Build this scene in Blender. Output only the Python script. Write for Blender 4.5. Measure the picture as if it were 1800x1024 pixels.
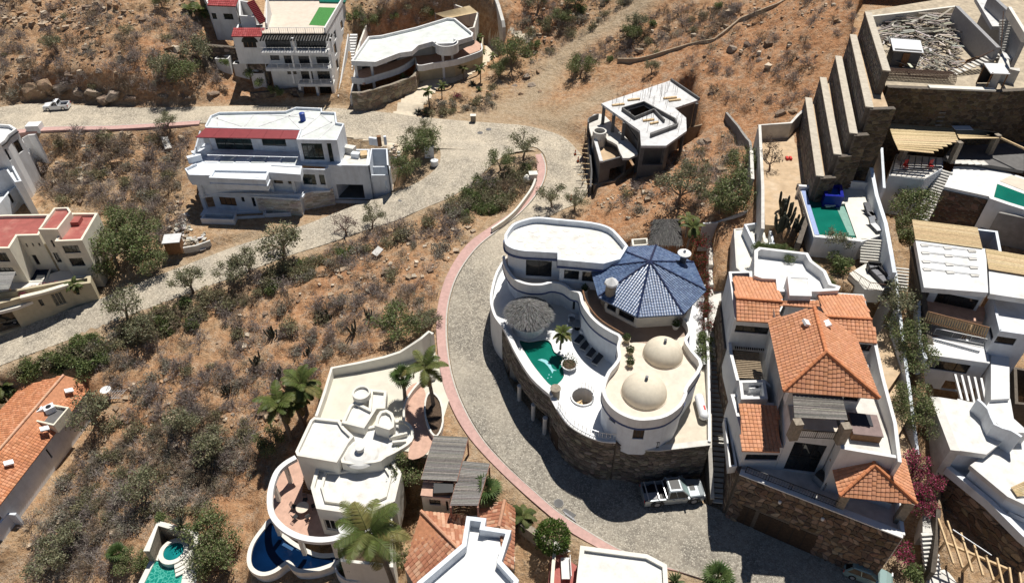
import bpy, bmesh, math, random
import numpy as np
from mathutils import Vector, Matrix
random.seed(7)
rng = np.random.default_rng(7)
for o in list(bpy.data.objects):
 bpy.data.objects.remove(o, do_unlink=True)
sc = bpy.context.scene
COL = sc.collection
R = math.radians
# ------------------------------------------------------------ camera, sky, sun, exposure
FPX, TH, HC = 1250.0, R(41), 59.5          # focal length in photo pixels, pitch, height
cam = bpy.data.cameras.new('camera')
cam.sensor_fit = 'HORIZONTAL'
cam.angle = 2 * math.atan(900 / FPX)
cam.clip_start, cam.clip_end = 0.5, 3000
camo = bpy.data.objects.new('camera', cam)
COL.objects.link(camo)
camo.location = (0, 0, HC)
camo.rotation_euler = (math.pi / 2 - TH, 0, 0)
sc.camera = camo
SUN_EL, SUN_AZ = R(66.5), R(24)
world = bpy.data.worlds.new('World')
sc.world = world
world.use_nodes = True
wn = world.node_tree
bg = wn.nodes['Background']
sky = wn.nodes.new('ShaderNodeTexSky')
sky.sky_type = 'NISHITA'
sky.sun_disc = False
sky.sun_elevation = SUN_EL
sky.sun_rotation = SUN_AZ
sky.air_density, sky.dust_density, sky.ozone_density = 1.0, 0.0, 1.0
sky.altitude = 2500
wn.links.new(sky.outputs[0], bg.inputs[0])
bg.inputs[1].default_value = 0.05
sl = bpy.data.lights.new('sun', 'SUN')
sl.energy = 5.0
sl.angle = R(0.5)
sl.color = (1.0, 0.955, 0.88)
so = bpy.data.objects.new('sun', sl)
COL.objects.link(so)
sdir = Vector((math.sin(SUN_AZ) * math.cos(SUN_EL), math.cos(SUN_AZ) * math.cos(SUN_EL), math.sin(SUN_EL)))
so.rotation_euler = sdir.to_track_quat('Z', 'Y').to_euler()
so.location = (40, 120, 150)
sc.view_settings.view_transform = 'Standard'
sc.view_settings.look = 'None'
sc.view_settings.gamma = 1
sc.view_settings.exposure = 0.2
sc.render.engine = 'CYCLES'
# ------------------------------------------------------------ survey helpers: photo pixel <-> point of the place
_s, _c = math.sin(TH), math.cos(TH)
def ray(px, py):
 u, v = (px - 900) / FPX, (py - 512) / FPX
 return np.array([u, _c - v * _s, -_s - v * _c])
def P(px, py, z):
 d = ray(px, py)
 t = (z - HC) / d[2]
 return np.array([d[0] * t, d[1] * t, z])
def P2(px, py, z):
 return P(px, py, z)[:2]
def PP(pts, z):
 return [P(x, y, z)[:2] for x, y in pts]
def zl(xy, py):
 v = (py - 512) / FPX
 return xy[1] * (v * _c + _s) / (-_c + v * _s) + HC
def onwall(a, b, px, py):
 """distance along a->b and height where the sight line meets the wall plane"""
 d = ray(px, py)
 a = np.array(a, float); b = np.array(b, float)
 e = (b - a) / np.linalg.norm(b - a)
 n = np.array([-e[1], e[0]])
 t = (a @ n) / (d[0] * n[0] + d[1] * n[1])
 p = d * t
 return float((p[:2] - a) @ e), float(p[2] + HC)
# ------------------------------------------------------------ materials
def newmat(name):
 m = bpy.data.materials.new(name)
 m.use_nodes = True
 nt = m.node_tree
 return m, nt, nt.nodes['Principled BSDF']
def N(nt, t, **k):
 n = nt.nodes.new(t)
 for a, b in k.items():
  if a == 'ins':
   for i, v in b.items():
    n.inputs[i].default_value = v
  else:
   setattr(n, a, b)
 return n
def L(nt, a, b):
 nt.links.new(a, b)
def mixc(nt, fac, a, b, mode='MIX'):
 n = nt.nodes.new('ShaderNodeMix')
 n.data_type = 'RGBA'
 n.blend_type = mode
 for sock, v in ((n.inputs[0], fac), (n.inputs[6], a), (n.inputs[7], b)):
  if hasattr(v, 'is_linked'):
   nt.links.new(v, sock)
  elif isinstance(v, (tuple, list)):
   sock.default_value = (*v[:3], 1)
  else:
   sock.default_value = v
 return n.outputs[2]
def ramp(nt, src, stops):
 n = nt.nodes.new('ShaderNodeValToRGB')
 el = n.color_ramp.elements
 while len(el) < len(stops):
  el.new(0.5)
 for e, (p, c) in zip(el, stops):
  e.position = p
  e.color = (*c, 1) if isinstance(c, tuple) else (c, c, c, 1)
 nt.links.new(src, n.inputs[0])
 return n.outputs[0]
def noise(nt, scale, detail=4, rough=0.55, coord=None):
 n = nt.nodes.new('ShaderNodeTexNoise')
 n.inputs['Scale'].default_value = scale
 n.inputs['Detail'].default_value = detail
 n.inputs['Roughness'].default_value = rough
 if coord is not None:
  nt.links.new(coord, n.inputs['Vector'])
 return n.outputs[0]
def wpos(nt):
 return nt.nodes.new('ShaderNodeNewGeometry').outputs['Position']
def bump(nt, h, strength, dist, b):
 n = nt.nodes.new('ShaderNodeBump')
 n.inputs['Strength'].default_value = strength
 n.inputs['Distance'].default_value = dist
 nt.links.new(h, n.inputs['Height'])
 nt.links.new(n.outputs[0], b.inputs['Normal'])
def plain(name, col, rough=0.6, var=0.12, scale=3.0, dirt=None, dirt_amt=0.5, dscale=0.6, metal=0, bmp=0.15, bdist=0.02, streak=False, spec=0.3):
 m, nt, b = newmat(name)
 pos = wpos(nt)
 n1 = noise(nt, scale, 6, 0.6, pos)
 lo = tuple(max(0, x * (1 - var * 1.6)) for x in col)
 hi = tuple(min(1, x * (1 + var)) for x in col)
 c = ramp(nt, n1, [(0.3, lo), (0.7, hi)])
 if dirt:
  v = pos
  if streak:
   mp = N(nt, 'ShaderNodeMapping')
   mp.inputs['Scale'].default_value = (1, 1, 0.18)
   L(nt, pos, mp.inputs[0]); v = mp.outputs[0]
  n2 = noise(nt, dscale, 8, 0.68, v)
  f = ramp(nt, n2, [(0.5, 0.0), (0.72, dirt_amt)])
  c = mixc(nt, f, c, dirt)
 L(nt, c, b.inputs['Base Color'])
 b.inputs['Roughness'].default_value = rough
 b.inputs['Metallic'].default_value = metal
 b.inputs['Specular IOR Level'].default_value = spec
 if bmp:
  bump(nt, noise(nt, scale * 6, 4, 0.6, pos), bmp, bdist, b)
 return m
def attrmat(name, tint=(1, 1, 1), rough=0.8, var=0.15, scale=8, bmp=0.3, bdist=0.02, trans=0.0, spec=0.25):
 """colour of each piece comes from the piece's own colour attribute"""
 m, nt, b = newmat(name)
 a = N(nt, 'ShaderNodeAttribute', attribute_name='Col')
 pos = wpos(nt)
 n1 = noise(nt, scale, 5, 0.6, pos)
 f = ramp(nt, n1, [(0.3, 1 - var), (0.7, 1 + 0.0)])
 c = mixc(nt, 1.0, a.outputs['Color'], f, 'MULTIPLY')
 c = mixc(nt, 1.0, c, tint, 'MULTIPLY')
 L(nt, c, b.inputs['Base Color'])
 b.inputs['Roughness'].default_value = rough
 b.inputs['Specular IOR Level'].default_value = spec
 if bmp:
  bump(nt, noise(nt, scale * 4, 4, 0.6, pos), bmp, bdist, b)
 if trans:
  t = N(nt, 'ShaderNodeBsdfTranslucent')
  L(nt, c, t.inputs[0])
  mx = N(nt, 'ShaderNodeMixShader')
  mx.inputs[0].default_value = trans
  L(nt, b.outputs[0], mx.inputs[1]); L(nt, t.outputs[0], mx.inputs[2])
  L(nt, mx.outputs[0], nt.nodes['Material Output'].inputs[0])
 return m
M = {}
M['white'] = plain('white_plaster', (0.69, 0.69, 0.685), 0.7, 0.05, 1.2, (0.42, 0.40, 0.36), 0.5, 0.9, streak=True, bmp=0.08)
M['bwhite'] = plain('cool_white_plaster', (0.66, 0.70, 0.75), 0.7, 0.06, 1.2, (0.42, 0.43, 0.44), 0.5, 0.8, streak=True, bmp=0.08)
M['cream'] = plain('cream_plaster', (0.72, 0.67, 0.55), 0.75, 0.06, 1.2, (0.45, 0.40, 0.32), 0.4, 0.7, streak=True)
M['ivory'] = plain('ivory_plaster', (0.68, 0.655, 0.59), 0.75, 0.05, 1.0, (0.5, 0.46, 0.39), 0.4, 0.7, streak=True)
M['tan'] = plain('tan_plaster', (0.46, 0.40, 0.28), 0.8, 0.08, 1.5, (0.3, 0.26, 0.19), 0.5, 0.6, streak=True)
M['roofwhite'] = plain('white_roof_coating', (0.67, 0.675, 0.675), 0.7, 0.04, 0.9, (0.45, 0.43, 0.38), 0.65, 0.55, bmp=0.1)
M['roofpaint'] = plain('worn_white_roof', (0.645, 0.64, 0.62), 0.75, 0.06, 2.2, (0.42, 0.38, 0.31), 0.7, 1.1, bmp=0.15)
M['roofgrey'] = plain('pale_grey_roof', (0.60, 0.63, 0.61), 0.8, 0.08, 1.0, (0.40, 0.41, 0.38), 0.6, 0.35, bmp=0.1)
M['redroof'] = plain('red_roof_coating', (0.34, 0.10, 0.085), 0.75, 0.12, 1.2, (0.52, 0.28, 0.22), 0.6, 0.35, bmp=0.1)
M['redpanel'] = plain('dark_red_panel', (0.25, 0.045, 0.05), 0.45, 0.08, 2)
M['concrete'] = plain('raw_concrete', (0.27, 0.26, 0.245), 0.85, 0.14, 1.3, (0.2, 0.19, 0.17), 0.55, 0.5, bmp=0.3)
M['conclight'] = plain('pale_concrete', (0.62, 0.60, 0.56), 0.85, 0.1, 1.3, (0.38, 0.35, 0.30), 0.6, 0.5, bmp=0.25)
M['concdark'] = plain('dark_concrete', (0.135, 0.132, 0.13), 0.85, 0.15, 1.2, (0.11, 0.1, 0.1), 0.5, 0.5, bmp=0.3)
M['freshslab'] = plain('fresh_slab', (0.60, 0.60, 0.60), 0.8, 0.08, 1.3, (0.34, 0.33, 0.32), 0.8, 0.8, bmp=0.2)
M['stonebase'] = plain('mortar', (0.13, 0.11, 0.09), 0.9, 0.2, 4, bmp=0.4)
M['stonebase2'] = plain('pale_mortar', (0.28, 0.24, 0.19), 0.9, 0.2, 4, bmp=0.4)
M['terracotta'] = plain('terracotta_pan', (0.52, 0.235, 0.125), 0.8, 0.15, 3)
M['terrafloor'] = plain('terracotta_floor', (0.52, 0.33, 0.25), 0.75, 0.1, 2, (0.36, 0.22, 0.17), 0.5, 0.7)
M['beigetile'] = plain('beige_tile', (0.62, 0.54, 0.45), 0.6, 0.07, 1.6, (0.52, 0.42, 0.33), 0.5, 0.5)
M['sand'] = plain('packed_sand', (0.50, 0.37, 0.24), 0.95, 0.14, 1.0, (0.62, 0.52, 0.40), 0.6, 0.4, bmp=0.4, bdist=0.05)
M['marble'] = plain('white_marble', (0.69, 0.695, 0.70), 0.45, 0.05, 0.8, (0.55, 0.55, 0.55), 0.4, 0.5, bmp=0.02)
M['black'] = plain('black_metal', (0.018, 0.018, 0.02), 0.45, 0.1, 4, bmp=0)
M['darkbrown'] = plain('dark_wood', (0.06, 0.038, 0.025), 0.6, 0.3, 5)
M['brown'] = plain('brown_wood', (0.22, 0.11, 0.05), 0.6, 0.25, 5)
M['paper'] = plain('beige_shade_cloth', (0.60, 0.46, 0.27), 0.8, 0.06, 1.5)
M['greywood'] = attrmat('weathered_wood', rough=0.85, var=0.35, scale=6)
M['timber'] = plain('new_timber', (0.58, 0.42, 0.24), 0.7, 0.15, 4)
M['navy'] = plain('navy_trim', (0.05, 0.08, 0.20), 0.5, 0.1, 3, bmp=0)
M['grey'] = plain('mid_grey', (0.30, 0.30, 0.31), 0.6, 0.1, 3, bmp=0)
M['cushion'] = plain('charcoal_fabric', (0.05, 0.052, 0.06), 0.9, 0.15, 8)
M['cushgrey'] = plain('grey_fabric', (0.20, 0.20, 0.21), 0.9, 0.15, 8)
M['metal'] = plain('pale_metal', (0.62, 0.63, 0.64), 0.4, 0.08, 4, metal=0.6, bmp=0)
M['rebar'] = plain('rusty_steel', (0.11, 0.065, 0.045), 0.8, 0.2, 6, bmp=0)
M['pink'] = plain('pink_pavement', (0.50, 0.32, 0.285), 0.85, 0.1, 2.5, (0.36, 0.25, 0.22), 0.5, 0.8, bmp=0.2)
M['kerb'] = plain('kerb_stone', (0.50, 0.47, 0.42), 0.85, 0.12, 3)
M['red'] = plain('red_plastic', (0.55, 0.035, 0.03), 0.45, 0.08, 4, bmp=0)
M['orangeplastic'] = plain('orange_plastic', (0.75, 0.16, 0.04), 0.5, 0.08, 4, bmp=0)
M['blueplastic'] = plain('blue_plastic', (0.02, 0.06, 0.30), 0.45, 0.08, 4, bmp=0)
M['green_turf'] = plain('green_turf', (0.06, 0.22, 0.055), 0.95, 0.2, 5)
M['soil'] = plain('planter_soil', (0.09, 0.06, 0.04), 0.95, 0.3, 5, bmp=0.5)
M['stone'] = attrmat('wall_stone', rough=0.85, var=0.4, scale=7, bmp=0.5, bdist=0.03)
M['tile'] = attrmat('clay_tile', rough=0.8, var=0.25, scale=5, bmp=0.2)
M['bluetile'] = attrmat('glazed_blue_tile', rough=0.3, var=0.3, scale=5, bmp=0.15, spec=0.5)
M['thatch'] = attrmat('grey_thatch', rough=0.95, var=0.4, scale=9)
M['leaf'] = attrmat('leaf', rough=0.55, var=0.35, scale=1.5, bmp=0, trans=0.3, spec=0.25)
M['twig'] = attrmat('twig', rough=0.9, var=0.3, scale=2.5, bmp=0)
M['bark'] = plain('palm_bark', (0.20, 0.165, 0.13), 0.9, 0.3, 5, bmp=0.5)
M['rock'] = attrmat('loose_rock', rough=0.9, var=0.45, scale=5, bmp=0.6, bdist=0.04)
M['lumber'] = attrmat('scrap_lumber', rough=0.85, var=0.35, scale=5)
M['dome'] = plain('dome_plaster', (0.68, 0.61, 0.485), 0.7, 0.05, 2.5, (0.5, 0.42, 0.3), 0.35, 0.8, bmp=0.15)
def glassmat(name, col, rough=0.06):
 m, nt, b = newmat(name)
 pos = wpos(nt)
 c = ramp(nt, noise(nt, 0.8, 3, 0.6, pos), [(0.35, tuple(x * 0.5 for x in col)), (0.7, tuple(x * 1.6 for x in col))])
 L(nt, c, b.inputs['Base Color'])
 b.inputs['Roughness'].default_value = rough
 b.inputs['Specular IOR Level'].default_value = 0.5
 return m
M['glass'] = glassmat('dark_window_glass', (0.018, 0.020, 0.022))
M['greenglass'] = glassmat('green_window_glass', (0.022, 0.036, 0.034))
M['interior'] = plain('interior_shade', (0.10, 0.07, 0.05), 0.8, 0.4, 1.5, bmp=0)
def watermat(name, col, deep, scale=3.5, tilefac=0.0):
 m, nt, b = newmat(name)
 pos = wpos(nt)
 c = ramp(nt, noise(nt, 0.45, 3, 0.5, pos), [(0.35, deep), (0.65, col)])
 L(nt, c, b.inputs['Base Color'])
 b.inputs['Roughness'].default_value = 0.04
 b.inputs['IOR'].default_value = 1.33
 bump(nt, noise(nt, scale, 3, 0.5, pos), 0.3, 0.06, b)
 return m
M['teal'] = watermat('teal_pool_water', (0.008, 0.150, 0.108), (0.005, 0.115, 0.083))
M['navywater'] = watermat('navy_pool_water', (0.0015, 0.013, 0.048), (0.001, 0.007, 0.026))
M['spa'] = watermat('spa_water', (0.01, 0.22, 0.22), (0.006, 0.13, 0.13), 9)
def causticmat():
 m, nt, b = newmat('painted_caustic_water')
 pos = wpos(nt)
 nz = N(nt, 'ShaderNodeTexNoise'); nz.inputs['Scale'].default_value = 1.5
 L(nt, pos, nz.inputs['Vector'])
 ad = N(nt, 'ShaderNodeMixRGB') if False else None
 vo = N(nt, 'ShaderNodeTexVoronoi'); vo.feature = 'DISTANCE_TO_EDGE'; vo.inputs['Scale'].default_value = 2.6
 mv = N(nt, 'ShaderNodeVectorMath', operation='MULTIPLY_ADD')
 L(nt, nz.outputs[1], mv.inputs[0]); mv.inputs[1].default_value = (0.7, 0.7, 0.7); L(nt, pos, mv.inputs[2])
 L(nt, mv.outputs[0], vo.inputs['Vector'])
 c = ramp(nt, vo.outputs[0], [(0.0, (0.10, 0.42, 0.34)), (0.12, (0.01, 0.20, 0.155))])  # bright net of caustic light painted into the water colour
 L(nt, c, b.inputs['Base Color'])
 b.inputs['Roughness'].default_value = 0.05
 bump(nt, noise(nt, 4, 2, 0.5, pos), 0.1, 0.05, b)
 return m
M['caustic_water'] = causticmat()
def paint(name, col, rough=0.25, metal=0.3):
 m, nt, b = newmat(name)
 b.inputs['Base Color'].default_value = (*col, 1)
 b.inputs['Roughness'].default_value = rough
 b.inputs['Metallic'].default_value = metal
 b.inputs['Coat Weight'].default_value = 0.5
 b.inputs['Coat Roughness'].default_value = 0.08
 return m
M['silver'] = paint('silver_paint', (0.31, 0.345, 0.365))
M['vanwhite'] = paint('white_paint', (0.78, 0.79, 0.80), metal=0)
M['mint'] = paint('pale_green_paint', (0.30, 0.42, 0.40))
M['darkpaint'] = paint('dark_paint', (0.03, 0.032, 0.035))
M['rubber'] = plain('rubber', (0.02, 0.02, 0.02), 0.9, 0.1, 6, bmp=0)
# ------------------------------------------------------------ mesh builder
class MB:
 def __init__(s):
  s.v, s.f, s.c = [], [], []
  s.m = []
 def add(s, verts, faces, col=None, mi=0):
  o = len(s.v)
  s.v.extend([tuple(map(float, p)) for p in verts])
  for f in faces:
   s.f.append(tuple(i + o for i in f))
   s.c.append(col); s.m.append(mi)
 def quad(s, a, b, c, d, col=None, mi=0):
  s.add([a, b, c, d], [(0, 1, 2, 3)], col, mi)
 def prism(s, poly, z0, z1, col=None, top=True, bottom=True, mi=0, mit=None):
  n = len(poly)
  zz0 = z0 if hasattr(z0, '__len__') else [z0] * n
  zz1 = z1 if hasattr(z1, '__len__') else [z1] * n
  vs = [(p[0], p[1], z) for p, z in zip(poly, zz0)] + [(p[0], p[1], z) for p, z in zip(poly, zz1)]
  ar = sum(poly[i][0] * poly[(i + 1) % n][1] - poly[(i + 1) % n][0] * poly[i][1] for i in range(n))
  fs = [(i, (i + 1) % n, n + (i + 1) % n, n + i) for i in range(n)]
  if ar < 0:
   fs = [f[::-1] for f in fs]
  s.add(vs, fs, col, mi)
  up = tuple(range(n, 2 * n)); dn = tuple(range(n))[::-1]
  if ar < 0:
   up, dn = up[::-1], dn[::-1]
  o = len(s.v) - 2 * n
  if top:
   s.f.append(tuple(i + o for i in up)); s.c.append(col); s.m.append(mi if mit is None else mit)
  if bottom:
   s.f.append(tuple(i + o for i in dn)); s.c.append(col); s.m.append(mi)
 def box(s, c, d, rz=0.0, col=None, tilt=None, mi=0):
  hx, hy, hz = d[0] / 2, d[1] / 2, d[2] / 2
  vs = [Vector((x, y, z)) for x in (-hx, hx) for y in (-hy, hy) for z in (-hz, hz)]
  m = Matrix.Rotation(rz, 3, 'Z')
  if tilt is not None:
   m = m @ Matrix.Rotation(tilt[0], 3, 'X') @ Matrix.Rotation(tilt[1], 3, 'Y')
  c = Vector(tuple(map(float, c)))
  s.add([m @ v + c for v in vs], [(0, 1, 3, 2), (4, 6, 7, 5), (0, 4, 5, 1), (2, 3, 7, 6), (0, 2, 6, 4), (1, 5, 7, 3)], col, mi)
 def bar(s, p, q, w, h, col=None, mi=0):
  p, q = Vector(tuple(map(float, p))), Vector(tuple(map(float, q)))
  d = (q - p)
  if d.length < 1e-6:
   return
  d.normalize()
  up = Vector((0, 0, 1)) if abs(d.z) < 0.95 else Vector((0, 1, 0))
  x = d.cross(up).normalized(); y = x.cross(d).normalized()
  vs = []
  for e in (p, q):
   for a, b in ((-1, -1), (1, -1), (1, 1), (-1, 1)):
    vs.append(e + x * a * w / 2 + y * b * h / 2)
  s.add(vs, [(0, 1, 2, 3), (7, 6, 5, 4), (0, 4, 5, 1), (1, 5, 6, 2), (2, 6, 7, 3), (3, 7, 4, 0)], col, mi)
 def tube(s, pts, rad, n=6, col=None, cap=True, mi=0):
  pts = [Vector(tuple(map(float, p))) for p in pts]
  if not hasattr(rad, '__len__'):
   rad = [rad] * len(pts)
  rings = []
  x = None
  for i, p in enumerate(pts):
   d = (pts[min(i + 1, len(pts) - 1)] - pts[max(i - 1, 0)])
   d = d.normalized() if d.length > 1e-9 else Vector((0, 0, 1))
   if x is None:
    up = Vector((0, 0, 1)) if abs(d.z) < 0.9 else Vector((1, 0, 0))
    x = d.cross(up).normalized()
   else:
    x = (x - d * x.dot(d))
    x = x.normalized() if x.length > 1e-6 else d.orthogonal().normalized()
   y = d.cross(x)
   rings.append([p + (x * math.cos(2 * math.pi * k / n) + y * math.sin(2 * math.pi * k / n)) * rad[i] for k in range(n)])
  vs = [v for r in rings for v in r]
  fs = [(i * n + k, i * n + (k + 1) % n, (i + 1) * n + (k + 1) % n, (i + 1) * n + k) for i in range(len(pts) - 1) for k in range(n)]
  if cap:
   fs.append(tuple(range(n))[::-1]); fs.append(tuple(range((len(pts) - 1) * n, len(pts) * n)))
  s.add(vs, fs, col, mi)
 def lathe(s, c, prof, n=20, col=None, mi=0, a0=0.0, a1=2 * math.pi):
  full = abs(a1 - a0 - 2 * math.pi) < 1e-6
  k = n if full else n + 1
  vs = []
  for r, z in prof:
   for i in range(k):
    a = a0 + (a1 - a0) * i / n
    vs.append((c[0] + r * math.cos(a), c[1] + r * math.sin(a), c[2] + z))
  fs = []
  for j in range(len(prof) - 1):
   for i in range(n if full else n):
    i2 = (i + 1) % k
    fs.append((j * k + i, j * k + i2, (j + 1) * k + i2, (j + 1) * k + i))
  s.add(vs, fs, col, mi)
 def build(s, name, mat, parent=None, smooth=False, kind=None, label=None):
  org = Vector((0, 0, 0))
  p = parent
  while p is not None:
   org += p.location
   p = p.parent
  me = bpy.data.meshes.new(name)
  me.from_pydata([(x - org.x, y - org.y, z - org.z) for x, y, z in s.v], [], s.f)
  mats = mat if isinstance(mat, (list, tuple)) else [mat]
  for m in mats:
   me.materials.append(M[m] if isinstance(m, str) else m)
  if len(mats) > 1:
   me.polygons.foreach_set('material_index', s.m)
  if any(c is not None for c in s.c):
   at = me.color_attributes.new('Col', 'FLOAT_COLOR', 'CORNER')
   lens = np.array([len(f) for f in s.f])
   cols = np.array([(c if c is not None else (0.5, 0.5, 0.5)) for c in s.c], dtype=np.float32)
   cols = np.concatenate([cols, np.ones((len(cols), 1), np.float32)], 1)
   at.data.foreach_set('color', np.repeat(cols, lens, axis=0).ravel())
  if smooth:
   me.polygons.foreach_set('use_smooth', [True] * len(me.polygons))
  me.update()
  o = bpy.data.objects.new(name, me)
  COL.objects.link(o)
  if parent is not None:
   o.parent = parent
  if kind:
   o['kind'] = kind
  if label:
   o['label'] = label
  return o
def tag(o, label, cat, group=None):
 o['label'] = label; o['category'] = cat
 if group:
  o['group'] = group
 return o
def thing(name, label, cat, loc, group=None):
 o = bpy.data.objects.new(name, None)
 o.empty_display_size = 0.3
 COL.objects.link(o)
 o.location = tuple(map(float, loc))
 return tag(o, label, cat, group)
def copy_thing(root, loc, rz=0.0, scale=1.0, label=None, group=None):
 r = root.copy(); COL.objects.link(r)
 r.location = tuple(map(float, loc)); r.rotation_euler = (0, 0, rz)
 r.scale = (scale, scale, scale) if not hasattr(scale, '__len__') else scale
 if label: r['label'] = label
 if group: r['group'] = group
 for ch in root.children:
  c = ch.copy(); COL.objects.link(c); c.parent = r
  for g in ch.children:
   d = g.copy(); COL.objects.link(d); d.parent = c
 return r
def offset(poly, d):
 """inset (d>0) a closed polygon"""
 n = len(poly)
 pts = [np.array(p[:2], float) for p in poly]
 ar = sum(pts[i][0] * pts[(i + 1) % n][1] - pts[(i + 1) % n][0] * pts[i][1] for i in range(n))
 sg = 1 if ar > 0 else -1
 out = []
 for i in range(n):
  a, b, c = pts[i - 1], pts[i], pts[(i + 1) % n]
  e1 = (b - a) / (np.linalg.norm(b - a) + 1e-9); e2 = (c - b) / (np.linalg.norm(c - b) + 1e-9)
  n1 = np.array([-e1[1], e1[0]]) * sg; n2 = np.array([-e2[1], e2[0]]) * sg
  k = 1 + n1 @ n2
  m = (n1 + n2) / max(k, 0.35)
  out.append(b + m * d)
 return out
def smoothpoly(pts, n=4, closed=True):
 """Catmull-Rom through the points"""
 pts = [np.array(p, float) for p in pts]
 m = len(pts)
 out = []
 rngi = range(m) if closed else range(m - 1)
 for i in rngi:
  if closed:
   p0, p1, p2, p3 = pts[i - 1], pts[i], pts[(i + 1) % m], pts[(i + 2) % m]
  else:
   p0, p1, p2, p3 = pts[max(i - 1, 0)], pts[i], pts[i + 1], pts[min(i + 2, m - 1)]
  for k in range(n):
   t = k / n
   out.append(0.5 * (2 * p1 + (p2 - p0) * t + (2 * p0 - 5 * p1 + 4 * p2 - p3) * t * t + (3 * p1 - p0 - 3 * p2 + p3) * t ** 3))
 if not closed:
  out.append(pts[-1])
 return out
def jit(c, a=0.15):
 k = 1 + random.uniform(-a, a)
 return tuple(max(0.0, min(1.0, x * k * (1 + random.uniform(-a, a) * 0.25))) for x in c)
# ------------------------------------------------------------ the hillside
CTRL = [(-100,210,5.5),(60,205,5.3),(300,200,5),(500,205,4.9),(700,230,4.7),(900,245,4.5),(985,270,4.4),(1000,330,4),
(960,370,3.6),(870,440,3),(830,540,2),(830,640,1.1),(860,740,.6),(940,810,.2),(1080,890,0),(1200,930,-.2),(1400,1000,-.6),(1500,1100,-1),
(870,290,4.2),(760,330,2.9),(640,375,1.2),(500,425,-.2),(350,480,-1.6),(200,545,-3),(50,600,-4.8),(-80,640,-6.5),
(-100,130,9),(100,120,10),(300,100,11),(-100,0,15),(100,0,15),(300,0,15.5),(-100,-80,20),(300,-80,20),(700,10,14),(700,-80,19),(900,0,13),(900,80,8.5),(870,150,5.5),(900,190,5),(1000,150,6.5),(1000,60,10),(1050,0,13.5),(1150,-80,20),
(1250,60,15),(1350,0,19),(1300,150,13),(1400,100,17),(1300,230,10.5),(1150,330,7.5),(1050,345,4.5),(1200,380,8),(1330,330,11),(1100,390,6),(1230,350,8.5),(1450,30,21),(1600,-80,28),(1900,-80,31),(1430,250,14),
(1450,400,12.5),(1900,400,15),(1900,700,10),(1900,1000,4),(1585,600,8.2),(1605,780,4.5),(1640,960,1),(1750,960,2),(1400,700,5),(1400,500,9.5),(1050,600,3),
(700,480,1.8),(600,500,.2),(500,560,-1.5),(650,560,.3),(400,600,-3),(300,650,-4.5),(200,700,-6.5),(100,660,-6.2),(400,750,-5.5),(300,850,-8),(480,850,-6),(200,950,-10),(50,950,-12),(350,950,-9),(-80,900,-12),(400,1010,-9.5),(-80,760,-9),(540,640,-2.5),
(200,300,1.8),(100,300,1.5),(250,370,0.3),(300,400,0),(30,420,-1.5),(200,450,-1.5),(330,440,-.3),(200,250,4.0),(60,260,3),(-80,330,0),(-80,450,-3),(720,290,4.1),(420,140,6.5),(390,105,8.8),(450,160,5.6),
(700,1010,-5),(850,950,-2),(950,1000,-2),(780,850,.3),(1100,1010,-1.2),(600,1100,-8),(1300,1100,-2),(200,1100,-13)]
CP = np.array([P(*c) for c in CTRL])
def _tps(d2):
 return 0.5 * d2 * np.log(d2 + 1e-9)
_d2 = ((CP[:, None, :2] - CP[None, :, :2]) ** 2).sum(-1)
_n = len(CP)
_A = np.zeros((_n + 3, _n + 3))
_A[:_n, :_n] = _tps(_d2) + np.eye(_n) * 8.0
_A[:_n, _n] = 1; _A[:_n, _n + 1:] = CP[:, :2]
_A[_n, :_n] = 1; _A[_n + 1:, :_n] = CP[:, :2].T
_W = np.linalg.solve(_A, np.concatenate([CP[:, 2], np.zeros(3)]))
def base_h(x, y):
 out = np.zeros_like(x)
 for i in range(0, x.size, 20000):
  xs, ys = x[i:i + 20000], y[i:i + 20000]
  d2 = (xs[:, None] - CP[None, :, 0]) ** 2 + (ys[:, None] - CP[None, :, 1]) ** 2
  out[i:i + 20000] = _tps(d2) @ _W[:_n] + _W[_n] + xs * _W[_n + 1] + ys * _W[_n + 2]
 return out
_lat = {}
def vnoise(x, y, s, seed):
 if seed not in _lat:
  _lat[seed] = np.random.default_rng(seed).random((256, 256))
 g = _lat[seed]
 u, v = x / s, y / s
 i, j = np.floor(u).astype(int), np.floor(v).astype(int)
 fu, fv = u - i, v - j
 fu, fv = fu * fu * (3 - 2 * fu), fv * fv * (3 - 2 * fv)
 a, b = g[i % 256, j % 256], g[(i + 1) % 256, j % 256]
 c, d = g[i % 256, (j + 1) % 256], g[(i + 1) % 256, (j + 1) % 256]
 return (a * (1 - fu) + b * fu) * (1 - fv) + (c * (1 - fu) + d * fu) * fv
ROAD_MAIN = [((1390,1060),(1640,1060),-1.0),((1240,1020),(1530,1000),-.6),((1140,985),(1420,955),-.4),((1086,962),(1320,920),-.2),((1030,930),(1240,885),0),((985,900),(1155,858),.1),((940,862),(1080,838),.2),((890,815),(1016,803),.4),((850,770),(968,760),.6),((820,720),(925,712),.8),((800,670),(896,670),1.0),((790,620),(882,622),1.2),((787,570),(880,575),1.6),((792,525),(876,528),2.0),((808,480),(880,478),2.5),((840,435),(905,432),2.9),((880,402),(945,392),3.2),((915,375),(985,370),3.5),((942,345),(1022,352),3.8),((958,318),(1037,325),4.0),((962,292),(1032,290),4.2),((955,270),(1014,263),4.35),((938,258),(985,238),4.45),((905,262),(930,222),4.52),((860,264),(880,217),4.58),((800,262),(800,211),4.62),((720,258),(732,205),4.7),((690,250),(690,199),4.75),((600,240),(590,190),4.85),((450,226),(450,186),4.95),((355,216),(375,187),5.0),((200,222),(225,189),5.1),((70,225),(60,182),5.2),((-60,240),(-40,196),5.3)]
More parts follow.
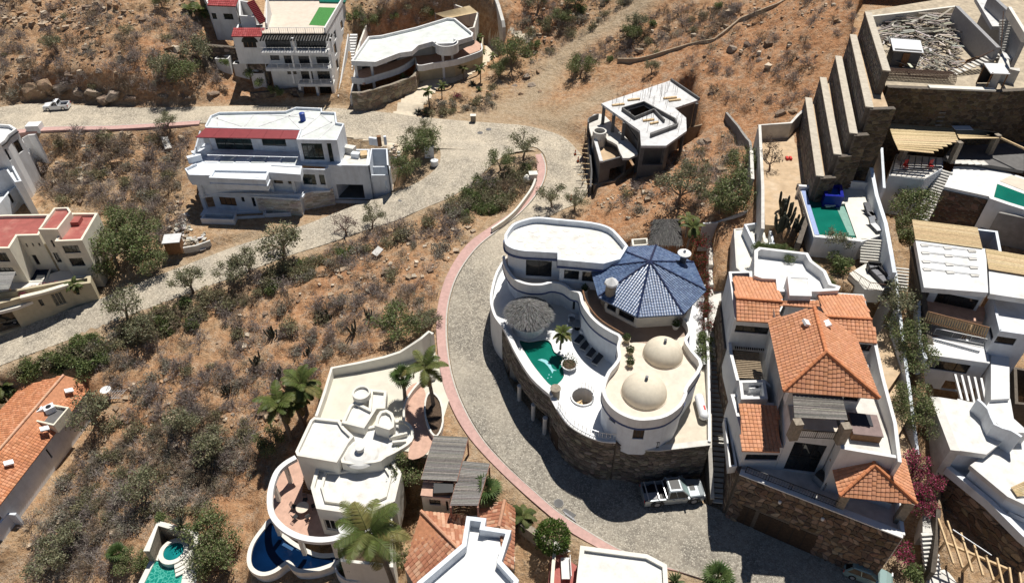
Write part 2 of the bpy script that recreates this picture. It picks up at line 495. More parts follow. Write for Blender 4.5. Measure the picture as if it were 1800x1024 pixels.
ROAD_LOW = [((735,236),(944,262),4.64),((770,255),(890,272),4.6),((772,287),(850,303),4.1),((750,310),(830,323),3.5),((725,325),(790,347),2.9),((695,337),(745,366),2.2),((650,352),(697,387),1.5),((610,366),(650,402),1.0),((530,397),(575,428),.2),((425,429),(500,452),-.5),((362,452),(410,487),-1.1),((262,490),(340,512),-2.0),((162,530),(230,553),-3.0),((50,567),(125,595),-4.3),((-40,600),(0,642),-5.2),((-120,640),(-90,680),-6)]
def road_w(pairs, n=6):
 a = smoothpoly([P(*l, z) for l, r, z in pairs], n, False)
 b = smoothpoly([P(*r, z) for l, r, z in pairs], n, False)
 return np.array(a), np.array(b)
RMa, RMb = road_w(ROAD_MAIN)
RLa, RLb = road_w(ROAD_LOW)
def road_samples(a, b):
 c = (a + b) / 2
 hw = np.linalg.norm((a - b)[:, :2], axis=1) / 2
 cs, hs = [], []
 for i in range(len(c) - 1):
  m = max(1, int(np.linalg.norm(c[i + 1] - c[i]) / 0.8))
  for k in range(m):
   t = k / m
   for s in (-0.66, -0.33, 0, 0.33, 0.66):
    p = (a[i] * (1 - t) + a[i + 1] * t) * (0.5 - s / 2) + (b[i] * (1 - t) + b[i + 1] * t) * (0.5 + s / 2)
    cs.append(p)
    hs.append((hw[i] * (1 - t) + hw[i + 1] * t) * (1 - abs(s)))
 return np.array(cs), np.array(hs)
_r1 = road_samples(RMa, RMb); _r2 = road_samples(RLa, RLb)
def road_d(x, y):
 """distance outside the road edge and the road height there"""
 res = []
 for RC, RHW in (_r1, _r2):
  d = np.full(x.size, 1e9); z = np.zeros(x.size)
  for i in range(0, x.size, 8000):
   e = (x[i:i + 8000, None] - RC[None, :, 0]) ** 2 + (y[i:i + 8000, None] - RC[None, :, 1]) ** 2
   dd = np.sqrt(e) - RHW[None]
   d[i:i + 8000] = dd.min(1)
   z[i:i + 8000] = RC[e.argmin(1), 2]
  res.append((d, z))
 (d1, z1), (d2, z2) = res
 z = np.where(d1 < d2, z1, z2)
 z = np.where((d1 < 1.2) & (d2 < 1.2), np.minimum(z1, z2), z)
 return np.minimum(d1, d2), z
def poly_d(x, y, poly):
 """signed distance: negative inside"""
 poly = np.array(poly)[:, :2]
 n = len(poly)
 d = np.full(x.size, 1e9); ins = np.zeros(x.size, bool)
 for i in range(n):
  a, b = poly[i], poly[(i + 1) % n]
  e = b - a
  t = np.clip(((x - a[0]) * e[0] + (y - a[1]) * e[1]) / (e @ e + 1e-12), 0, 1)
  d = np.minimum(d, np.hypot(x - a[0] - t * e[0], y - a[1] - t * e[1]))
  c = (a[1] > y) != (b[1] > y)
  xi = (b[0] - a[0]) * (y - a[1]) / (b[1] - a[1] + 1e-12) + a[0]
  ins ^= c & (x < xi)
 return np.where(ins, -d, d)
PADS = [
 ([(455,100),(420,40),(360,40),(350,-20),(660,-20),(612,10),(590,172),(520,172)], 5, 5.0, 1.0),      # villa cut into the hill, top
 ([(630,190),(850,170),(880,90),(830,60),(640,110)], 5.2, 5.2, 2.0),
 ([(340,385),(345,330),(470,240),(620,240),(690,300),(695,335),(600,368),(360,402)], 2.0, 0.0, 1.5),
 ([(-60,260),(30,255),(75,330),(50,370),(-60,420)], 0, -0.5, 2.0),
 ([(-60,440),(170,440),(190,500),(180,525),(60,560),(-60,600)], -3.2, -3.2, 1.5),
 ([(1045,335),(1035,270),(1060,225),(1200,190),(1215,260),(1120,290)], 6, 5.2, 1.5),
 ([(1335,330),(1330,262),(1420,262),(1450,330),(1400,420),(1340,380)], 13, 13.0, 1.5),
 ([(870,600),(900,500),(1000,470),(1230,480),(1245,850),(1100,845),(1010,800),(900,670)], 1, 0.4, 0.6),
 ([(1250,560),(1480,520),(1590,780),(1600,980),(1300,900),(1250,850)], 2, 1.0, 0.8),
 ([(1390,330),(1550,330),(1560,470),(1500,500),(1420,470)], 12, 11.5, 0.8),
 ([(1500,30),(1440,330),(1560,330),(1560,200),(1820,230),(1830,-20),(1530,-20)], 13, 13.0, 0.8),
 ([(1600,470),(1840,470),(1840,690),(1650,690),(1620,600)], 7, 4.5, 1.0),
 ([(1640,690),(1840,690),(1840,1060),(1720,1060),(1660,860)], 2, 0.6, 1.0),
 ([(1552,235),(1840,235),(1840,430),(1592,430),(1548,330)], 12, 9.6, 1.0),
 ([(560,760),(700,760),(735,900),(680,1040),(430,1040),(470,880)], -5, -6.4, 2.0),
 ([(-60,720),(140,700),(170,760),(0,960),(-60,960)], -11, -11.2, 2.0),
 ([(565,735),(560,650),(740,590),(775,620),(790,760),(720,800)], 1.2, 0.9, 0.8),
]
PADW = [(np.array(PP(p, z)), zp, fo) for p, z, zp, fo in PADS]
GX = np.arange(-118, 118.01, 0.5); GY = np.arange(18, 160.01, 0.5)
def terrain_h(x, y, full=True):
 h = base_h(x, y)
 rd, rz = road_d(x, y)
 pd = np.full(x.size, 1e9)
 mound = vnoise(x, y, 9, 1) * 1.5 + vnoise(x + 40, y, 4.2, 2) * 0.8 - 1.15
 crag = np.abs(vnoise(x, y + 70, 2.3, 3) - 0.5) * 1.4 + vnoise(x, y, 1.1, 4) * 0.45 - 0.55
 far = np.clip((rd - 0.6) / 3.0, 0, 1)
 h = h + mound * far * 0.6
 for poly, zp, fo in PADW:
  d = poly_d(x, y, poly)
  w = np.clip(1 - d / fo, 0, 1)
  w = w * w * (3 - 2 * w)
  h = h * (1 - w) + zp * w
  pd = np.minimum(pd, d)
 h = h + crag * far * np.clip(pd / 2.0, 0, 1) * np.clip(vnoise(x, y, 14, 5) * 1.7 - 0.2, 0.3, 1.3) * 1.05
 w = np.clip(1 - (rd - 0.7) / 2.2, 0, 1)
 w = w * w * (3 - 2 * w)
 w = np.where((pd < -0.3) & (rd > 0.3), w * 0.0, w)
 return h * (1 - w) + (rz - 0.13) * w, rd, pd
_gx, _gy = np.meshgrid(GX, GY)
_h, _rd, _pd = terrain_h(_gx.ravel(), _gy.ravel())
GH = _h.reshape(_gx.shape); GRD = _rd.reshape(_gx.shape); GPD = _pd.reshape(_gx.shape)
def bil(A, x, y):
 u = np.clip((np.asarray(x) - GX[0]) / 0.5, 0, len(GX) - 1.001); v = np.clip((np.asarray(y) - GY[0]) / 0.5, 0, len(GY) - 1.001)
 i, j = u.astype(int), v.astype(int)
 fu, fv = u - i, v - j
 return (A[j, i] * (1 - fu) + A[j, i + 1] * fu) * (1 - fv) + (A[j + 1, i] * (1 - fu) + A[j + 1, i + 1] * fu) * fv
def hz(x, y):
 return float(bil(GH, np.array([x]), np.array([y]))[0])
_ts = np.linspace(0, 1, 500)
def G(px, py):
 """first point of the ground on the sight line"""
 d = ray(px, py)
 t0, t1 = (34 - HC) / d[2], (-26 - HC) / d[2]
 t = t0 + (t1 - t0) * _ts
 zz = HC + d[2] * t
 hh = bil(GH, d[0] * t, d[1] * t)
 k = int(np.argmax(zz < hh))
 k = max(k, 1)
 a, b = zz[k - 1] - hh[k - 1], zz[k] - hh[k]
 f = a / (a - b + 1e-9)
 tt = t[k - 1] + (t[k] - t[k - 1]) * f
 return np.array([d[0] * tt, d[1] * tt, HC + d[2] * tt])
ex = lambda a, b, n: list(np.linspace(a, b, n))
XS = np.array(ex(-500, -125, 12) + list(GX) + ex(125, 500, 12))
YS = np.array(ex(-300, 10, 12) + list(GY) + ex(168, 700, 16))
tx, ty = np.meshgrid(XS, YS)
th, trd, tpd = terrain_h(np.clip(tx.ravel(), -130, 130), np.clip(ty.ravel(), 5, 175))
over = np.maximum(0, np.abs(tx.ravel()) - 130) * 0.05 + np.maximum(0, ty.ravel() - 175) * 0.35
th = th + over
nx, ny = len(XS), len(YS)
idx = np.arange(nx * ny).reshape(ny, nx)
quads = np.stack([idx[:-1, :-1], idx[:-1, 1:], idx[1:, 1:], idx[1:, :-1]], -1).reshape(-1, 4)
me = bpy.data.meshes.new('hillside')
me.from_pydata(np.stack([tx.ravel(), ty.ravel(), th], 1).tolist(), [], quads.tolist())
me.polygons.foreach_set('use_smooth', [True] * len(me.polygons))
SOIL = [(1300,120,1,20),(1400,60,1,16),(1250,200,1,14),(1200,330,.9,12),(1100,380,.9,8),(950,40,.9,8),(1150,150,.8,10),(950,120,.3,8),(300,120,.7,14),(600,480,.65,10),(500,600,.7,11),(560,560,.65,9),(380,820,.6,12),(120,90,.55,16),(680,500,.7,8),(300,700,.6,10),(450,150,.8,6),(700,60,.3,6)]
red = np.zeros(nx * ny)
for px, py, a, r in SOIL:
 g = G(px, py)
 red = np.maximum(red, a * np.exp(-((tx.ravel() - g[0]) ** 2 + (ty.ravel() - g[1]) ** 2) / (2 * r * r)))
def line_d(x, y, pts):
 d = np.full(x.size, 1e9)
 for a, b in zip(pts[:-1], pts[1:]):
  e = b[:2] - a[:2]
  t = np.clip(((x - a[0]) * e[0] + (y - a[1]) * e[1]) / (e @ e + 1e-9), 0, 1)
  d = np.minimum(d, np.hypot(x - a[0] - t * e[0], y - a[1] - t * e[1]))
 return d
TRACK = [G(*p) for p in ((1150,-20),(1110,18),(1060,50),(1015,75),(980,105),(955,140),(935,170),(905,185))]
path = np.clip(1.25 - line_d(tx.ravel(), ty.ravel(), TRACK) / 3.2, 0, 1)
TRACK2 = [G(*p) for p in ((880,190),(930,200),(985,215),(1020,190),(1060,165))]
path = np.maximum(path, np.clip(1.2 - line_d(tx.ravel(), ty.ravel(), TRACK2) / 3.5, 0, 1) * 0.9)
verge = np.clip(1 - (trd - 0.3) / 1.8, 0, 1) * 0.75
at = me.color_attributes.new('Soil', 'FLOAT_COLOR', 'POINT')
at.data.foreach_set('color', np.stack([red, np.maximum(path, verge), np.clip(-tpd, 0, 1), np.ones(nx * ny)], 1).astype(np.float32).ravel())
def terrain_mat():
 m, nt, b = newmat('dry_hillside_soil')
 pos = wpos(nt)
 a = N(nt, 'ShaderNodeAttribute', attribute_name='Soil')
 sp = N(nt, 'ShaderNodeSeparateColor')
 L(nt, a.outputs['Color'], sp.inputs[0])
 n1 = noise(nt, 0.22, 6, 0.62, pos)
 n2 = noise(nt, 1.6, 7, 0.68, pos)
 n3 = noise(nt, 6.0, 5, 0.7, pos)
 tanc = ramp(nt, n2, [(0.28, (0.26, 0.15, 0.082)), (0.5, (0.55, 0.365, 0.21)), (0.72, (0.70, 0.53, 0.36))])
 redc = ramp(nt, n2, [(0.28, (0.28, 0.13, 0.065)), (0.5, (0.57, 0.295, 0.15)), (0.72, (0.71, 0.48, 0.31))])
 ad = N(nt, 'ShaderNodeMath', operation='ADD'); L(nt, sp.outputs[0], ad.inputs[0])
 n1s = N(nt, 'ShaderNodeMath', operation='MULTIPLY_ADD', ins={1: 1.5, 2: -0.75}); L(nt, n1, n1s.inputs[0])
 L(nt, n1s.outputs[0], ad.inputs[1])
 f = ramp(nt, ad.outputs[0], [(0.1, 0.0), (0.9, 1.0)])
 c = mixc(nt, f, tanc, redc)
 vo = N(nt, 'ShaderNodeTexVoronoi'); vo.inputs['Scale'].default_value = 1.7
 L(nt, pos, vo.inputs['Vector'])
 rk = mixc(nt, n3, (0.36, 0.27, 0.19), (0.70, 0.58, 0.44))
 n4 = noise(nt, 0.5, 5, 0.7, pos)
 rf = N(nt, 'ShaderNodeMath', operation='MULTIPLY'); L(nt, ramp(nt, n4, [(0.5, 0.0), (0.62, 1.0)]), rf.inputs[0]); L(nt, ramp(nt, n3, [(0.42, 0.0), (0.58, 0.85)]), rf.inputs[1])
 c = mixc(nt, rf.outputs[0], c, rk)
 lit = ramp(nt, noise(nt, 3.2, 6, 0.75, pos), [(0.52, 0.0), (0.66, 0.75)])
 c = mixc(nt, lit, c, (0.10, 0.072, 0.052))
 pc = ramp(nt, n2, [(0.3, (0.40, 0.29, 0.18)), (0.7, (0.60, 0.48, 0.34))])
 c = mixc(nt, sp.outputs[1], c, pc)
 c = mixc(nt, 1.0, c, ramp(nt, n3, [(0.3, 0.72), (0.7, 1.08)]), 'MULTIPLY')
 L(nt, c, b.inputs['Base Color'])
 b.inputs['Roughness'].default_value = 0.95
 b.inputs['Specular IOR Level'].default_value = 0.1
 hh = N(nt, 'ShaderNodeMath', operation='ADD'); L(nt, n2, hh.inputs[0])
 h3 = N(nt, 'ShaderNodeMath', operation='MULTIPLY', ins={1: 0.4}); L(nt, n3, h3.inputs[0]); L(nt, h3.outputs[0], hh.inputs[1])
 bump(nt, hh.outputs[0], 1.0, 0.5, b)
 return m
M['terrain'] = terrain_mat()
me.materials.append(M['terrain'])
me.update()
o = bpy.data.objects.new('hillside', me); COL.objects.link(o); o['kind'] = 'structure'
# ------------------------------------------------------------ roads and pavements
def cobble_mat():
 m, nt, b = newmat('cobblestone')
 pos = wpos(nt)
 vo = N(nt, 'ShaderNodeTexVoronoi'); vo.inputs['Scale'].default_value = 6.0
 ve = N(nt, 'ShaderNodeTexVoronoi', feature='DISTANCE_TO_EDGE'); ve.inputs['Scale'].default_value = 6.0
 L(nt, pos, vo.inputs['Vector']); L(nt, pos, ve.inputs['Vector'])
 sp = N(nt, 'ShaderNodeSeparateColor'); L(nt, vo.outputs['Color'], sp.inputs[0])
 st = ramp(nt, sp.outputs[0], [(0.0, (0.24, 0.215, 0.185)), (0.35, (0.40, 0.37, 0.32)), (0.75, (0.54, 0.505, 0.435)), (1.0, (0.66, 0.61, 0.53))])
 big = noise(nt, 0.25, 5, 0.6, pos)
 joint = mixc(nt, ramp(nt, big, [(0.4, 0.0), (0.65, 1.0)]), (0.17, 0.155, 0.135), (0.56, 0.50, 0.41))
 e = ramp(nt, ve.outputs[0], [(0.04, 1.0), (0.13, 0.0)])
 c = mixc(nt, e, st, joint)
 dust = ramp(nt, noise(nt, 0.13, 6, 0.6, pos), [(0.45, 0.0), (0.75, 0.6)])
 c = mixc(nt, dust, c, (0.60, 0.54, 0.45))
 at = N(nt, 'ShaderNodeAttribute', attribute_name='Col')
 c = mixc(nt, 1.0, c, at.outputs['Color'], 'MULTIPLY')
 n3 = noise(nt, 1.1, 5, 0.7, pos)
 c = mixc(nt, 1.0, c, ramp(nt, n3, [(0.3, 0.88), (0.7, 1.05)]), 'MULTIPLY')
 L(nt, c, b.inputs['Base Color'])
 b.inputs['Roughness'].default_value = 0.85
 bump(nt, ramp(nt, ve.outputs[0], [(0.0, 0.0), (0.2, 1.0)]), 0.5, 0.04, b)
 return m
M['cobble'] = cobble_mat()
def strip(name, a, b, mat, n=4, lift=0.0, cols=None):
 mb = MB()
 for i in range(len(a) - 1):
  for k in range(n):
   t0, t1 = k / n, (k + 1) / n
   q = [a[i] * (1 - t0) + b[i] * t0, a[i] * (1 - t1) + b[i] * t1, a[i + 1] * (1 - t1) + b[i + 1] * t1, a[i + 1] * (1 - t0) + b[i + 1] * t0]
   mb.add([(p[0], p[1], p[2] + lift) for p in q], [(0, 1, 2, 3)], cols(i / (len(a) - 1)) if cols else None)
 o = mb.build(name, mat)
 o['kind'] = 'structure'
 return o
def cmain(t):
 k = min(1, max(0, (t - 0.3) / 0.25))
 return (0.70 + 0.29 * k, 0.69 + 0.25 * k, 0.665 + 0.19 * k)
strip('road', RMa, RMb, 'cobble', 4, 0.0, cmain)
strip('road', RLa, RLb, 'cobble', 4, 0.006, lambda t: (0.98, 0.94, 0.87))
def pavement(pairs, name='pavement', mat='pink', h=0.13, n=5):
 a = np.array(smoothpoly([P(*l, z + h) for l, r, z in pairs], n, False)); b = np.array(smoothpoly([P(*r, z + h) for l, r, z in pairs], n, False))
 mb = MB()
 for i in range(len(a) - 1):
  for p, q in ((a, b),):
   mb.quad(a[i], b[i], b[i + 1], a[i + 1])
  for e in (a, b):
   d0, d1 = e[i] - (0, 0, h + 0.5), e[i + 1] - (0, 0, h + 0.5)
   mb.quad(e[i], e[i + 1], d1, d0)
 o = mb.build(name, mat); o['kind'] = 'structure'
 kb = MB()
 for i in range(len(b) - 1):
  w = (b[i] - a[i]); w = w / np.linalg.norm(w) * 0.16
  w2 = (b[i + 1] - a[i + 1]); w2 = w2 / np.linalg.norm(w2) * 0.16
  k0, k1 = b[i] + w * 0.02, b[i + 1] + w2 * 0.02
  u = np.array([0, 0, 0.015]); dn = np.array([0, 0, -h - 0.3])
  kb.quad(k0 + u, k0 + w + u, k1 + w2 + u, k1 + u)
  kb.quad(k0 + w + u, k0 + w + dn, k1 + w2 + dn, k1 + w2 + u)
 o = kb.build('kerb', 'kerb'); o['kind'] = 'structure'
pavement([((1300,1040),(1330,1045),-.75),((1190,1003),(1215,1010),-.55),((1095,985),(1120,977),-.4),((1052,962),(1080,961),-.2),((1000,932),(1024,928),0),((955,896),(980,899),.1),((905,852),(935,860),.2),((858,806),(886,815),.4),((822,764),(846,770),.6),((795,718),(816,720),.8),((778,670),(796,670),1.0),((770,620),(786,620),1.2),((767,570),(783,570),1.6),((772,525),(788,525),2.0),((788,478),(804,480),2.5),((820,430),(836,435),2.9),((862,398),(876,402),3.2),((900,372),(911,375),3.5),((927,343),(938,345),3.8),((941,318),(954,318),4.0),((944,292),(958,292),4.2),((939,272),(951,270),4.35)])
pavement([((350,218),(352,212),5.0),((200,227),(200,221),5.1),((72,230),(70,224),5.2),((-60,246),(-60,239),5.3)])
def drape(name, poly_px, mat, lift=0.05, step=0.5, label=None, cat=None):
 """a thin sheet laid on the ground inside an outline"""
 w = np.array([G(*p)[:2] for p in poly_px])
 x0, y0 = w.min(0); x1, y1 = w.max(0)
 xs = np.arange(x0, x1 + step, step); ys = np.arange(y0, y1 + step, step)
 X, Y = np.meshgrid(xs, ys)
 d = poly_d(X.ravel(), Y.ravel(), w).reshape(X.shape)
 H = bil(GH, X.ravel(), Y.ravel()).reshape(X.shape) + lift
 mb = MB()
 for j in range(len(ys) - 1):
  for i in range(len(xs) - 1):
   if d[j:j + 2, i:i + 2].max() < step * 0.6:
    mb.quad((X[j, i], Y[j, i], H[j, i]), (X[j, i + 1], Y[j, i + 1], H[j, i + 1]), (X[j + 1, i + 1], Y[j + 1, i + 1], H[j + 1, i + 1]), (X[j + 1, i], Y[j + 1, i], H[j + 1, i]))
 o = mb.build(name, mat, smooth=True); o['kind'] = 'structure'
 return o
# ------------------------------------------------------------ building kit
def A2(p):
 return np.array(p[:2], float)
class Bld:
 def __init__(s, name, label, loc, cat='house', group=None):
  s.root = thing(name, label, cat, loc, group)
 def part(s, mb, name, mat, smooth=False, parent=None, kind=None, label=None):
  return mb.build(name, mat, parent or s.root, smooth, kind, label)
 def window(s, a, e, n, t, s0, s1, z0, z1, nx=2, ny=1, frame='black', pane='glass', fw=0.07, name='window', depth=0.4):
  """e along the wall, n inward normal; frame with mullions, pane set behind it"""
  mb = MB()
  def pt(u, d, z):
   q = a + e * u + n * d
   return (q[0], q[1], z)
  d0, d1 = t * depth, t * depth + 0.06
  def bx(u0, u1, za, zb):
   vs = [pt(u, d, z) for u in (u0, u1) for d in (d0, d1) for z in (za, zb)]
   mb.add(vs, [(0, 1, 3, 2), (4, 6, 7, 5), (0, 4, 5, 1), (2, 3, 7, 6), (0, 2, 6, 4), (1, 5, 7, 3)])
  bx(s0, s1, z0, z0 + fw); bx(s0, s1, z1 - fw, z1)
  bx(s0, s0 + fw, z0 + fw, z1 - fw); bx(s1 - fw, s1, z0 + fw, z1 - fw)
  for k in range(1, nx):
   u = s0 + (s1 - s0) * k / nx
   bx(u - fw / 2, u + fw / 2, z0 + fw, z1 - fw)
  for k in range(1, ny):
   z = z0 + (z1 - z0) * k / ny
   bx(s0 + fw, s1 - fw, z - fw / 2, z + fw / 2)
  w = s.part(mb, name, frame)
  pb = MB()
  d = d0 + 0.03
  pb.quad(pt(s0 + 0.01, d, z0 + 0.01), pt(s1 - 0.01, d, z0 + 0.01), pt(s1 - 0.01, d, z1 - 0.01), pt(s0 + 0.01, d, z1 - 0.01))
  s.part(pb, 'pane' if name != 'door' else 'panel', pane, parent=w)
 def walls(s, poly, z0, z1, mat='white', wins=None, t=0.28, name='wall', closed=True, skip=()):
  """a ring of walls with real openings; wins[edge] = (x0,y0,x1,y1,nx,ny,kind[,frame,pane]) in photo pixels"""
  wins = wins or {}
  n = len(poly)
  pts = [A2(p) for p in poly]
  ar = sum(pts[i][0] * pts[(i + 1) % n][1] - pts[(i + 1) % n][0] * pts[i][1] for i in range(n))
  sg = 1 if ar > 0 else -1
  inn = offset(poly, t)
  mb = MB()
  for i in range(n if closed else n - 1):
   if i in skip:
    continue
   a, b = pts[i], pts[(i + 1) % n]
   ln = np.linalg.norm(b - a)
   if ln < 1e-3:
    continue
   e = (b - a) / ln
   nn = np.array([-e[1], e[0]]) * sg
   holes = []
   for w in wins.get(i, []):
    u0, za = onwall(a, b, w[0], w[1]); u1, zb = onwall(a, b, w[2], w[3])
    u0, u1 = sorted((u0, u1)); zb, za = sorted((za, zb))
    u0, u1 = max(u0, 0.12), min(u1, ln - 0.12)
    zb, za = max(zb, z0 + 0.02), min(za, z1 - 0.12)
    if u1 - u0 < 0.15 or za - zb < 0.15:
     continue
    holes.append((u0, u1, zb, za)); kind = w[6] if len(w) > 6 else 'w'
    if kind != 'o':
     s.window(a, e, nn, t, u0, u1, zb, za, w[4], w[5], *(w[7:9] if len(w) > 8 else ('black', 'glass')), name='door' if kind == 'd' else 'window')
   us = sorted({0.0, ln, *[h[0] for h in holes], *[h[1] for h in holes]})
   zs = sorted({z0, z1, *[h[2] for h in holes], *[h[3] for h in holes]})
   def pt(u, d, z):
    if d > 0 and u == 0.0:
     q = inn[i]
    elif d > 0 and u == ln:
     q = inn[(i + 1) % n]
    else:
     q = a + e * u + nn * d
    return (q[0], q[1], z)
   def solid(j, k):
    if j < 0 or k < 0 or j >= len(us) - 1 or k >= len(zs) - 1:
     return None
    um, zm = (us[j] + us[j + 1]) / 2, (zs[k] + zs[k + 1]) / 2
    return not any(h[0] < um < h[1] and h[2] < zm < h[3] for h in holes)
   for j in range(len(us) - 1):
    for k in range(len(zs) - 1):
     if not solid(j, k):
      continue
     u0, u1, za, zb = us[j], us[j + 1], zs[k], zs[k + 1]
     mb.quad(pt(u0, 0, za), pt(u1, 0, za), pt(u1, 0, zb), pt(u0, 0, zb))
     mb.quad(pt(u0, t, za), pt(u0, t, zb), pt(u1, t, zb), pt(u1, t, za))
     if solid(j - 1, k) is False: mb.quad(pt(u0, 0, za), pt(u0, 0, zb), pt(u0, t, zb), pt(u0, t, za))
     if solid(j + 1, k) is False: mb.quad(pt(u1, 0, za), pt(u1, t, za), pt(u1, t, zb), pt(u1, 0, zb))
     if solid(j, k - 1) is False: mb.quad(pt(u0, 0, za), pt(u0, t, za), pt(u1, t, za), pt(u1, 0, za))
     if solid(j, k + 1) in (False, None): mb.quad(pt(u0, 0, zb), pt(u1, 0, zb), pt(u1, t, zb), pt(u0, t, zb))
   if not closed and i == 0:
    mb.quad(pt(0.0, 0, z0), pt(0.0, t, z0), pt(0.0, t, z1), pt(0.0, 0, z1))
   if not closed and i == n - 2:
    mb.quad(pt(ln, 0, z0), pt(ln, t, z0), pt(ln, t, z1), pt(ln, 0, z1))
  return s.part(mb, name, mat)
 def slab(s, poly, z0, z1, mat, name='slab', kind=None, parent=None):
  mb = MB(); mb.prism([A2(p) for p in poly], z0, z1)
  return s.part(mb, name, mat, kind=kind, parent=parent)
 def flat(s, poly, z0, ztop, ph=0.5, t=0.28, wall='white', roof='roofwhite', wins=None, cope=None, floors=(), name='wall'):
  s.walls(poly, z0, ztop, wall, wins, t, name)
  inn = offset(poly, t * 0.6)
  s.slab(inn, ztop - ph - 0.25, ztop - ph, roof, 'roof')
  for z in floors:
   s.slab(offset(poly, t + 0.02), z - 0.15, z, 'interior', 'floor')
  if cope:
   s.ring(offset(poly, -0.06), offset(poly, t + 0.04), ztop + 0.003, ztop + 0.09, cope, 'coping')
 def ring(s, out, inn, z0, z1, mat, name, smooth=False):
  mb = MB()
  n = len(out)
  for i in range(n):
   j = (i + 1) % n
   o0, o1, i0, i1 = out[i], out[j], inn[i], inn[j]
   mb.quad((*o0, z1), (*o1, z1), (*i1, z1), (*i0, z1))
   mb.quad((*o0, z0), (*o1, z0), (*o1, z1), (*o0, z1))
   mb.quad((*i0, z0), (*i0, z1), (*i1, z1), (*i1, z0))
   mb.quad((*o0, z0), (*i0, z0), (*i1, z0), (*o1, z0))
  return s.part(mb, name, mat, smooth)
 def lowwall(s, path, z0, z1, t, mat, name='parapet', parent=None):
  """open wall along a polyline; z0,z1 constants or per point"""
  pts = [A2(p) for p in path]
  n = len(pts)
  zz0 = z0 if hasattr(z0, '__len__') else [z0] * n
  zz1 = z1 if hasattr(z1, '__len__') else [z1] * n
  lf, rt = [], []
  for i in range(n):
   d = pts[min(i + 1, n - 1)] - pts[max(i - 1, 0)]
   d = d / (np.linalg.norm(d) + 1e-9)
   nn = np.array([-d[1], d[0]]) * t / 2
   lf.append(pts[i] + nn); rt.append(pts[i] - nn)
  mb = MB()
  for i in range(n - 1):
   j = i + 1
   mb.quad((*lf[i], zz1[i]), (*rt[i], zz1[i]), (*rt[j], zz1[j]), (*lf[j], zz1[j]))
   mb.quad((*lf[i], zz0[i]), (*lf[i], zz1[i]), (*lf[j], zz1[j]), (*lf[j], zz0[j]))
   mb.quad((*rt[i], zz1[i]), (*rt[i], zz0[i]), (*rt[j], zz0[j]), (*rt[j], zz1[j]))
  for i in (0, n - 1):
   mb.quad((*lf[i], zz0[i]), (*rt[i], zz0[i]), (*rt[i], zz1[i]), (*lf[i], zz1[i]))
  return s.part(mb, name, mat, parent=parent)
 def rail(s, pts, h=0.95, mat='white', step=0.14, r=0.02, post=1.6, name='railing'):
  mb = MB()
  for a, b in zip(pts[:-1], pts[1:]):
   a, b = np.array(a, float), np.array(b, float)
   u = np.array([0, 0, 1.0])
   mb.bar(a + u * h, b + u * h, 0.06, 0.05)
   mb.bar(a + u * 0.1, b + u * 0.1, 0.04, 0.04)
   ln = np.linalg.norm(b - a)
   m = max(1, int(ln / step))
   for k in range(m + 1):
    p = a + (b - a) * k / m
    w = r if k % max(1, int(post / step)) else r * 2.4
    mb.bar(p, p + u * h, w, w)
  return s.part(mb, name, mat)
 def column(s, xy, z0, z1, r, mat='white', n=10, name='column', square=False, parent=None):
  mb = MB()
  if square:
   mb.box((xy[0], xy[1], (z0 + z1) / 2), (r * 2, r * 2, z1 - z0))
  else:
   mb.lathe((xy[0], xy[1], 0), [(0.001, z0), (r * 1.15, z0), (r * 1.15, z0 + 0.2), (r, z0 + 0.25), (r, z1 - 0.2), (r * 1.15, z1 - 0.15), (r * 1.15, z1), (0.001, z1)], n)
  return s.part(mb, name, mat, parent=parent)
 def stairs(s, p0, p1, w, n, mat='conclight', name='step', side=None, thick=0.3, each=True, gap=False):
  p0, p1 = np.array(p0, float), np.array(p1, float)
  d = p1 - p0
  run = np.linalg.norm(d[:2]); rz = math.atan2(d[1], d[0])
  td = run / n
  mb = MB()
  data = None
  for k in range(n):
   c = p0 + d * (k + 0.5) / n
   z = p0[2] + d[2] * (k + 1) / n
   hgt = thick
   if each:
    if data is None:
     m1 = MB(); m1.box((0, 0, 0), (td * (0.72 if gap else 1.02), w, hgt))
     o = m1.build(name, mat); o.parent = s.root
     data = o.data
    else:
     o = bpy.data.objects.new(name, data); COL.objects.link(o); o.parent = s.root
    o.location = (c[0] - s.root.location.x, c[1] - s.root.location.y, z - hgt / 2 - s.root.location.z)
    o.rotation_euler = (0, 0, rz)
   else:
    mb.box((c[0], c[1], z - hgt / 2), (td * 1.02, w, hgt), rz)
  if not each:
   s.part(mb, name, mat)
 def tiles(s, poly, pitch=0.34, tl=0.38, r=0.115, cols=((0.62, 0.25, 0.115), (0.56, 0.21, 0.09), (0.68, 0.31, 0.16)), base='terracotta', mat='tile', thick=0.12, segs=4, flat=False, name='roof', label=None):
  """clay tiles laid column by column up a planar convex slope; first two points are the eave"""
  p = [np.array(q, float) for q in poly]
  e = p[1] - p[0]; e /= np.linalg.norm(e)
  nrm = np.cross(p[1] - p[0], p[2] - p[0])
  nrm /= np.linalg.norm(nrm)
  if nrm[2] < 0: nrm = -nrm
  up = np.cross(nrm, e)
  if up[2] < 0: up = -up
  mb = MB()
  vs = [tuple(q) for q in p] + [tuple(q - np.array([0, 0, thick])) for q in p]
  n = len(p)
  mb.add(vs, [tuple(range(n))] + [tuple(range(n, 2 * n))[::-1]] + [(i, (i + 1) % n, n + (i + 1) % n, n + i) for i in range(n)])
  rf = s.part(mb, name, base, label=label)
  q2 = [((q - p[0]) @ e, (q - p[0]) @ up) for q in p]
  u0, u1 = min(q[0] for q in q2), max(q[0] for q in q2)
  tb = MB()
  m = max(1, int(round((u1 - u0) / pitch)))
  pw = (u1 - u0) / m
  r = pw * 0.46
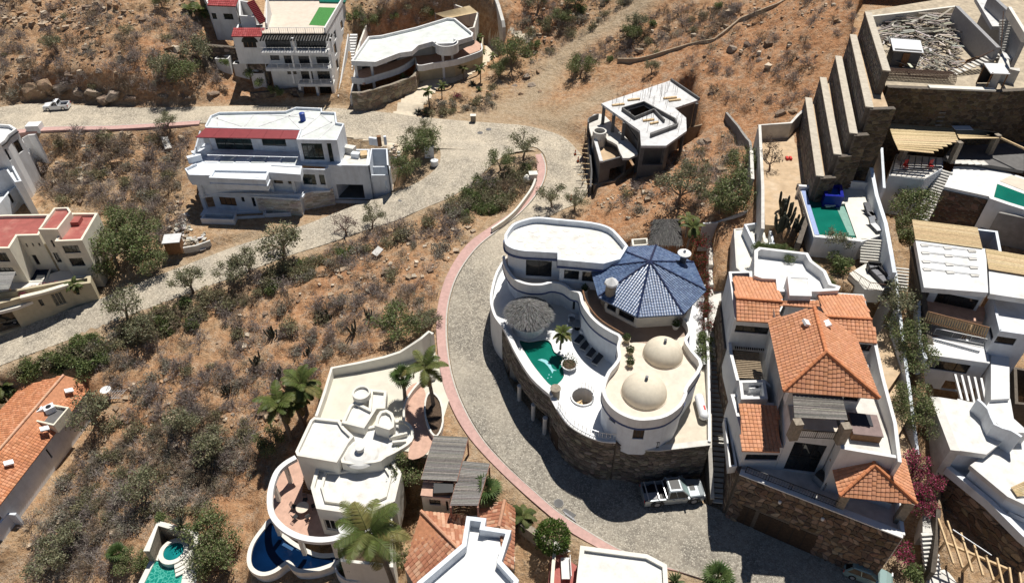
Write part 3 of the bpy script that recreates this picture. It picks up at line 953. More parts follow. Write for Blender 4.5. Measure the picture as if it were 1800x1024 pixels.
  for k in range(m):
   uc = u0 + (k + 0.5) * pw
   ys = []
   for i in range(n):
    a, b = q2[i], q2[(i + 1) % n]
    if (a[0] - uc) * (b[0] - uc) <= 0 and abs(a[0] - b[0]) > 1e-9:
     ys.append(a[1] + (b[1] - a[1]) * (uc - a[0]) / (b[0] - a[0]))
   if len(ys) < 2:
    continue
   v0, v1 = min(ys), max(ys)
   nt_ = max(1, int(round((v1 - v0) / tl)))
   if v1 - v0 < 0.1:
    continue
   for j in range(nt_):
    va, vb = v0 + (v1 - v0) * j / nt_ - 0.02, v0 + (v1 - v0) * (j + 1) / nt_ + 0.02
    c = jit(random.choice(cols), 0.07)
    o = p[0] + e * uc
    vv = []
    for v, lift, rr in ((va, 0.045, r * 1.06), (vb, 0.005, r * 0.94)):
     for t in range(segs + 1):
      if flat:
       x = (t / segs - 0.5) * pw * 0.94
       hh = lift + 0.01
      else:
       ang = math.pi * t / segs
       x = -math.cos(ang) * rr; hh = math.sin(ang) * rr * 0.34 + lift - 0.012
      vv.append(o + e * x + up * v + nrm * (hh + 0.01))
    fs = [(t, t + 1, segs + 2 + t, segs + 1 + t) for t in range(segs)]
    lo = [vv[t] - nrm * (0.05 if flat else 0.0) - up * 0.0 for t in (0, segs)]
    tb.add(vv, fs, c)
    if flat:
     tb.add([vv[0], vv[segs], vv[segs] - nrm * 0.06, vv[0] - nrm * 0.06], [(0, 1, 2, 3)], tuple(x * 0.8 for x in c))
    else:
     tb.add([vv[t] for t in range(segs + 1)], [tuple(range(segs + 1))], tuple(x * 0.8 for x in c))
  return rf, s.part(tb, 'tile_courses', mat, parent=rf, kind='stuff')
 def ridge(s, a, b, r=0.14, col=(0.58, 0.22, 0.10), name='ridge_cap', mat='tile', step=0.45):
  a, b = np.array(a, float), np.array(b, float)
  mb = MB()
  m = max(1, int(np.linalg.norm(b - a) / step))
  for k in range(m):
   mb.tube([a + (b - a) * k / m, a + (b - a) * (k + 1.08) / m], [r * 1.08, r * 0.92], 8, jit(col, 0.1))
  s.part(mb, name, mat)
 def stone(s, path, z0, z1, cell=(0.7, 0.42), proud=0.07, cols=((0.20, 0.15, 0.11), (0.28, 0.22, 0.16), (0.15, 0.12, 0.10), (0.33, 0.28, 0.22)), base='stonebase', t=0.5, name='stone_wall', cap=None, individuals=False, side=1, body=True, caps=0.0):
  """rubble wall along a polyline: mortar body with every stone proud of it on one side"""
  pts = [A2(p) for p in path]
  n = len(pts)
  zz0 = np.array(z0 if hasattr(z0, '__len__') else [z0] * n, float)
  zz1 = np.array(z1 if hasattr(z1, '__len__') else [z1] * n, float)
  seg = [np.linalg.norm(pts[i + 1] - pts[i]) for i in range(n - 1)]
  cum = np.concatenate([[0], np.cumsum(seg)])
  tot = cum[-1]
  wl = s.lowwall(path, zz0, zz1, t, base, name) if body else s.root
  def at(u):
   u = min(max(u, 0), tot - 1e-6)
   i = int(np.searchsorted(cum, u, side='right') - 1)
   i = min(i, n - 2)
   f = (u - cum[i]) / seg[i]
   d = (pts[i + 1] - pts[i]) / seg[i]
   return pts[i] + (pts[i + 1] - pts[i]) * f, np.array([d[1], -d[0]]) * side, zz0[i] * (1 - f) + zz0[i + 1] * f, zz1[i] * (1 - f) + zz1[i + 1] * f
  hmax = (zz1 - zz0).max()
  rows = max(1, int(hmax / cell[1])); nc = max(1, int(tot / cell[0]))
  gu = {}
  def corner(i, j):
   if (i, j) not in gu:
    u = (i + 0.5 * (j % 2)) * tot / nc
    v = j / rows
    ju = random.uniform(-0.36, 0.36) * tot / nc if 0 < i < nc else 0
    jv = random.uniform(-0.42, 0.42) / rows if 0 < j < rows else 0
    gu[(i, j)] = (min(max(u + ju, 0), tot), v + jv)
   return gu[(i, j)]
  big = MB()
  cnt = 0
  for j in range(rows):
   for i in range(nc):
    cs = [corner(i, j), corner(i + 1, j), corner(i + 1, j + 1), corner(i, j + 1)]
    cu = sum(c[0] for c in cs) / 4; cv = sum(c[1] for c in cs) / 4
    if max(c[0] for c in cs) - min(c[0] for c in cs) < 0.1:
     continue
    mb = MB() if individuals else big
    c = jit(random.choice(cols), 0.25)
    pr = proud * random.uniform(0.5, 1.4)
    ring = []
    for q in range(4):
     a, b = cs[q], cs[(q + 1) % 4]
     for f in (0.26, 0.74):
      ring.append((a[0] + (b[0] - a[0]) * f, a[1] + (b[1] - a[1]) * f))
    vs = []
    for sh, d in ((0.97, 0.0), (0.86, 0.75), (0.62, 1.0)):
     for u, v in ring:
      uu = cu + (u - cu) * sh; vv = cv + (v - cv) * sh
      p, nn, za, zb = at(uu)
      off = t / 2 + 0.002 + pr * d
      p = p + nn * off
      vs.append((p[0], p[1], za + (zb - za) * vv))
    m = 8
    fs = [(k * m + q, k * m + (q + 1) % m, (k + 1) * m + (q + 1) % m, (k + 1) * m + q) for k in range(2) for q in range(m)] + [tuple(range(2 * m, 3 * m))]
    mb.add(vs, fs, c)
    if individuals:
     if cnt < 300:
      mb.build('stone', 'stone', wl)
      cnt += 1
     else:
      for vv_, ff in ((vs, fs),):
       big.add(vv_, ff, c)
  if big.f:
   s.part(big, 'stones', 'stone', parent=wl if body else None, kind='stuff')
  if cap:
   s.lowwall(path, zz1 + 0.002, zz1 + 0.12, t + 0.12, cap, 'coping')
  return wl
 def box(s, c, d, rz, mat, name):
  mb = MB(); mb.box(c, d, rz)
  return s.part(mb, name, mat)
def railpx(b, pts, z, **k):
 return b.rail([P(x, y, z) for x, y in pts], **k)
# ------------------------------------------------------------ villa with the blue octagonal roof and two domes
def holed(mb, outer, holes, z, col=None, mi=0):
 bm = bmesh.new()
 es = []
 for lp in [outer] + holes:
  vs = [bm.verts.new((p[0], p[1], z)) for p in lp]
  es += [bm.edges.new((vs[i], vs[(i + 1) % len(vs)])) for i in range(len(vs))]
 bmesh.ops.triangle_fill(bm, use_beauty=True, edges=es, normal=(0, 0, 1))
 bm.verts.index_update()
 mb.add([v.co.copy() for v in bm.verts], [tuple(v.index for v in f.verts) for f in bm.faces], col, mi)
 bm.free()
DK = 5.6
g = Bld('domed_villa', 'white villa with blue octagonal tiled roof and two cream domes above curved stone wall', P(1080, 640, 0.4), 'villa')
DKO = PP([(872,478),(864,532),(872,557),(884,574),(893,590),(910,625),(937,667),(972,699),(985,722),(1003,745),(1030,762),(1058,772),(1085,776),(1098,765),(1140,740),(1190,700),(1225,640),(1243,640),(1235,560),(1240,500),(1150,480),(1000,470),(890,455)], DK)
POOL = smoothpoly(PP([(912,598),(930,600),(957,596),(969,603),(975,618),(994,630),(990,645),(992,660),(984,672),(970,679),(947,655),(927,627)], DK), 3)
WELLC = P2(1024, 698, DK)
WELL = [WELLC + np.array([math.cos(a), math.sin(a)]) * 1.05 for a in np.linspace(0, 2 * math.pi, 20)[:-1]]
mb = MB(); holed(mb, DKO, [POOL, WELL], DK)
g.part(mb, 'deck', 'marble')
mb = MB(); mb.prism(POOL, DK - 1.6, DK - 0.18, bottom=False, top=False)
g.part(mb, 'pool_wall', 'teal')
mb = MB(); mb.prism(POOL, DK - 0.5, DK - 0.16)
wtr = g.part(mb, 'pool_water', 'teal')
g.ring(offset(POOL, -0.28), offset(POOL, 0.03), DK - 0.1, DK + 0.03, 'white', 'pool_coping')
fp = [(945,632),(952,630),(960,632),(967,638),(970,645),(972,648),(979,651),(973,651),(971,656),(968,650),(963,643),(957,637),(951,634)]
mb = MB(); mb.prism(PP(fp, DK - 0.15), DK - 0.152, DK - 0.148)
for cx, cy in ((965,658),(969,662),(963,664)):
 q = P2(cx, cy, DK - 0.15)
 mb.prism([q + np.array([math.cos(a), math.sin(a)]) * 0.07 for a in np.linspace(0, 6.28, 8)[:-1]], DK - 0.152, DK - 0.148)
M['mosaic'] = plain('pale_mosaic', (0.22, 0.50, 0.55), 0.4, 0.15, 9, bmp=0)
g.part(mb, 'fish_mosaic', 'mosaic')
W1 = PP([(884,572),(893,590),(910,625),(937,667),(972,699)], 6.0)
W2 = PP([(972,699),(985,722),(1003,745),(1030,762),(1058,772),(1082,774)], 6.0)
LP = 5.0
W3 = [P2(1082,774,6.0), P2(1092,778,5.5), P2(1122,787,LP + .2), P2(1157,788,LP + .2), P2(1247,778,LP + .2)]
W1s, W2s = smoothpoly(W1, 4, False), smoothpoly(W2, 4, False)
SG = ((0.17, 0.145, 0.115), (0.25, 0.21, 0.17), (0.125, 0.105, 0.09), (0.30, 0.26, 0.21), (0.20, 0.17, 0.135))
n1 = len(W1s)
g.stone(W1s, [0.8 if i < 6 else 3.0 for i in range(n1)], 6.05, (0.5, 0.34), 0.05, SG, t=0.45, name='stone_wall', side=1)
g.stone(W2s, -0.3, 6.0, (0.52, 0.36), 0.06, SG, t=0.5, name='stone_wall', side=1)
g.lowwall(W1s, 6.052, 6.5, 0.5, 'white', 'parapet')
g.stone(W3, -.3, [6.0, 5.5, LP + .2, LP + .2, LP + .2], (0.52, 0.36), 0.06, SG, t=0.5, name='stone_wall', side=1)
g.lowwall(W3[1:], [5.503] + [LP + .203] * 3, [5.6] + [LP + .3] * 3, 0.62, 'conclight', 'coping')
M['patiobeige'] = plain('beige_patio', (.58, .52, .42), .8, .08, 1.5, (.42, .36, .28), .5, .6)
g.slab(W3[1:] + [P2(1246,640,LP), P2(1215,600,LP), P2(1110,740,LP)], LP - .5, LP, 'patiobeige', 'lower_patio')
g.rail([(*p, LP + .3) for p in W3[1:4]], .85, 'black', .16, .02)
g.lowwall(W2s, 6.003, 6.14, 0.62, 'white', 'coping')
g.rail([(*p, 6.14) for p in W2s[3:]], 0.85, 'metal', 0.16, 0.018)
tp = P2(976, 694, 6.0)
mb = MB(); mb.lathe((*tp, 0), [(0.45, 3.0), (0.45, 6.9), (0.52, 6.92), (0.52, 7.05), (0.001, 7.06)], 14)
g.part(mb, 'corner_post', 'stonebase2')
for q, z0 in (((913,702),0.85),((937,737),0.65),((957,762),.5)):
 g.column(P2(*q, z0), z0 - 0.2, 3.1, 0.22, 'conclight')
g.walls(PP([(896,640),(985,640),(1010,760)], 3.0), 0.2, 5.2, 'concrete', closed=False)
g.slab(PP([(890,612),(985,600),(1020,760),(975,728)], 3.0), 2.95, 3.25, 'concrete', 'garage_ceiling')
mb = MB()
q0, q1 = np.array(W2s[2]), np.array(W2s[5])
e = (q1 - q0) / np.linalg.norm(q1 - q0); nn = np.array([e[1], -e[0]])
qc = (q0 + q1) / 2 + nn * 0.3
mb.box((*qc, 1.5), (np.linalg.norm(q1 - q0), 0.1, 2.6), math.atan2(e[1], e[0]))
g.part(mb, 'garage_door', 'darkbrown')
WL = smoothpoly(PP([(890,452),(874,478),(865,510),(864,533),(871,556),(884,573)], 6.4), 4, False)
g.lowwall(WL, 1.2, 6.45, 0.3, 'white', 'outer_wall')
UT = PP([(885,450),(890,470),(905,490),(927,499),(952,500),(970,496),(990,500),(1005,510),(1019,515),(1025,535),(1040,557),(1057,572),(1075,583),(1090,592),(1087,610),(1089,628),(1080,643),(1070,655),(1062,677),(1062,692),(1072,710),(1090,725),(1115,735),(1140,736),(1170,730),(1195,712),(1205,692),(1207,680),(1232,642),(1216,617),(1205,598),(1212,585),(1210,570),(1200,556),(1222,515),(1150,470),(1040,440),(900,420)], 9.9)
UF = 9.0
def smo(p, a, b):     # round only the curved stretch
 return smoothpoly(p[a:b], 3, False)
UTs = smo(UT, 0, 27) + smo(UT, 26, 34) + UT[34:]
LWp = offset(UT[:9], 0)
inner = [p + np.array([0.25, 1.3]) for p in UT[:9]]
LW = inner + UT[9:]
LW = [LW[i] for i in range(len(LW))]
g.walls(LW, LP - 0.3, UF - 0.3, 'bwhite', {2: [(901,497,932,514,3,1,'w')], 3: [(934,500,952,516,2,1,'w')], 6: [(972,508,992,532,2,1,'w')], 7: [(994,512,1010,545,3,1,'w')], 20: [(1072,720,1081,745,1,1,'d')], 22: [(1112,744,1138,772,3,1,'d','black','darkbrown')], 26:[(1197,716,1203,735,1,1,'w')]}, name='lower_wall')
mb = MB(); mb.prism(UTs, UF - 0.35, UF)
g.part(mb, 'terrace_slab', ['beigetile'])
BT = PP([(1030,500),(1036,535),(1050,556),(1080,577),(1098,592),(1104,600),(1150,604),(1205,590),(1206,570),(1195,555),(1150,520),(1060,490)], UF)
M['brownfloor'] = plain('brown_terrace_tile', (0.30, 0.22, 0.17), 0.6, 0.1, 1.5, (0.2, 0.14, 0.1), 0.4, 0.6)
mb = MB(); mb.prism(BT, UF, UF + 0.012)
g.part(mb, 'brown_floor', 'brownfloor')
PAR = UTs[: len(smo(UT, 0, 27)) + len(smo(UT, 26, 34)) - 1]
PARI = [p for p in PAR]
g.lowwall(PAR, UF - 0.4, UF + 0.9, 0.24, 'white', 'parapet')
g.lowwall(PAR, UF - 0.42, UF - 0.25, 0.36, 'navy', 'blue_band')
g.lowwall(PAR, UF + 0.902, UF + 0.96, 0.32, 'white', 'coping')
mb = MB()
rp = smo(UT, 8, 14)
for a, b in zip(rp[:-1], rp[1:]):
 mb.tube([(*(a + np.array([.35, .25])), UF + 1.05), (*(b + np.array([.35, .25])), UF + 1.05)], 0.09, 6)
g.part(mb, 'timber_rail', 'brown')
RF = PP([(887,412),(900,394),(922,385),(945,381),(980,384),(1040,390),(1072,399),(1090,415),(1104,432),(1090,455),(1061,463),(980,456),(980,444),(922,441),(902,437),(888,428)], 13.0)
RFs = RF
RFw = offset(RF, 0.3)
g.walls(RFw, UF, 12.2, 'bwhite', {14: [(902,450,912,469,1,1,'w')], 13: [], 12: [(919,456,969,487,2,1,'w')], 10: [(992,474,1017,492,1,1,'w'), (1024,477,1046,496,1,1,'w')], 11: []}, name='upper_wall')
RR = smoothpoly(RF[:9], 3, False) + RF[9:13] + smoothpoly(RF[13:] + [RF[0]], 3, False)[:-1]
g.walls(RR, 12.15, 13.0, 'bwhite', t=0.3, name='roof_parapet')
g.lowwall(RR + [RR[0]], 11.98, 12.14, 0.3, 'navy', 'blue_band')
mb = MB(); mb.prism(offset(RR, 0.15), 12.0, 12.35); g.part(mb, 'roof', 'roofpaint')
M['flag'] = attrmat('painted_flagstone', rough=0.75, var=0.12, scale=3, bmp=0.2)
mb = MB()
cx = np.mean([p[0] for p in RR]);
rr_in = offset(RR, 0.55)
x0, y0 = np.min(rr_in, 0); x1, y1 = np.max(rr_in, 0)
sx, sy = 1.25, 1.05
for j in range(int((y1 - y0) / sy) + 1):
 for i in range(int((x1 - x0) / sx) + 1):
  c = np.array([x0 + (i + 0.5 * (j % 2)) * sx, y0 + j * sy]) + np.array([random.uniform(-.18, .18), random.uniform(-.15, .15)])
  if poly_d(np.array([c[0]]), np.array([c[1]]), rr_in)[0] > -0.45:
   continue
  k = random.randint(5, 7); r0 = random.uniform(0.34, 0.52); ph = random.random()
  pl = [c + np.array([math.cos(2 * math.pi * (q + ph) / k) * r0 * random.uniform(.85, 1.2), math.sin(2 * math.pi * (q + ph) / k) * r0 * random.uniform(.8, 1.05)]) for q in range(k)]
  mb.prism(pl, 12.34, 12.35 + random.uniform(.008, .03), jit(random.choice(((.74, .72, .68), (.68, .65, .60), (.78, .77, .75), (.72, .69, .62))), .06), bottom=False)
g.part(mb, 'flagstones', 'flag', kind='stuff')
EZ = 11.5
c1, c2 = P2(1120, 557, EZ), P2(1201, 552, EZ)
sd = c2 - c1; ln = np.linalg.norm(sd); e = sd / ln; nn = np.array([-e[1], e[0]])
OC = (c1 + c2) / 2 + nn * ln / 2 / math.tan(math.pi / 8)
OR = ln / 2 / math.sin(math.pi / 8)
a0 = math.atan2(*(c1 - OC)[::-1])
oct_ = [OC + OR * np.array([math.cos(a0 + k * math.pi / 4), math.sin(a0 + k * math.pi / 4)]) for k in range(8)]
AZ = min(zl(OC, 460), 15.5)
apex = np.array([*OC, AZ])
BLU = ((0.10, 0.155, 0.28), (0.125, 0.185, 0.315), (0.085, 0.13, 0.24), (0.15, 0.215, 0.35))
M['bluepan'] = plain('dark_blue_underlay', (0.06, 0.095, 0.18), 0.5, 0.1, 3)
for k in range(8):
 a, b = np.array([*oct_[k], EZ]), np.array([*oct_[(k + 1) % 8], EZ])
 g.tiles([a, b, apex], pitch=0.28, tl=0.32, r=0.105, cols=BLU, base='bluepan', mat='bluetile', segs=4, flat=False, thick=0.16, name='blue_roof_facet')
 g.ridge(a + (0, 0, .06), apex + (0, 0, .06), 0.12, (0.018, 0.028, 0.08), 'hip_cap', 'bluetile')
ow = [OC + (OR - 1.1) * np.array([math.cos(a0 + k * math.pi / 4), math.sin(a0 + k * math.pi / 4)]) for k in range(8)]
g.walls(ow, UF, EZ + 0.05, 'ivory', {7: [(1064,530,1082,550,1,1,'w'), (1088,543,1114,568,2,1,'w')]}, name='pavilion_wall')
g.slab(offset(oct_, 0.5), EZ - 0.12, EZ - 0.02, 'white', 'soffit')
for q in ((1119,566),(1064,535)):
 b = P2(*q, UF)
 mb = MB(); mb.box((*b, UF + 1.2), (0.8, 0.8, 2.4), 0.3); g.part(mb, 'stone_pier', 'stonebase2')
def chimney(px, py, z, hgt, capm):
 b = P2(px, py, z)
 mb = MB(); mb.lathe((*b, 0), [(0.55, z - 1.2), (0.55, z + hgt), (0.001, z + hgt)], 12); c = g.part(mb, 'chimney', 'stonebase2')
 mb = MB(); mb.lathe((*b, 0), [(0.3, z + hgt), (0.3, z + hgt + .15), (0.72, z + hgt + .2), (0.70, z + hgt + .42), (0.08, z + hgt + 1.0), (0.001, z + hgt + 1.05)], 8)
 g.part(mb, 'chimney_cap', capm, parent=c)
chimney(1073, 513, 12.0, 0.9, 'white')
b = P2(1200, 460, 12.2)
mb = MB(); mb.lathe((*b, 0), [(0.35, 11.0), (0.35, 13.2), (0.001, 13.2)], 10); c = g.part(mb, 'vent', 'concdark')
mb = MB(); mb.lathe((*b, 0), [(0.2, 13.2), (0.72, 13.28), (0.72, 13.4), (0.3, 13.55), (0.14, 13.6), (0.14, 13.85), (0.001, 13.9)], 16); g.part(mb, 'vent_cap', 'white', parent=c)
for (px, py, wpx) in ((1165, 623, 70), (1132, 690, 80)):
 c = P(px, py, UF)
 dep = c[1] * _c - (UF - HC) * _s
 r = wpx / 2 * dep / FPX
 mb = MB(); mb.lathe(c, [(r * math.cos(t), r * 0.88 * math.sin(t)) for t in np.linspace(0, math.pi / 2 - 0.01, 12)], 40)
 d = g.part(mb, 'dome', 'dome', smooth=True)
 mb = MB(); mb.lathe(c, [(r * 1.02, 0.012), (r * 1.02, 0.1), (r * 0.98, 0.12)], 40); g.part(mb, 'dome_ring', 'dome', parent=d)
 mb = MB(); mb.lathe(c + np.array([0, 0, r * 0.88]), [(0.16, -0.05), (0.16, 0.12), (0.07, 0.14), (0.07, 0.24), (0.15, 0.3), (0.15, 0.42), (0.001, 0.5)], 10)
 g.part(mb, 'finial', 'grey', parent=d)
mb = MB()
wc = WELLC
for k in range(9):
 a = math.pi * (0.15 + 1.25 * k / 9) + math.pi
 pl = [wc, wc + 1.05 * np.array([math.cos(a), math.sin(a)]), wc + 1.05 * np.array([math.cos(a + .45), math.sin(a + .45)])]
 mb.prism(pl, DK - 0.5 - 0.19 * k, DK - 0.35 - 0.19 * k)
g.part(mb, 'spiral_steps', 'timber')
mb = MB(); mb.lathe((*wc, 0), [(1.05, DK - 3), (1.05, DK), (1.05, DK + .18), (1.2, DK + .18), (1.2, DK)], 20); g.part(mb, 'well_wall', 'white')
g.rail([(*(wc + 1.12 * np.array([math.cos(t), math.sin(t)])), DK + .18) for t in np.linspace(-0.6, 1.9, 9)], 0.8, 'metal', 0.14, 0.016)
g.lowwall(PP([(1247,776),(1246,700),(1243,640),(1238,570)], 5.4), 1.5, [5.5, 5.6, 6.2, 6.4], 0.25, 'white', 'side_wall')
# ---- thatched bar
def palapa(name, label, px, py, zf, r, hw, ez, az, wall=True, thr=0.9, group=None):
 c = P(px, py, zf)
 t = Bld(name, label, c, 'palapa', group)
 if wall:
  mb = MB(); mb.lathe(c, [(r * .7, -.3), (r * .7, 1.0), (r * .74, 1.02), (r * .74, 1.1), (r * .6, 1.1), (r * .6, 0.0)], 24); t.part(mb, 'round_counter', 'white')
  mb = MB(); mb.lathe(c, [(0.001, 0.02), (r * .6, 0.02)], 20); t.part(mb, 'counter_floor', 'darkbrown')
 for k in range(5):
  a = 0.4 + k * 2 * math.pi / 5
  mb = MB(); mb.tube([c + np.array([math.cos(a) * r * .6, math.sin(a) * r * .6, 0]), c + np.array([math.cos(a) * r * .6, math.sin(a) * r * .6, ez - zf + .3])], 0.09, 7)
  t.part(mb, 'post', 'brown')
 mb = MB(); mb.lathe((c[0], c[1], 0), [(r * .93, ez + .02), (r * .55, ez + (az - ez) * .55), (0.05, az - .05)], 24, (0.13, 0.12, 0.11))
 th = t.part(mb, 'thatch_roof', 'thatch')
 mb = MB()
 H = az - ez
 for k in range(2600):
  q = math.sqrt(random.random()); a = random.random() * 2 * math.pi
  rr = r * q
  zz = ez + H * (1 - q ** 1.25) + 0.05
  d = np.array([math.cos(a), math.sin(a)])
  p0 = np.array([c[0] + d[0] * rr, c[1] + d[1] * rr, zz + random.uniform(-.02, .05)])
  ll = random.uniform(.3, .6)
  p1 = p0 + np.array([d[0] * ll * .8, d[1] * ll * .8, -H / r * ll * .8 * (1.1 if q > .4 else .8) + random.uniform(-.05, .05)])
  s_ = np.array([-d[1], d[0], 0]) * random.uniform(.02, .05)
  cl = jit(random.choice(((.18, .18, .178), (.235, .23, .225), (.13, .13, .13), (.28, .275, .265))), .2)
  mb.add([p0 - s_, p0 + s_, p1 + s_ * .3], [(0, 1, 2)], cl)
 t.part(mb, 'straw', 'thatch', parent=th, kind='stuff')
 return t
palapa('thatched_bar', 'round grey thatched bar hut beside the teal pool', 929, 575, DK, 2.6, 1, 7.7, 9.2)
# ---- loose things on the deck
def lounger(label, p, rz, group, cover='cushion', frame='white'):
 t = thing('sun_lounger', label, 'lounger', p, group)
 c, s_ = math.cos(rz), math.sin(rz)
 def X(u, v, z):
  return (p[0] + u * c - v * s_, p[1] + u * s_ + v * c, p[2] + z)
 mb = MB()
 for v in (-.33, .33):
  mb.bar(X(-1, v, .28), X(.45, v, .28), .06, .06); mb.bar(X(.4, v, .28), X(1.0, v, .75), .06, .06)
 mb.bar(X(-1, -.33, .28), X(-1, .33, .28), .06, .06)
 mb.build('frame', frame, t)
 for u in (-.9, .35):
  for v in (-.33, .33):
   lb = MB(); lb.bar(X(u, v, 0.0), X(u, v, .28), .06, .06); lb.build('leg', frame, t)
 mb = MB()
 mb.bar(X(-.98, 0, .36), X(.42, 0, .36), .62, .1); mb.build('seat_cushion', cover, t)
 mb = MB(); mb.bar(X(.42, 0, .38), X(1.02, 0, .83), .62, .1); mb.build('back_cushion', cover, t)
 return t
for k, (px, py) in enumerate(((1021,596),(1031,607),(1042,620),(1052,632))):
 nm = ('nearest the round dining table', 'second from the dining table', 'third from the dining table', 'farthest from the dining table')[k]
 lounger('black cushioned pool lounger on white deck, ' + nm, P(px, py, DK), R(56), 'black loungers in a row beside the teal pool')
def potplant(label, p, r, hgt, kind='bush', group=None, pot='white'):
 t = thing('potted_plant', label, 'potted plant', p, group)
 mb = MB(); mb.lathe(p, [(0.001, 0.0), (r * .65, 0), (r, hgt * .8), (r * 1.06, hgt), (r * .9, hgt), (r * .85, hgt * .8)], 16); mb.build('pot', pot, t)
 mb = MB(); mb.lathe(p, [(0.001, hgt * .85), (r * .88, hgt * .85)], 12); mb.build('soil', 'soil', t)
 mb = MB()
 for k in range(160):
  a = random.random() * 6.28; q = random.random() ** .5 * r * 1.1; z = hgt + random.random() * r * 2.2 * (1.1 - q / r / 1.4)
  c = np.array([p[0] + math.cos(a) * q, p[1] + math.sin(a) * q, p[2] + z])
  d = Vector((random.uniform(-1, 1), random.uniform(-1, 1), random.uniform(-.2, 1))).normalized(); s_ = d.orthogonal().normalized() * .05; d = d * random.uniform(.1, .22)
  mb.add([c - np.array(s_), c + np.array(s_), c + np.array(d)], [(0, 1, 2)], jit(random.choice(((.07, .11, .035), (.05, .08, .03), (.11, .13, .05))), .25))
 mb.build('leaves', 'leaf', t, kind='stuff')
 return t
potplant('low round white planter with short spiky plant between pool and stair well', P(1000, 646, DK), .8, .55)
for k, (px, py) in enumerate(((1101,601),(1107,622),(1107,643))):
 potplant(('bushy potted plant on the inner parapet, topmost of three by the domes', 'bushy potted plant on the inner parapet, middle of three by the domes', 'bushy potted plant in front of the near dome, lowest of three')[k], P(px, py, UF), .36, .5, group='pots beside the domes', pot='tan')
potplant('white urn with spiky plant beside the curved wall below the blue roof', P(1187, 577, UF), .4, .55)
potplant('dark urn with plant on terrace left of the octagonal roof', P(1028, 514, UF), .35, .5, pot='conclight')
p = P(1015, 577, DK)
t = thing('patio_table', 'dark round patio table in the shade of the villa by loungers', 'table', p)
mb = MB(); mb.lathe(p, [(0.001, .72), (.62, .72), (.62, .76), (.001, .76)], 20); mb.build('tabletop', 'grey', t)
mb = MB(); mb.tube([p, p + np.array([0, 0, .72])], .06, 8); mb.lathe(p, [(.35, 0.01), (.3, .05), (.06, .08)], 12); mb.build('pedestal', 'black', t)
def armchair(label, p, rz, group, mat='bwhite'):
 t = thing('patio_chair', label, 'chair', p, group)
 mb = MB(); mb.lathe(p, [(.001, .42), (.38, .42), (.38, .5), (.001, .52)], 14); mb.build('seat', 'cushgrey', t)
 mb = MB(); mb.lathe(p, [(.40, .12), (.44, .85), (.38, .85), (.36, .45)], 14, a0=rz - 1.9, a1=rz + 1.9); mb.build('backrest', mat, t)
 for k in range(4):
  a = rz + .8 + k * math.pi / 2
  mb = MB(); mb.bar(p + np.array([math.cos(a) * .3, math.sin(a) * .3, 0]), p + np.array([math.cos(a) * .3, math.sin(a) * .3, .42]), .05, .05); mb.build('leg', mat, t)
for k, (a, w) in enumerate(((0.5, 'right of'), (2.1, 'behind'), (3.7, 'left of'), (5.2, 'in front of'))):
 armchair('tub chair %s the round table on the villa deck' % w, p + np.array([math.cos(a) * 1.15, math.sin(a) * 1.15, 0]), a, 'tub chairs around the deck table')
p = P(1231, 722, LP)
t = thing('gas_tank', 'white cylindrical gas tank lying beside the stone stairs', 'gas tank', p)
mb = MB()
pr = [(-1.55, .05), (-1.5, .25), (-1.35, .4), (-1.2, .45), (1.2, .45), (1.35, .4), (1.5, .25), (1.55, .05)]
mb.tube([(p[0], p[1] + y, p[2] + .65) for y, r in pr], [r for y, r in pr], 16); mb.build('tank', 'vanwhite', t, smooth=True)
for dy in (-.9, .9):
 mb = MB(); mb.box((p[0], p[1] + dy, p[2] + .12), (.7, .15, .3)); mb.build('leg', 'conclight', t)
mb = MB(); mb.box((p[0] + .12, p[1] - .45, p[2] + 1.09), (.2, .55, .02)); mb.build('red_marking', 'red', t)
# ------------------------------------------------------------ orange tiled villa on the stone garage wall
k = Bld('tiled_villa', 'white villa with orange hip roofs above a rubble stone garage wall', P(1400, 800, 1.0), 'villa')
KP = 6.0
ka, kb = P2(1301, 829, 6.5), P2(1587, 940, 6.5)
def kw(px, py):
 return onwall(ka, kb, px, py)
ke = (kb - ka) / np.linalg.norm(kb - ka); kn = np.array([ke[1], -ke[0]])
KL = np.linalg.norm(kb - ka)
g0, gz1 = kw(1340, 888); g1, _ = kw(1432, 955); d0, dz1 = kw(1309, 874); d1, _ = kw(1323, 911)
doors = [(g0, g1, -1.0, 2.35), (d0, d1, -1.0, 2.45)]
kwall = k.lowwall([ka, kb], -1.2, 6.45, 0.5, 'stonebase', 'front_wall')
SK = ((0.17, 0.115, 0.08), (0.26, 0.19, 0.14), (0.13, 0.095, 0.075), (0.31, 0.24, 0.18), (0.22, 0.15, 0.105))
rows, nc = 12, 26
cnr = {}
def kc(i, j):
 if (i, j) not in cnr:
  u = (i + .5 * (j % 2)) * KL / nc + (random.uniform(-.3, .3) * KL / nc if 0 < i < nc else 0)
  v = -1.0 + (j + (random.uniform(-.35, .35) if 0 < j < rows else 0)) * 7.4 / rows
  cnr[(i, j)] = (min(max(u, 0), KL), v)
 return cnr[(i, j)]
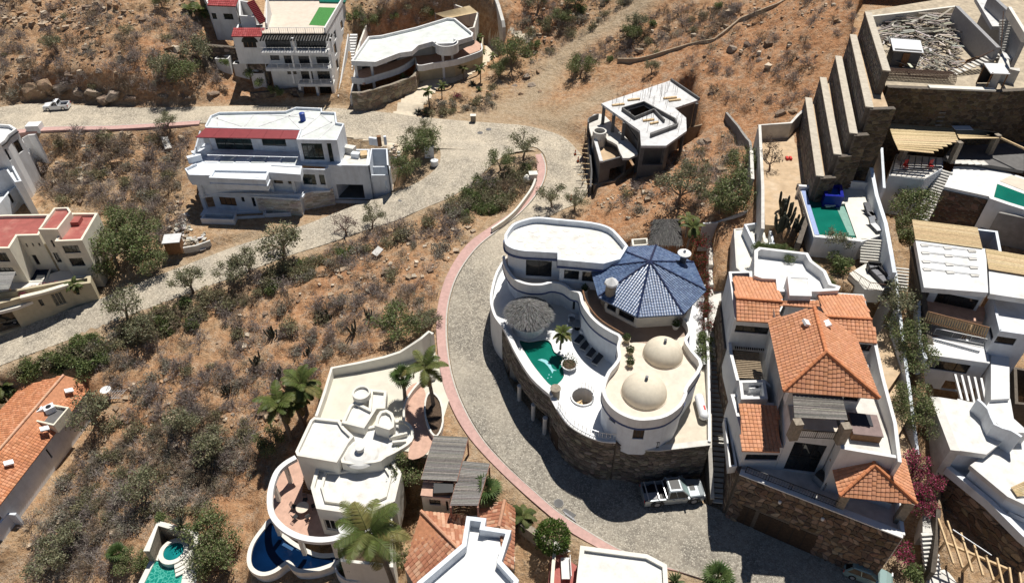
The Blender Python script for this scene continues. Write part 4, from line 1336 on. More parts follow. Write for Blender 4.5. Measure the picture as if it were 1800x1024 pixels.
for j in range(rows):
 for i in range(nc):
  cs = [kc(i, j), kc(i + 1, j), kc(i + 1, j + 1), kc(i, j + 1)]
  if max(c[0] for c in cs) - min(c[0] for c in cs) < .15: continue
  cu, cv = sum(c[0] for c in cs) / 4, sum(c[1] for c in cs) / 4
  if any(a - .12 < cu < b + .12 and z0 < cv < z1 + .1 for a, b, z0, z1 in doors): continue
  mb = MB()
  pr = random.uniform(.05, .14)
  ringp = []
  for q in range(4):
   a, b = cs[q], cs[(q + 1) % 4]
   for f in (.24, .76):
    ringp.append((a[0] + (b[0] - a[0]) * f, a[1] + (b[1] - a[1]) * f))
  vs = []
  for sh, d in ((.97, 0.), (.87, .75), (.6, 1.)):
   for u, v in ringp:
    p = ka + ke * (cu + (u - cu) * sh) + kn * (.252 + pr * d)
    vs.append((p[0], p[1], cv + (v - cv) * sh))
  mb.add(vs, [(r * 8 + q, r * 8 + (q + 1) % 8, (r + 1) * 8 + (q + 1) % 8, (r + 1) * 8 + q) for r in range(2) for q in range(8)] + [tuple(range(16, 24))], jit(random.choice(SK), .25))
  mb.build('stone', 'stone', kwall)
for (a, b, z0, z1), nm in zip(doors, ('garage_door', 'door')):
 c = ka + ke * (a + b) / 2 + kn * .26
 m_ = MB(); m_.box((*c, (z0 + z1) / 2), (b - a, .06, z1 - z0), math.atan2(ke[1], ke[0])); dr = k.part(m_, nm, 'darkbrown')
 m_ = MB()
 for q in range(1, max(2, int((b - a) / .9))):
  cc = ka + ke * (a + (b - a) * q / max(2, int((b - a) / .9))) + kn * .295
  m_.box((*cc, (z0 + z1) / 2), (.05, .03, z1 - z0), math.atan2(ke[1], ke[0]))
 k.part(m_, 'rail', 'black', parent=dr)
for u in (.29, .56):
 p = ka + ke * KL * u + kn * .4
 m_ = MB(); m_.lathe((*p, 5.0), [(.02, .3), (.14, .22), (.14, 0), (.05, -.14), (.001, -.16)], 8); k.part(m_, 'wall_lamp', 'white')
k.stone([P2(1291, 745, 6.2), ka], [3.2, -.6], [6.2, 6.4], (.5, .36), .06, SK, t=.4, side=1)
k.lowwall([ka, kb], 6.453, 6.58, .66, 'white', 'coping')
k.slab([ka, kb, P2(1580, 860, KP), P2(1545, 815, KP), P2(1440, 800, KP), P2(1300, 800, KP)], KP - .3, KP, 'conclight', 'patio_floor')
k.lowwall([P2(1587,940,6.5), P2(1578,872,6.5), P2(1560,800,6.5)], 2, 6.6, .3, 'white', 'patio_wall')
k.rail([(*(ka + ke * u - kn * .1), 6.58) for u in np.linspace(.4, KL * .62, 5)], .85, 'black', .2, .02)
EZ2, AZ2 = 9.0, 10.9
e0, e1, e2, e3 = P(1476,871,EZ2), P(1611,885,EZ2), P(1590,806,EZ2), P(1459,806,EZ2)
ax, ar_ = P(1537,817,AZ2), P(1533,797,AZ2)
ORC = ((0.64, 0.30, 0.165), (0.60, 0.275, 0.145), (0.67, 0.33, 0.19), (0.61, 0.29, 0.165))
kw_ = dict(pitch=.35, tl=.37, r=.11, cols=ORC)
k.tiles([e0, e1, ax], **kw_); k.tiles([e3, e0, ax, ar_], **kw_); k.tiles([e1, e2, ar_, ax], **kw_)
for a, b in ((e0, ax), (e1, ax), (ax, ar_)):
 k.ridge(a + (0, 0, .08), b + (0, 0, .08), .15, (0.62, 0.24, 0.11))
for q in ((1472,895),(1577,915),(1560,850),(1462,838)):
 b = P2(*q, KP)
 m_ = MB(); m_.box((*b, (KP + EZ2) / 2), (.65, .65, EZ2 - KP + .1), R(-25)); k.part(m_, 'stone_column', 'stonebase2')
m_ = MB(); cc = P(1530, 872, KP); m_.box(cc + np.array([0, 0, .4]), (3.0, 1.2, .8), R(-25)); k.part(m_, 'bar_counter', 'white')
m_ = MB(); m_.box(cc + np.array([0, 0, .83]), (3.1, 1.3, .06), R(-25)); k.part(m_, 'counter_top', 'concdark')
F0, F1 = P2(1362, 824, KP), P2(1440, 834, KP)
fe = (F1 - F0) / np.linalg.norm(F1 - F0); fn = np.array([-fe[1], fe[0]])
BF = 11.9                                   # balcony floor
body = [F0, F1, F1 + fn * 9, F0 + fn * 9]
k.walls(body, KP - .3, BF, 'white', {0: [(1397,776,1432,831,3,2,'w')]}, name='living_room_wall')
k.slab(body, BF - .2, BF + .004, 'beigetile', 'balcony_floor')
LWZ = 9.1
w0, w1 = P2(1297, 823, KP), P2(1361.5, 824, KP)
wn_ = np.array([-(w1 - w0)[1], (w1 - w0)[0]]); wn_ = wn_ / np.linalg.norm(wn_)
dpt = 6.0
k.walls([w0, w1, w1 + wn_ * dpt, w0 + wn_ * dpt], 5.9, LWZ, 'white', {0: [(1312,798,1366,809,3,1,'w')], 3: [(1298,780,1302,798,1,1,'w')]}, name='wing_wall')
t0, t1 = P(1304,792,LWZ + .15), P(1371,794,LWZ + .15)
t3, t2 = P(1301,709,LWZ + 1.2), P(1367,713,LWZ + 1.2)
k.tiles([t0, t1, t2, t3], **kw_)
def mass(pxs, z, z0, ph=.5, roof='roofwhite', wins=None, wall='white', t=.28):
 k.flat(PP(pxs, z), z0, z, ph, t, wall, roof, wins)
mass([(1299,668),(1345,667),(1350,700),(1303,701)], 10.4, 6, 1.2)
for q, lb in ((1318,'ac'),(1330,'ac')):
 c = P(q + 2, 684, 9.2)
 m_ = MB(); m_.box(c + np.array([0, 0, .35]), (.9, .9, .7), .1); u_ = k.part(m_, 'air_conditioner', 'vanwhite')
 m_ = MB(); m_.lathe(c + np.array([0, 0, .71]), [(.32, 0), (.32, .02), (.001, .02)], 14); k.part(m_, 'fan_grille', 'grey', parent=u_)
k.walls(PP([(1298,668),(1345,667),(1371,690),(1366,712),(1303,708)], 9.7), 6, 9.7, 'white', name='side_wall')
cz = 9.9
M['paleslat'] = plain('faded_slat', (.36, .28, .19), .8, .2, 4)
pg = [P(1290,616,cz), P(1334,620,cz), P(1342,666,cz), P(1297,664,cz)]
for i in range(15):
 f = (i + .5) / 15
 m_ = MB(); a, b = pg[0] * (1 - f) + pg[3] * f, pg[1] * (1 - f) + pg[2] * f
 m_.bar(a, b, .1, .1); k.part(m_, 'pergola_slat', 'paleslat')
pg2 = [P(1290,598,cz), P(1348,602,cz), P(1352,616,cz), P(1291,612,cz)]
for i in range(16):
 f = (i + .5) / 16
 m_ = MB(); m_.bar(pg2[0] * (1 - f) + pg2[1] * f, pg2[3] * (1 - f) + pg2[2] * f, .09, .12); k.part(m_, 'pergola_slat', 'darkbrown')
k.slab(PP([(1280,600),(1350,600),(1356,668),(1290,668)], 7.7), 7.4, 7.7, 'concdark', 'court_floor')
k.lowwall(PP([(1281,575),(1285,620),(1297,668)], 10.4), 7, 10.4, .3, 'white', 'court_wall')
k.stone(PP([(1297,668),(1285,620),(1281,575)], 10.4), 5.0, 7, (.5, .36), .06, SK, t=.3, side=-1)
k.stone(PP([(1291,560),(1281,477)], 13.5), 6.0, 9.5, (.5, .36), .06, SK, t=.3, side=-1)
k.walls(PP([(1352,566),(1378,690)], 12.6), 8, 14.4, 'white', closed=False, name='court_inner_wall')
EZ3, AZ3 = 14.6, 17.0
q0, q1 = P(1377,687,EZ3), P(1546,700,EZ3)
q3, q2 = P(1350,562,EZ3), P(1502,605,EZ3)
x0, x1 = P(1452,619,AZ3), P(1431,541,AZ3)
k.tiles([q0, q1, x0], **kw_); k.tiles([q3, q0, x0, x1], **kw_); k.tiles([q1, P(1503,590,EZ3), x1, x0], **kw_)
for a, b in ((q0, x0), (q1, x0), (x0, x1)):
 k.ridge(a + (0, 0, .08), b + (0, 0, .08), .16, (0.62, 0.24, 0.11))
for px, py in ((1421,568),(1450,570)):
 c = P(px, py, 16.6)
 m_ = MB(); m_.box(c, (.95, .7, .25), .1, tilt=(0, .4 if px < 1430 else -.4)); k.part(m_, 'skylight', 'vanwhite')
ub = offset([A2(q0), A2(q1), A2(P(1503,590,EZ3)), A2(q3)], .9)
k.walls(ub, BF, EZ3 + .02, 'white', {0: [(1484,697,1512,706,2,1,'w')]}, name='upper_wall')
k.tiles([P(1289,486,13.6), P(1365,490,13.6), P(1375,530,14.6), P(1294,524,14.6)], **kw_)
k.tiles([P(1295,563,13.6), P(1362,567,13.6), P(1376,530,14.6), P(1294,524,14.6)], **kw_)
k.ridge(P(1294,524,14.68), P(1375,530,14.68), .15)
k.tiles([P(1375,536,14.3), P(1437,541,14.3), P(1440,528,14.6), P(1375,528,14.6)], **kw_)
k.tiles([P(1436,515,13.6), P(1517,520,13.6), P(1532,561,14.6), P(1452,556,14.6)], **kw_)
k.tiles([P(1542,603,13.7), P(1488,598,13.7), P(1452,556,14.6), P(1532,561,14.6)], **kw_)
k.ridge(P(1452,556,14.68), P(1532,561,14.68), .15)
k.walls(PP([(1281,477),(1322,476),(1323,490),(1368,494),(1378,535),(1362,566),(1292,560)], 13.5), 9.4, 13.5, 'white', {5: [(1294,571,1349,588,4,1,'w')]}, name='rear_left_wall')
k.walls(PP([(1434,512),(1518,517),(1540,598),(1450,590)], 13.5), 7, 13.5, 'white', {2: [(1502,603,1528,618,2,1,'w')]}, name='rear_right_wall')
mass([(1326,440),(1334,434),(1420,444),(1428,458),(1452,476),(1462,498),(1478,503),(1474,510),(1440,512),(1366,512),(1364,490),(1340,489),(1326,484)], 14.2, 8, 1.0, 'roofwhite', t=.35)
mass([(1384,484),(1425,486),(1427,520),(1388,519)], 15.2, 12, .06, 'roofwhite', {2: [(1401,508,1412,514,1,1,'w')]})
k.slab(PP([(1365,490),(1385,490),(1386,522),(1440,528),(1437,540),(1374,530)], 13.4), 13.1, 13.4, 'roofwhite', 'valley_roof')
th = [P(1393,692,14.3), P(1480,697,14.3), P(1490,738,13.9), P(1396,733,13.9)]
m_ = MB()
for i in range(70):
 f = (i + .5) / 70
 a, b = th[0] * (1 - f) + th[3] * f, th[1] * (1 - f) + th[2] * f
 m_.bar(a + (0, 0, random.uniform(0, .05)), b + (0, 0, random.uniform(0, .05)), .09, .06, jit(random.choice(((.20, .185, .165), (.30, .28, .25), (.14, .13, .12))), .2))
k.part(m_, 'reed_shade', 'greywood', kind='stuff')
for q in ((1392,768),(1475,775)):
 b = P2(*q, BF)
 m_ = MB(); m_.box((*b, BF + 1.0), (.7, .7, 2.1), .1); k.part(m_, 'stone_column', 'stonebase2')
railpx(k, [(1396,768),(1468,772)], BF, h=.95, mat='black', step=.16)
TZ = 11.3
tt = PP([(1478,788),(1585,806),(1560,705),(1536,640),(1500,640),(1476,700)], TZ + .6)
k.walls(tt, 6, TZ + .6, 'white', t=.3, name='terrace_wall')
k.slab(offset(tt, .2), TZ - .2, TZ, 'conclight', 'terrace_floor')
k.lowwall(PP([(1585,806),(1572,746),(1546,672),(1531,618)], 12.4), 5, [12.0, 12.6, 13.2, 13.6], .3, 'white', 'terrace_side_wall')
k.walls(PP([(1273,733),(1281,733),(1296,818),(1282,820)], 6.6), 5.6, 6.6, 'white', t=.15, name='planter')
k.slab(offset(PP([(1273,733),(1281,733),(1296,818),(1282,820)], 6.6), .12), 6.0, 6.3, 'soil', 'planter_soil')
p = P(1515, 757, TZ)
t = thing('hot_tub', 'brown hot tub with wooden skirt on the tiled villa terrace', 'hot tub', p)
m_ = MB(); m_.box(p + np.array([0, 0, .4]), (2.3, 2.2, .8), R(-8)); m_.build('skirt', 'brown', t)
m_ = MB(); m_.box(p + np.array([0, 0, .86]), (2.4, 2.3, .1), R(-8)); m_.build('rim', plain('tub_lid', (.20, .14, .13), .6), t)
m_ = MB(); m_.box(p + np.array([-.2, .45, .94]), (1.7, 1.2, .06), R(-8)); m_.build('cover', 'cushion', t)
p = P(1442, 850, KP)
t = thing('grill', 'black covered grill on the patio beside the glass doors', 'grill', p)
m_ = MB(); m_.box(p + np.array([0, 0, .5]), (1.3, .8, .8), R(-60)); m_.build('cart', 'grey', t)
m_ = MB(); m_.tube([p + np.array([-.3, .5, 1.0]), p + np.array([.3, -.5, 1.0])], .42, 10); m_.build('lid', 'black', t)
# ------------------------------------------------------------ stone stairway between the two villas
st = Bld('stairway', 'long stone stairway climbing between the domed villa and the tiled villa', P(1262, 880, 0), 'stairs')
st.stairs(P(1269, 886, 0.1), P(1262, 612, 5.4), 2.0, 32, 'ivory', thick=.16, gap=True)
st.stone([P2(1251, 880, .6), P2(1247, 790, 3.4), P2(1247, 610, 6.2)], [-.5, 1, 3], [.9, 3.6, 6.1], (.4, .3), .04, t=.25, cap='kerb')
st.slab(PP([(1246,610),(1280,610),(1282,520),(1276,425),(1246,425),(1246,520)], 5.8), 4.6, 5.75, 'conclight', 'landing')
for zz, a, b in ((6.3,500,425),(6.9,465,425)):
 st.slab(PP([(1246,a),(1278,a),(1275,b),(1246,b)], zz), 5, zz, 'conclight', 'landing')
st.stairs(P(1252, 412, 7.2), P(1318, 372, 9.8), 1.5, 14, 'conclight', thick=.4)
st.lowwall([P2(1236,392,9.2), P2(1258,391,9.2), P2(1330,364,11.6), P2(1345,350,12.6)], 5, [9.2, 9.2, 11.6, 12.6], .25, 'white', 'side_wall')
st.lowwall(PP([(1278,610),(1282,520),(1277,440)], 6.0), 4, 6.3, .2, 'conclight', 'side_wall')
# ------------------------------------------------------------ four-storey white villa at the top
a = Bld('terraced_villa', 'tall white villa with red tile strips and roof terrace above the upper road', P(560, 168, 5), 'villa')
fr = P2(587, 172, 5.0); fy = fr[1]
def ax_(px, z, dy=0.0):                     # x on the front plane seen at pixel column px
 t = (fy + dy)
 f = t * _c - (z - HC) * _s
 return (px - 900) / FPX * f
xr = fr[0]; xl = ax_(462, 13.0)
RZ = 15.4
sl_ = [7.5, 10.2, 12.9]
br = P2(612, 2, 16.2)
xb = xr + 0.4
yb = fy + 17
blk = [np.array([xl, fy + 1.6]), np.array([xr, fy + 1.6]), np.array([xb, yb]), np.array([xl - 3.5, yb])]
a.walls(blk, 4.5, RZ, 'white', {0: [(465,70,513,88,4,2,'w'),(520,72,575,90,5,2,'w'),(474,97,492,106,2,1,'w'),(498,98,518,112,3,2,'w'),(524,99,548,114,3,2,'w'),(555,100,580,116,3,2,'w'),(504,123,522,131,2,1,'w'),(528,124,552,142,3,1,'w'),(557,125,584,143,3,1,'w'),(532,149,558,168,4,1,'d','darkbrown','brown'),(560,149,585,172,2,1,'w','black','glass')], 1: [(586,58,592,66,1,1,'w'),(586,80,593,92,1,1,'w'),(598,40,604,48,1,1,'w'),(590,108,596,118,1,1,'w'),(602,62,606,72,1,1,'w')]}, name='wall')
a.slab(blk, RZ - .3, RZ + .003, 'beigetile', 'roof_terrace')
a.lowwall([blk[1], blk[2], blk[3]], RZ, RZ + .9, .25, 'white', 'parapet')
a.rail([(xl, fy + 1.7, RZ), (xr, fy + 1.7, RZ)], .9, 'white', .35, .03)
for z, x0 in ((sl_[0], ax_(524, 7.5)), (sl_[1], ax_(467, 10.2)), (sl_[2], ax_(458, 12.9))):
 a.slab([(x0, fy - .1), (xr + .3, fy - .1), (xr + .3, fy + 1.62), (x0, fy + 1.62)], z - .45, z, 'white', 'balcony')
 a.rail([(x0 + .1, fy, z), (xr + .2, fy, z), (xr + .2, fy + 1.5, z)], .8, 'white', .9, .03, post=2)
for px in (517, 548, 584):
 for z0, z1 in ((7.5, 9.75), (10.2, 12.45)):
  a.column((ax_(px, z0), fy + .25), z0, z1, .14, 'white', square=True)
for px in (518, 584):
 a.column((ax_(px, 13), fy + .25), 12.9, 15.2, .16, 'white', square=True)
for px in (528, 558, 586):
 a.column((ax_(px, 6), fy + .3), 4.8, 7.1, .2, 'white', square=True)
for i in range(26):                        # stub rafters over the top balcony
 px = 458 + i * 4.9
 x = ax_(px, 15)
 m_ = MB(); m_.bar((x, fy - .3, 14.95), (x, fy + 1.7, 15.25), .16, .2); a.part(m_, 'rafter', 'greywood')
mt = P2(560, 22, RZ)
a.slab(PP([(561,13),(590,14),(573,46),(543,44)], RZ + .02), RZ + .003, RZ + .03, 'green_turf', 'putting_green')
a.slab(PP([(560,-8),(612,-6),(607,6),(562,5)], RZ + .1), RZ + .003, RZ + .3, 'teal', 'roof_pool')
lw = [np.array([ax_(409, 12.5), fy + 1.8]), np.array([xl - .01, fy + 1.8]), np.array([xl - .01, fy + 7]), np.array([ax_(403, 12.5), fy + 7])]
a.walls(lw, 10.2, 14.9, 'white', {0: [(426,72,452,84,3,1,'w','brown','glass')]}, name='wing_wall')
c = onwall(lw[0], lw[1], 439, 73)
cx = lw[0][0] + c[0]
m_ = MB(); m_.prism([(cx + 1.3 * math.cos(t), 0) for t in np.linspace(0, math.pi, 10)], 0, 1) if False else None
m_ = MB()
vs = [(cx + 1.35 * math.cos(t), fy + 1.77, c[1] - .15 + 1.1 * math.sin(t)) for t in np.linspace(0, math.pi, 12)]
m_.add(vs, [tuple(range(12))]); a.part(m_, 'arched_pane', 'glass')
M['redtiles'] = None
REDC = ((0.40, 0.075, 0.075), (0.35, 0.06, 0.06), (0.44, 0.10, 0.10))
rt = lambda pts: a.tiles(pts, pitch=.34, tl=.5, r=.12, cols=REDC, base='redpanel')
rt([np.array([lw[0][0] - .1, fy + 1.6, 14.9]), np.array([xl, fy + 1.6, 14.9]), np.array([xl, fy + 3.4, 15.6]), np.array([lw[0][0] - .1, fy + 3.4, 15.6])])
uw = [P2(374,38,14.2), P2(421,40,14.2), P2(432,-14,14.2), P2(350,-14,14.2)]
a.walls(uw, 11, 17.0, 'white', {0: [(368,23,382,34,2,1,'w'), (392,24,411,35,3,1,'w')], 1: []}, name='upper_wing_wall')
A0, A1 = np.array([*uw[0], 17.0]), np.array([*uw[1], 17.0])
rt([A0 + (-.1, -.2, 0), A1 + (.1, -.2, 0), A1 + (.3, 2.2, .9), A0 + (-.1, 2.2, .9)])
a.walls(PP([(421,6),(450,12),(448,36),(422,34)], 16), 13, 16.6, 'white', {0: []}, name='stair_wall')
a.stairs(P(463, 40, RZ), P(440, 2, RZ + 3.2), 1.6, 14, 'redpanel', thick=.3)
a.lowwall([P2(468,40,RZ + 1), P2(470,-5,RZ + 3)], RZ, [RZ + .9, RZ + 3.6], .2, 'white', 'stair_parapet')
a.stone([G(364,122)[:2], G(366,104)[:2], G(420,112)[:2], P2(470,118,9)], 6, [10.5, 12, 11, 11], (.8, .5), .08, t=.6, side=1)
for q, z in (((396,128),8.0), ((427,137),7.0), ((458,154),6.3)):
 gq = G(*q); b, z = gq[:2], gq[2]
 bx = [b + np.array(v) for v in ((-1.15, 0), (1.15, 0), (1.15, 1.6), (-1.15, 1.6))]
 a.walls(bx, z - 1, z + 2.5, 'white', t=.18, name='planter')
 a.slab(offset(bx, .15), z + 1.9, z + 2.2, 'soil', 'planter_soil')
a.stone(smoothpoly(PP([(440,166),(465,164),(500,160),(522,158),(530,166)], 6.0), 4, False), 4.5, 6.3, (.6, .4), .08, t=.6, side=1)
a.stairs(P(606, 172, 5.0), P(622, 60, 10.8), 1.3, 22, 'white', thick=.5)
a.lowwall([P2(595,172,5.6), P2(612,60,12)], 4.5, [5.9, 12], .2, 'white', 'stair_wall')
a.lowwall([P2(617,178,5.6), P2(634,80,11)], 4.5, [6.2, 11.8], .25, 'white', 'stair_wall')
# ------------------------------------------------------------ low villa with the big pale flat roof
b = Bld('flat_roofed_villa', 'white curved villa with a wide pale grey flat roof on stone base', P(700, 175, 5), 'villa')
BR = PP([(617,107),(647,64),(670,62),(730,48),(786,31),(800,32),(832,58),(830,64),(803,72),(797,76),(768,77),(760,73),(735,80),(724,90),(702,93),(660,109)], 12.0)
b.walls(BR, 11.2, 12.0, 'white', t=.3, name='roof_parapet')
b.slab(offset(BR, .15), 11.15, 11.55, 'roofgrey', 'roof')
b.slab(PP([(766,62),(812,47),(833,60),(803,72),(770,72)], 12), 10.2, 11.0, 'concrete', 'light_well')
TF = 8.4
ter = PP([(622,143),(640,146),(660,140),(700,126),(722,114),(728,108),(738,116),(790,108),(845,88),(848,80),(835,70),(790,60),(680,70),(640,100)], TF)
b.slab(ter, TF - .35, TF, 'terrafloor', 'terrace')
tp_ = PP([(618,137),(640,139),(662,133),(700,121),(722,108),(730,102),(735,116),(762,112),(800,106),(838,94),(847,88),(846,78)], TF + .6)
b.lowwall(smoothpoly(tp_, 3, False), TF - .3, TF + .75, .22, 'white', 'parapet')
inn = [p + np.array([0.4, 2.6]) for p in BR[-3:]]
bw = [P2(628,124,TF), P2(680,112,TF), P2(720,100,TF), P2(760,96,TF), P2(835,76,TF), P2(842,50,TF), P2(790,30,TF), P2(650,60,TF)]
b.walls(bw, TF - .2, 11.3, 'ivory', {0: [(636,118,664,132,1,1,'w')], 1: [(676,106,700,122,3,1,'w')], 2: [(707,102,726,112,2,1,'w')], 3: [(742,82,758,106,2,1,'o')], 4: [(780,91,785,99,1,1,'w'), (798,86,804,95,1,1,'w'), (819,80,825,90,1,1,'w')]}, name='wall')
for q in ((629,142),(656,136),(779,108),(795,104)):
 b.column(P2(*q, TF), 5.3, 11.2, .2, 'white', square=True)
b.stone(PP([(622,190),(640,190),(690,176),(730,160),(740,130)], 5.2), 4.6, 8.0, (.7, .5), .07, ((.34, .27, .20), (.42, .35, .26), (.28, .22, .16)), base='stonebase2', t=.5, side=1)
b.walls(PP([(735,132),(800,124),(848,100),(850,80)], 6.5), 4.8, 8.1, 'tan', closed=False, name='base_wall')
m_ = MB(); m_.lathe((*P2(785,74,12), 0), [(2.0, 10.4), (2.0, 12.0), (1.8, 12.0), (1.8, 11.2)], 18, a0=math.pi, a1=2.3 * math.pi); b.part(m_, 'round_parapet', 'white')
p = P(624, 182, 5)
t = thing('meter_box', 'white utility box standing at the foot of the flat roofed villa', 'utility box', p)
m_ = MB(); m_.box(p + np.array([0, 0, .8]), (.9, .6, 1.6), .1); m_.build('cabinet', 'white', t)
m_ = MB(); m_.box(p + np.array([-.05, -.32, 1.05]), (.35, .03, .35), .1); m_.build('meter', 'grey', t)
m_ = MB()
c4 = [P(765,24,12.5), P(825,10,13.2), P(840,22,12.6), P(785,33,11.6)]
n_ = 6
for i in range(n_):
 for j in range(n_):
  def sp(u, v):
   q = (c4[0] * (1 - u) + c4[1] * u) * (1 - v) + (c4[3] * (1 - u) + c4[2] * u) * v
   return q + np.array([0, 0, -.5 * math.sin(math.pi * u) * math.sin(math.pi * v)])
  m_.quad(sp(i / n_, j / n_), sp((i + 1) / n_, j / n_), sp((i + 1) / n_, (j + 1) / n_), sp(i / n_, (j + 1) / n_))
sh = thing('shade_sail', 'beige shade sail stretched behind the flat roofed villa', 'shade sail', c4[0] - (0, 0, 2))
m_.build('cloth', 'paper', sh, smooth=True)
for q in c4:
 m_ = MB(); m_.tube([q - (0, 0, 5), q + (0, 0, .1)], .06, 6); m_.build('pole', 'grey', sh)
t = Bld('retaining_wall', 'pale concrete retaining wall ending in a pier above the driveway', P(885, 55, 8), 'wall')
t.lowwall([P2(866,-12,13.5), P2(876,14,12), P2(884,38,11), P2(886,50,10)], 6, [14.2, 12.6, 11.2, 10.2], .6, 'conclight', 'wall')
m_ = MB(); m_.box(P(885,45,9) + np.array([0, 0, 0]), (1.2, 1.2, 3.2)); t.part(m_, 'pier', 'conclight')
drape('driveway', [(690,203),(730,207),(745,190),(770,155),(815,140),(850,118),(880,90),(930,80),(945,60),(900,50),(860,62),(850,90),(820,110),(770,125),(735,150),(700,182)], plain('pale_driveway', (.60, .52, .40), .9, .1, 1.5, (.44, .36, .27), .5, .6), .10)
drape('parking', [(612,250),(640,240),(700,250),(720,262),(700,290),(690,330),(645,300),(610,285)], plain('dusty_parking', (.58, .49, .37), .95, .12, 1.2, (.68, .62, .53), .6, .5), .10)
# ------------------------------------------------------------ modern white house between the roads
c = Bld('modern_house', 'modern white house with red canopy and stepped terraces between the two roads', P(460, 380, 0), 'house')
Z0, Z1, Z2, Z3 = 0.1, 2.9, 6.4, 10.0
CR = PP([(360,221),(370,203),(385,197),(502,195),(520,188),(566,190),(566,196),(590,197),(592,215),(605,217),(592,246),(521,245),(527,228),(362,224)], Z3)
c.flat(CR, Z2, Z3, .35, .2, 'bwhite', 'roofgrey', {12: [(377,243,446,264,4,1,'w','black','greenglass'), (459,243,504,257,2,1,'w','black','greenglass')], 10: [(529,252,571,281,4,2,'w','black','greenglass'), (574,252,588,286,1,2,'w','black','greenglass')]}, name='upper_wall')
for (p_, q_) in (((372,205),(425,222)),((382,222),(382,206)),((430,222),(447,200)),((447,200),(505,204)),((508,206),(530,228)),((508,204),(455,222)),((508,204),(555,192)),((508,204),(552,208)),((565,200),(532,228)),((563,200),(583,216)),((530,240),(585,214)),((560,244),(592,214)),((508,204),(520,192))):
 m_ = MB(); m_.bar(P(*p_, Z3 - .33), P(*q_, Z3 - .33), .22, .05); c.part(m_, 'roof_seam', 'freshslab')
q = P(533, 212, Z3 - .35)
m_ = MB(); m_.lathe(q, [(.001, 0), (.42, 0), (.42, 1.2), (.2, 1.3), (.001, 1.3)], 12); c.part(m_, 'water_tank', 'blueplastic')
for i in range(6):
 f0, f1 = i / 6, (i + 1) / 6
 A_, B_, C_, D_ = P(344,241,9.6), P(521,244,9.6), P(527,229,10.05), P(361,225,10.05)
 m_ = MB()
 pa = [A_ + (B_ - A_) * (f0 + .001), A_ + (B_ - A_) * (f1 - .001), D_ + (C_ - D_) * (f1 - .001), D_ + (C_ - D_) * (f0 + .001)]
 m_.add([tuple(v) for v in pa] + [tuple(v - (0, 0, .12)) for v in pa], [(0, 1, 2, 3), (7, 6, 5, 4), (0, 4, 5, 1), (1, 5, 6, 2), (2, 6, 7, 3), (3, 7, 4, 0)])
 c.part(m_, 'canopy_panel', 'redpanel')
m_ = MB(); m_.bar(P(344,241,9.45), P(521,244,9.45), .12, .22); c.part(m_, 'canopy_beam', 'darkbrown')
c.lowwall([P2(345,283,Z2), P2(362,262,Z2)], Z2 - .3, [Z2 + 1.2, Z3 - .6], .2, 'bwhite', 'fin_wall')
TS = PP([(333,307),(371,307),(371,312),(470,313),(473,298),(530,299),(531,288),(600,292),(605,262),(365,262),(342,285),(326,298)], Z2)
c.slab(TS, Z2 - .3, Z2, 'bwhite', 'terrace')
c.lowwall(PP([(345,288),(326,297),(333,307),(371,308)], Z2 + .3), Z2 - 1.3, Z2 + .35, .2, 'bwhite', 'fascia')
for i in range(6):                        # walk-on glass panels
 m_ = MB()
 f0, f1 = i / 6 + .01, (i + 1) / 6 - .01
 A_, B_, C_, D_ = P(357,285,Z2 + .05), P(522,287,Z2 + .05), P(526,277,Z2 + .05), P(367,273,Z2 + .05)
 m_.prism([(A_ + (B_ - A_) * f0)[:2], (A_ + (B_ - A_) * f1)[:2], (D_ + (C_ - D_) * f1)[:2], (D_ + (C_ - D_) * f0)[:2]], Z2 + .003, Z2 + .08)
 c.part(m_, 'floor_panel', ('grey' if i % 2 else 'vanwhite') if False else ('roofgrey' if i % 2 else 'vanwhite'))
for i in range(3):
 q = P(344 + 8 * i, 284 - 9 * i, Z2)
 m_ = MB(); m_.box(q + np.array([0, 0, .5]), (1.9, .7, 1.0), R(30)); c.part(m_, 'bench_box', 'bwhite')
pb = PP([(367,312),(467,316),(474,299),(375,297)], Z2 + .3)
c.walls(pb, Z2 - 1.5, Z2 + .3, 'bwhite', t=.3, name='pool_box')
c.slab(offset(pb, .25), Z2 - 1.3, Z2 - .35, 'conclight', 'pool_floor')
c.ring(offset(pb, -.12), offset(pb, .1), Z2 - .75, Z2 - .6, 'bwhite', 'ledge')
fb = PP([(472,303),(528,307),(531,292),(474,289)], Z2 + .3)
c.walls(fb, Z2 - .9, Z2 + .32, 'bwhite', t=.25, name='fascia')
c.slab(offset(fb, .1), Z2 - .9, Z2 + .2, 'vanwhite', 'fascia_top')
mw = PP([(352,330),(372,328),(472,326),(578,330),(600,300),(600,290),(365,290),(345,300)], 4.2)
c.walls(PP([(356,343),(480,335),(524,338),(531,331),(577,333),(600,318),(600,270),(360,270)], Z1), Z1 - .4, Z2 - .2, 'bwhite', {1: [(480,314,498,323,1,1,'w'), (505,315,517,324,1,1,'w')], 3: [(530,306,557,325,2,1,'w','black','greenglass'), (560,307,573,325,1,1,'w','black','greenglass')]}, name='middle_wall')
c.slab(PP([(352,346),(372,342),(532,346),(538,337),(580,335),(578,300),(350,300)], Z1), Z1 - .3, Z1, 'bwhite', 'gallery_floor')
c.lowwall(PP([(372,341),(531,344),(536,335)], Z1), Z1 - .3, Z1 + .25, .2, 'bwhite', 'sill')
for q in ((481,337),(520,339)):
 c.column(P2(*q, Z1), Z1, Z2 - .3, .2, 'bwhite', square=True)
gw = PP([(380,366),(533,376),(536,366),(590,356),(588,320),(375,330)], Z0 + .2)
c.walls(gw, -1.0, Z1 - .05, 'bwhite', {0: [(384,346,417,362,3,1,'w','black','brown'), (423,346,431,355,1,1,'w'), (441,347,451,363,1,1,'d')]}, name='ground_wall')
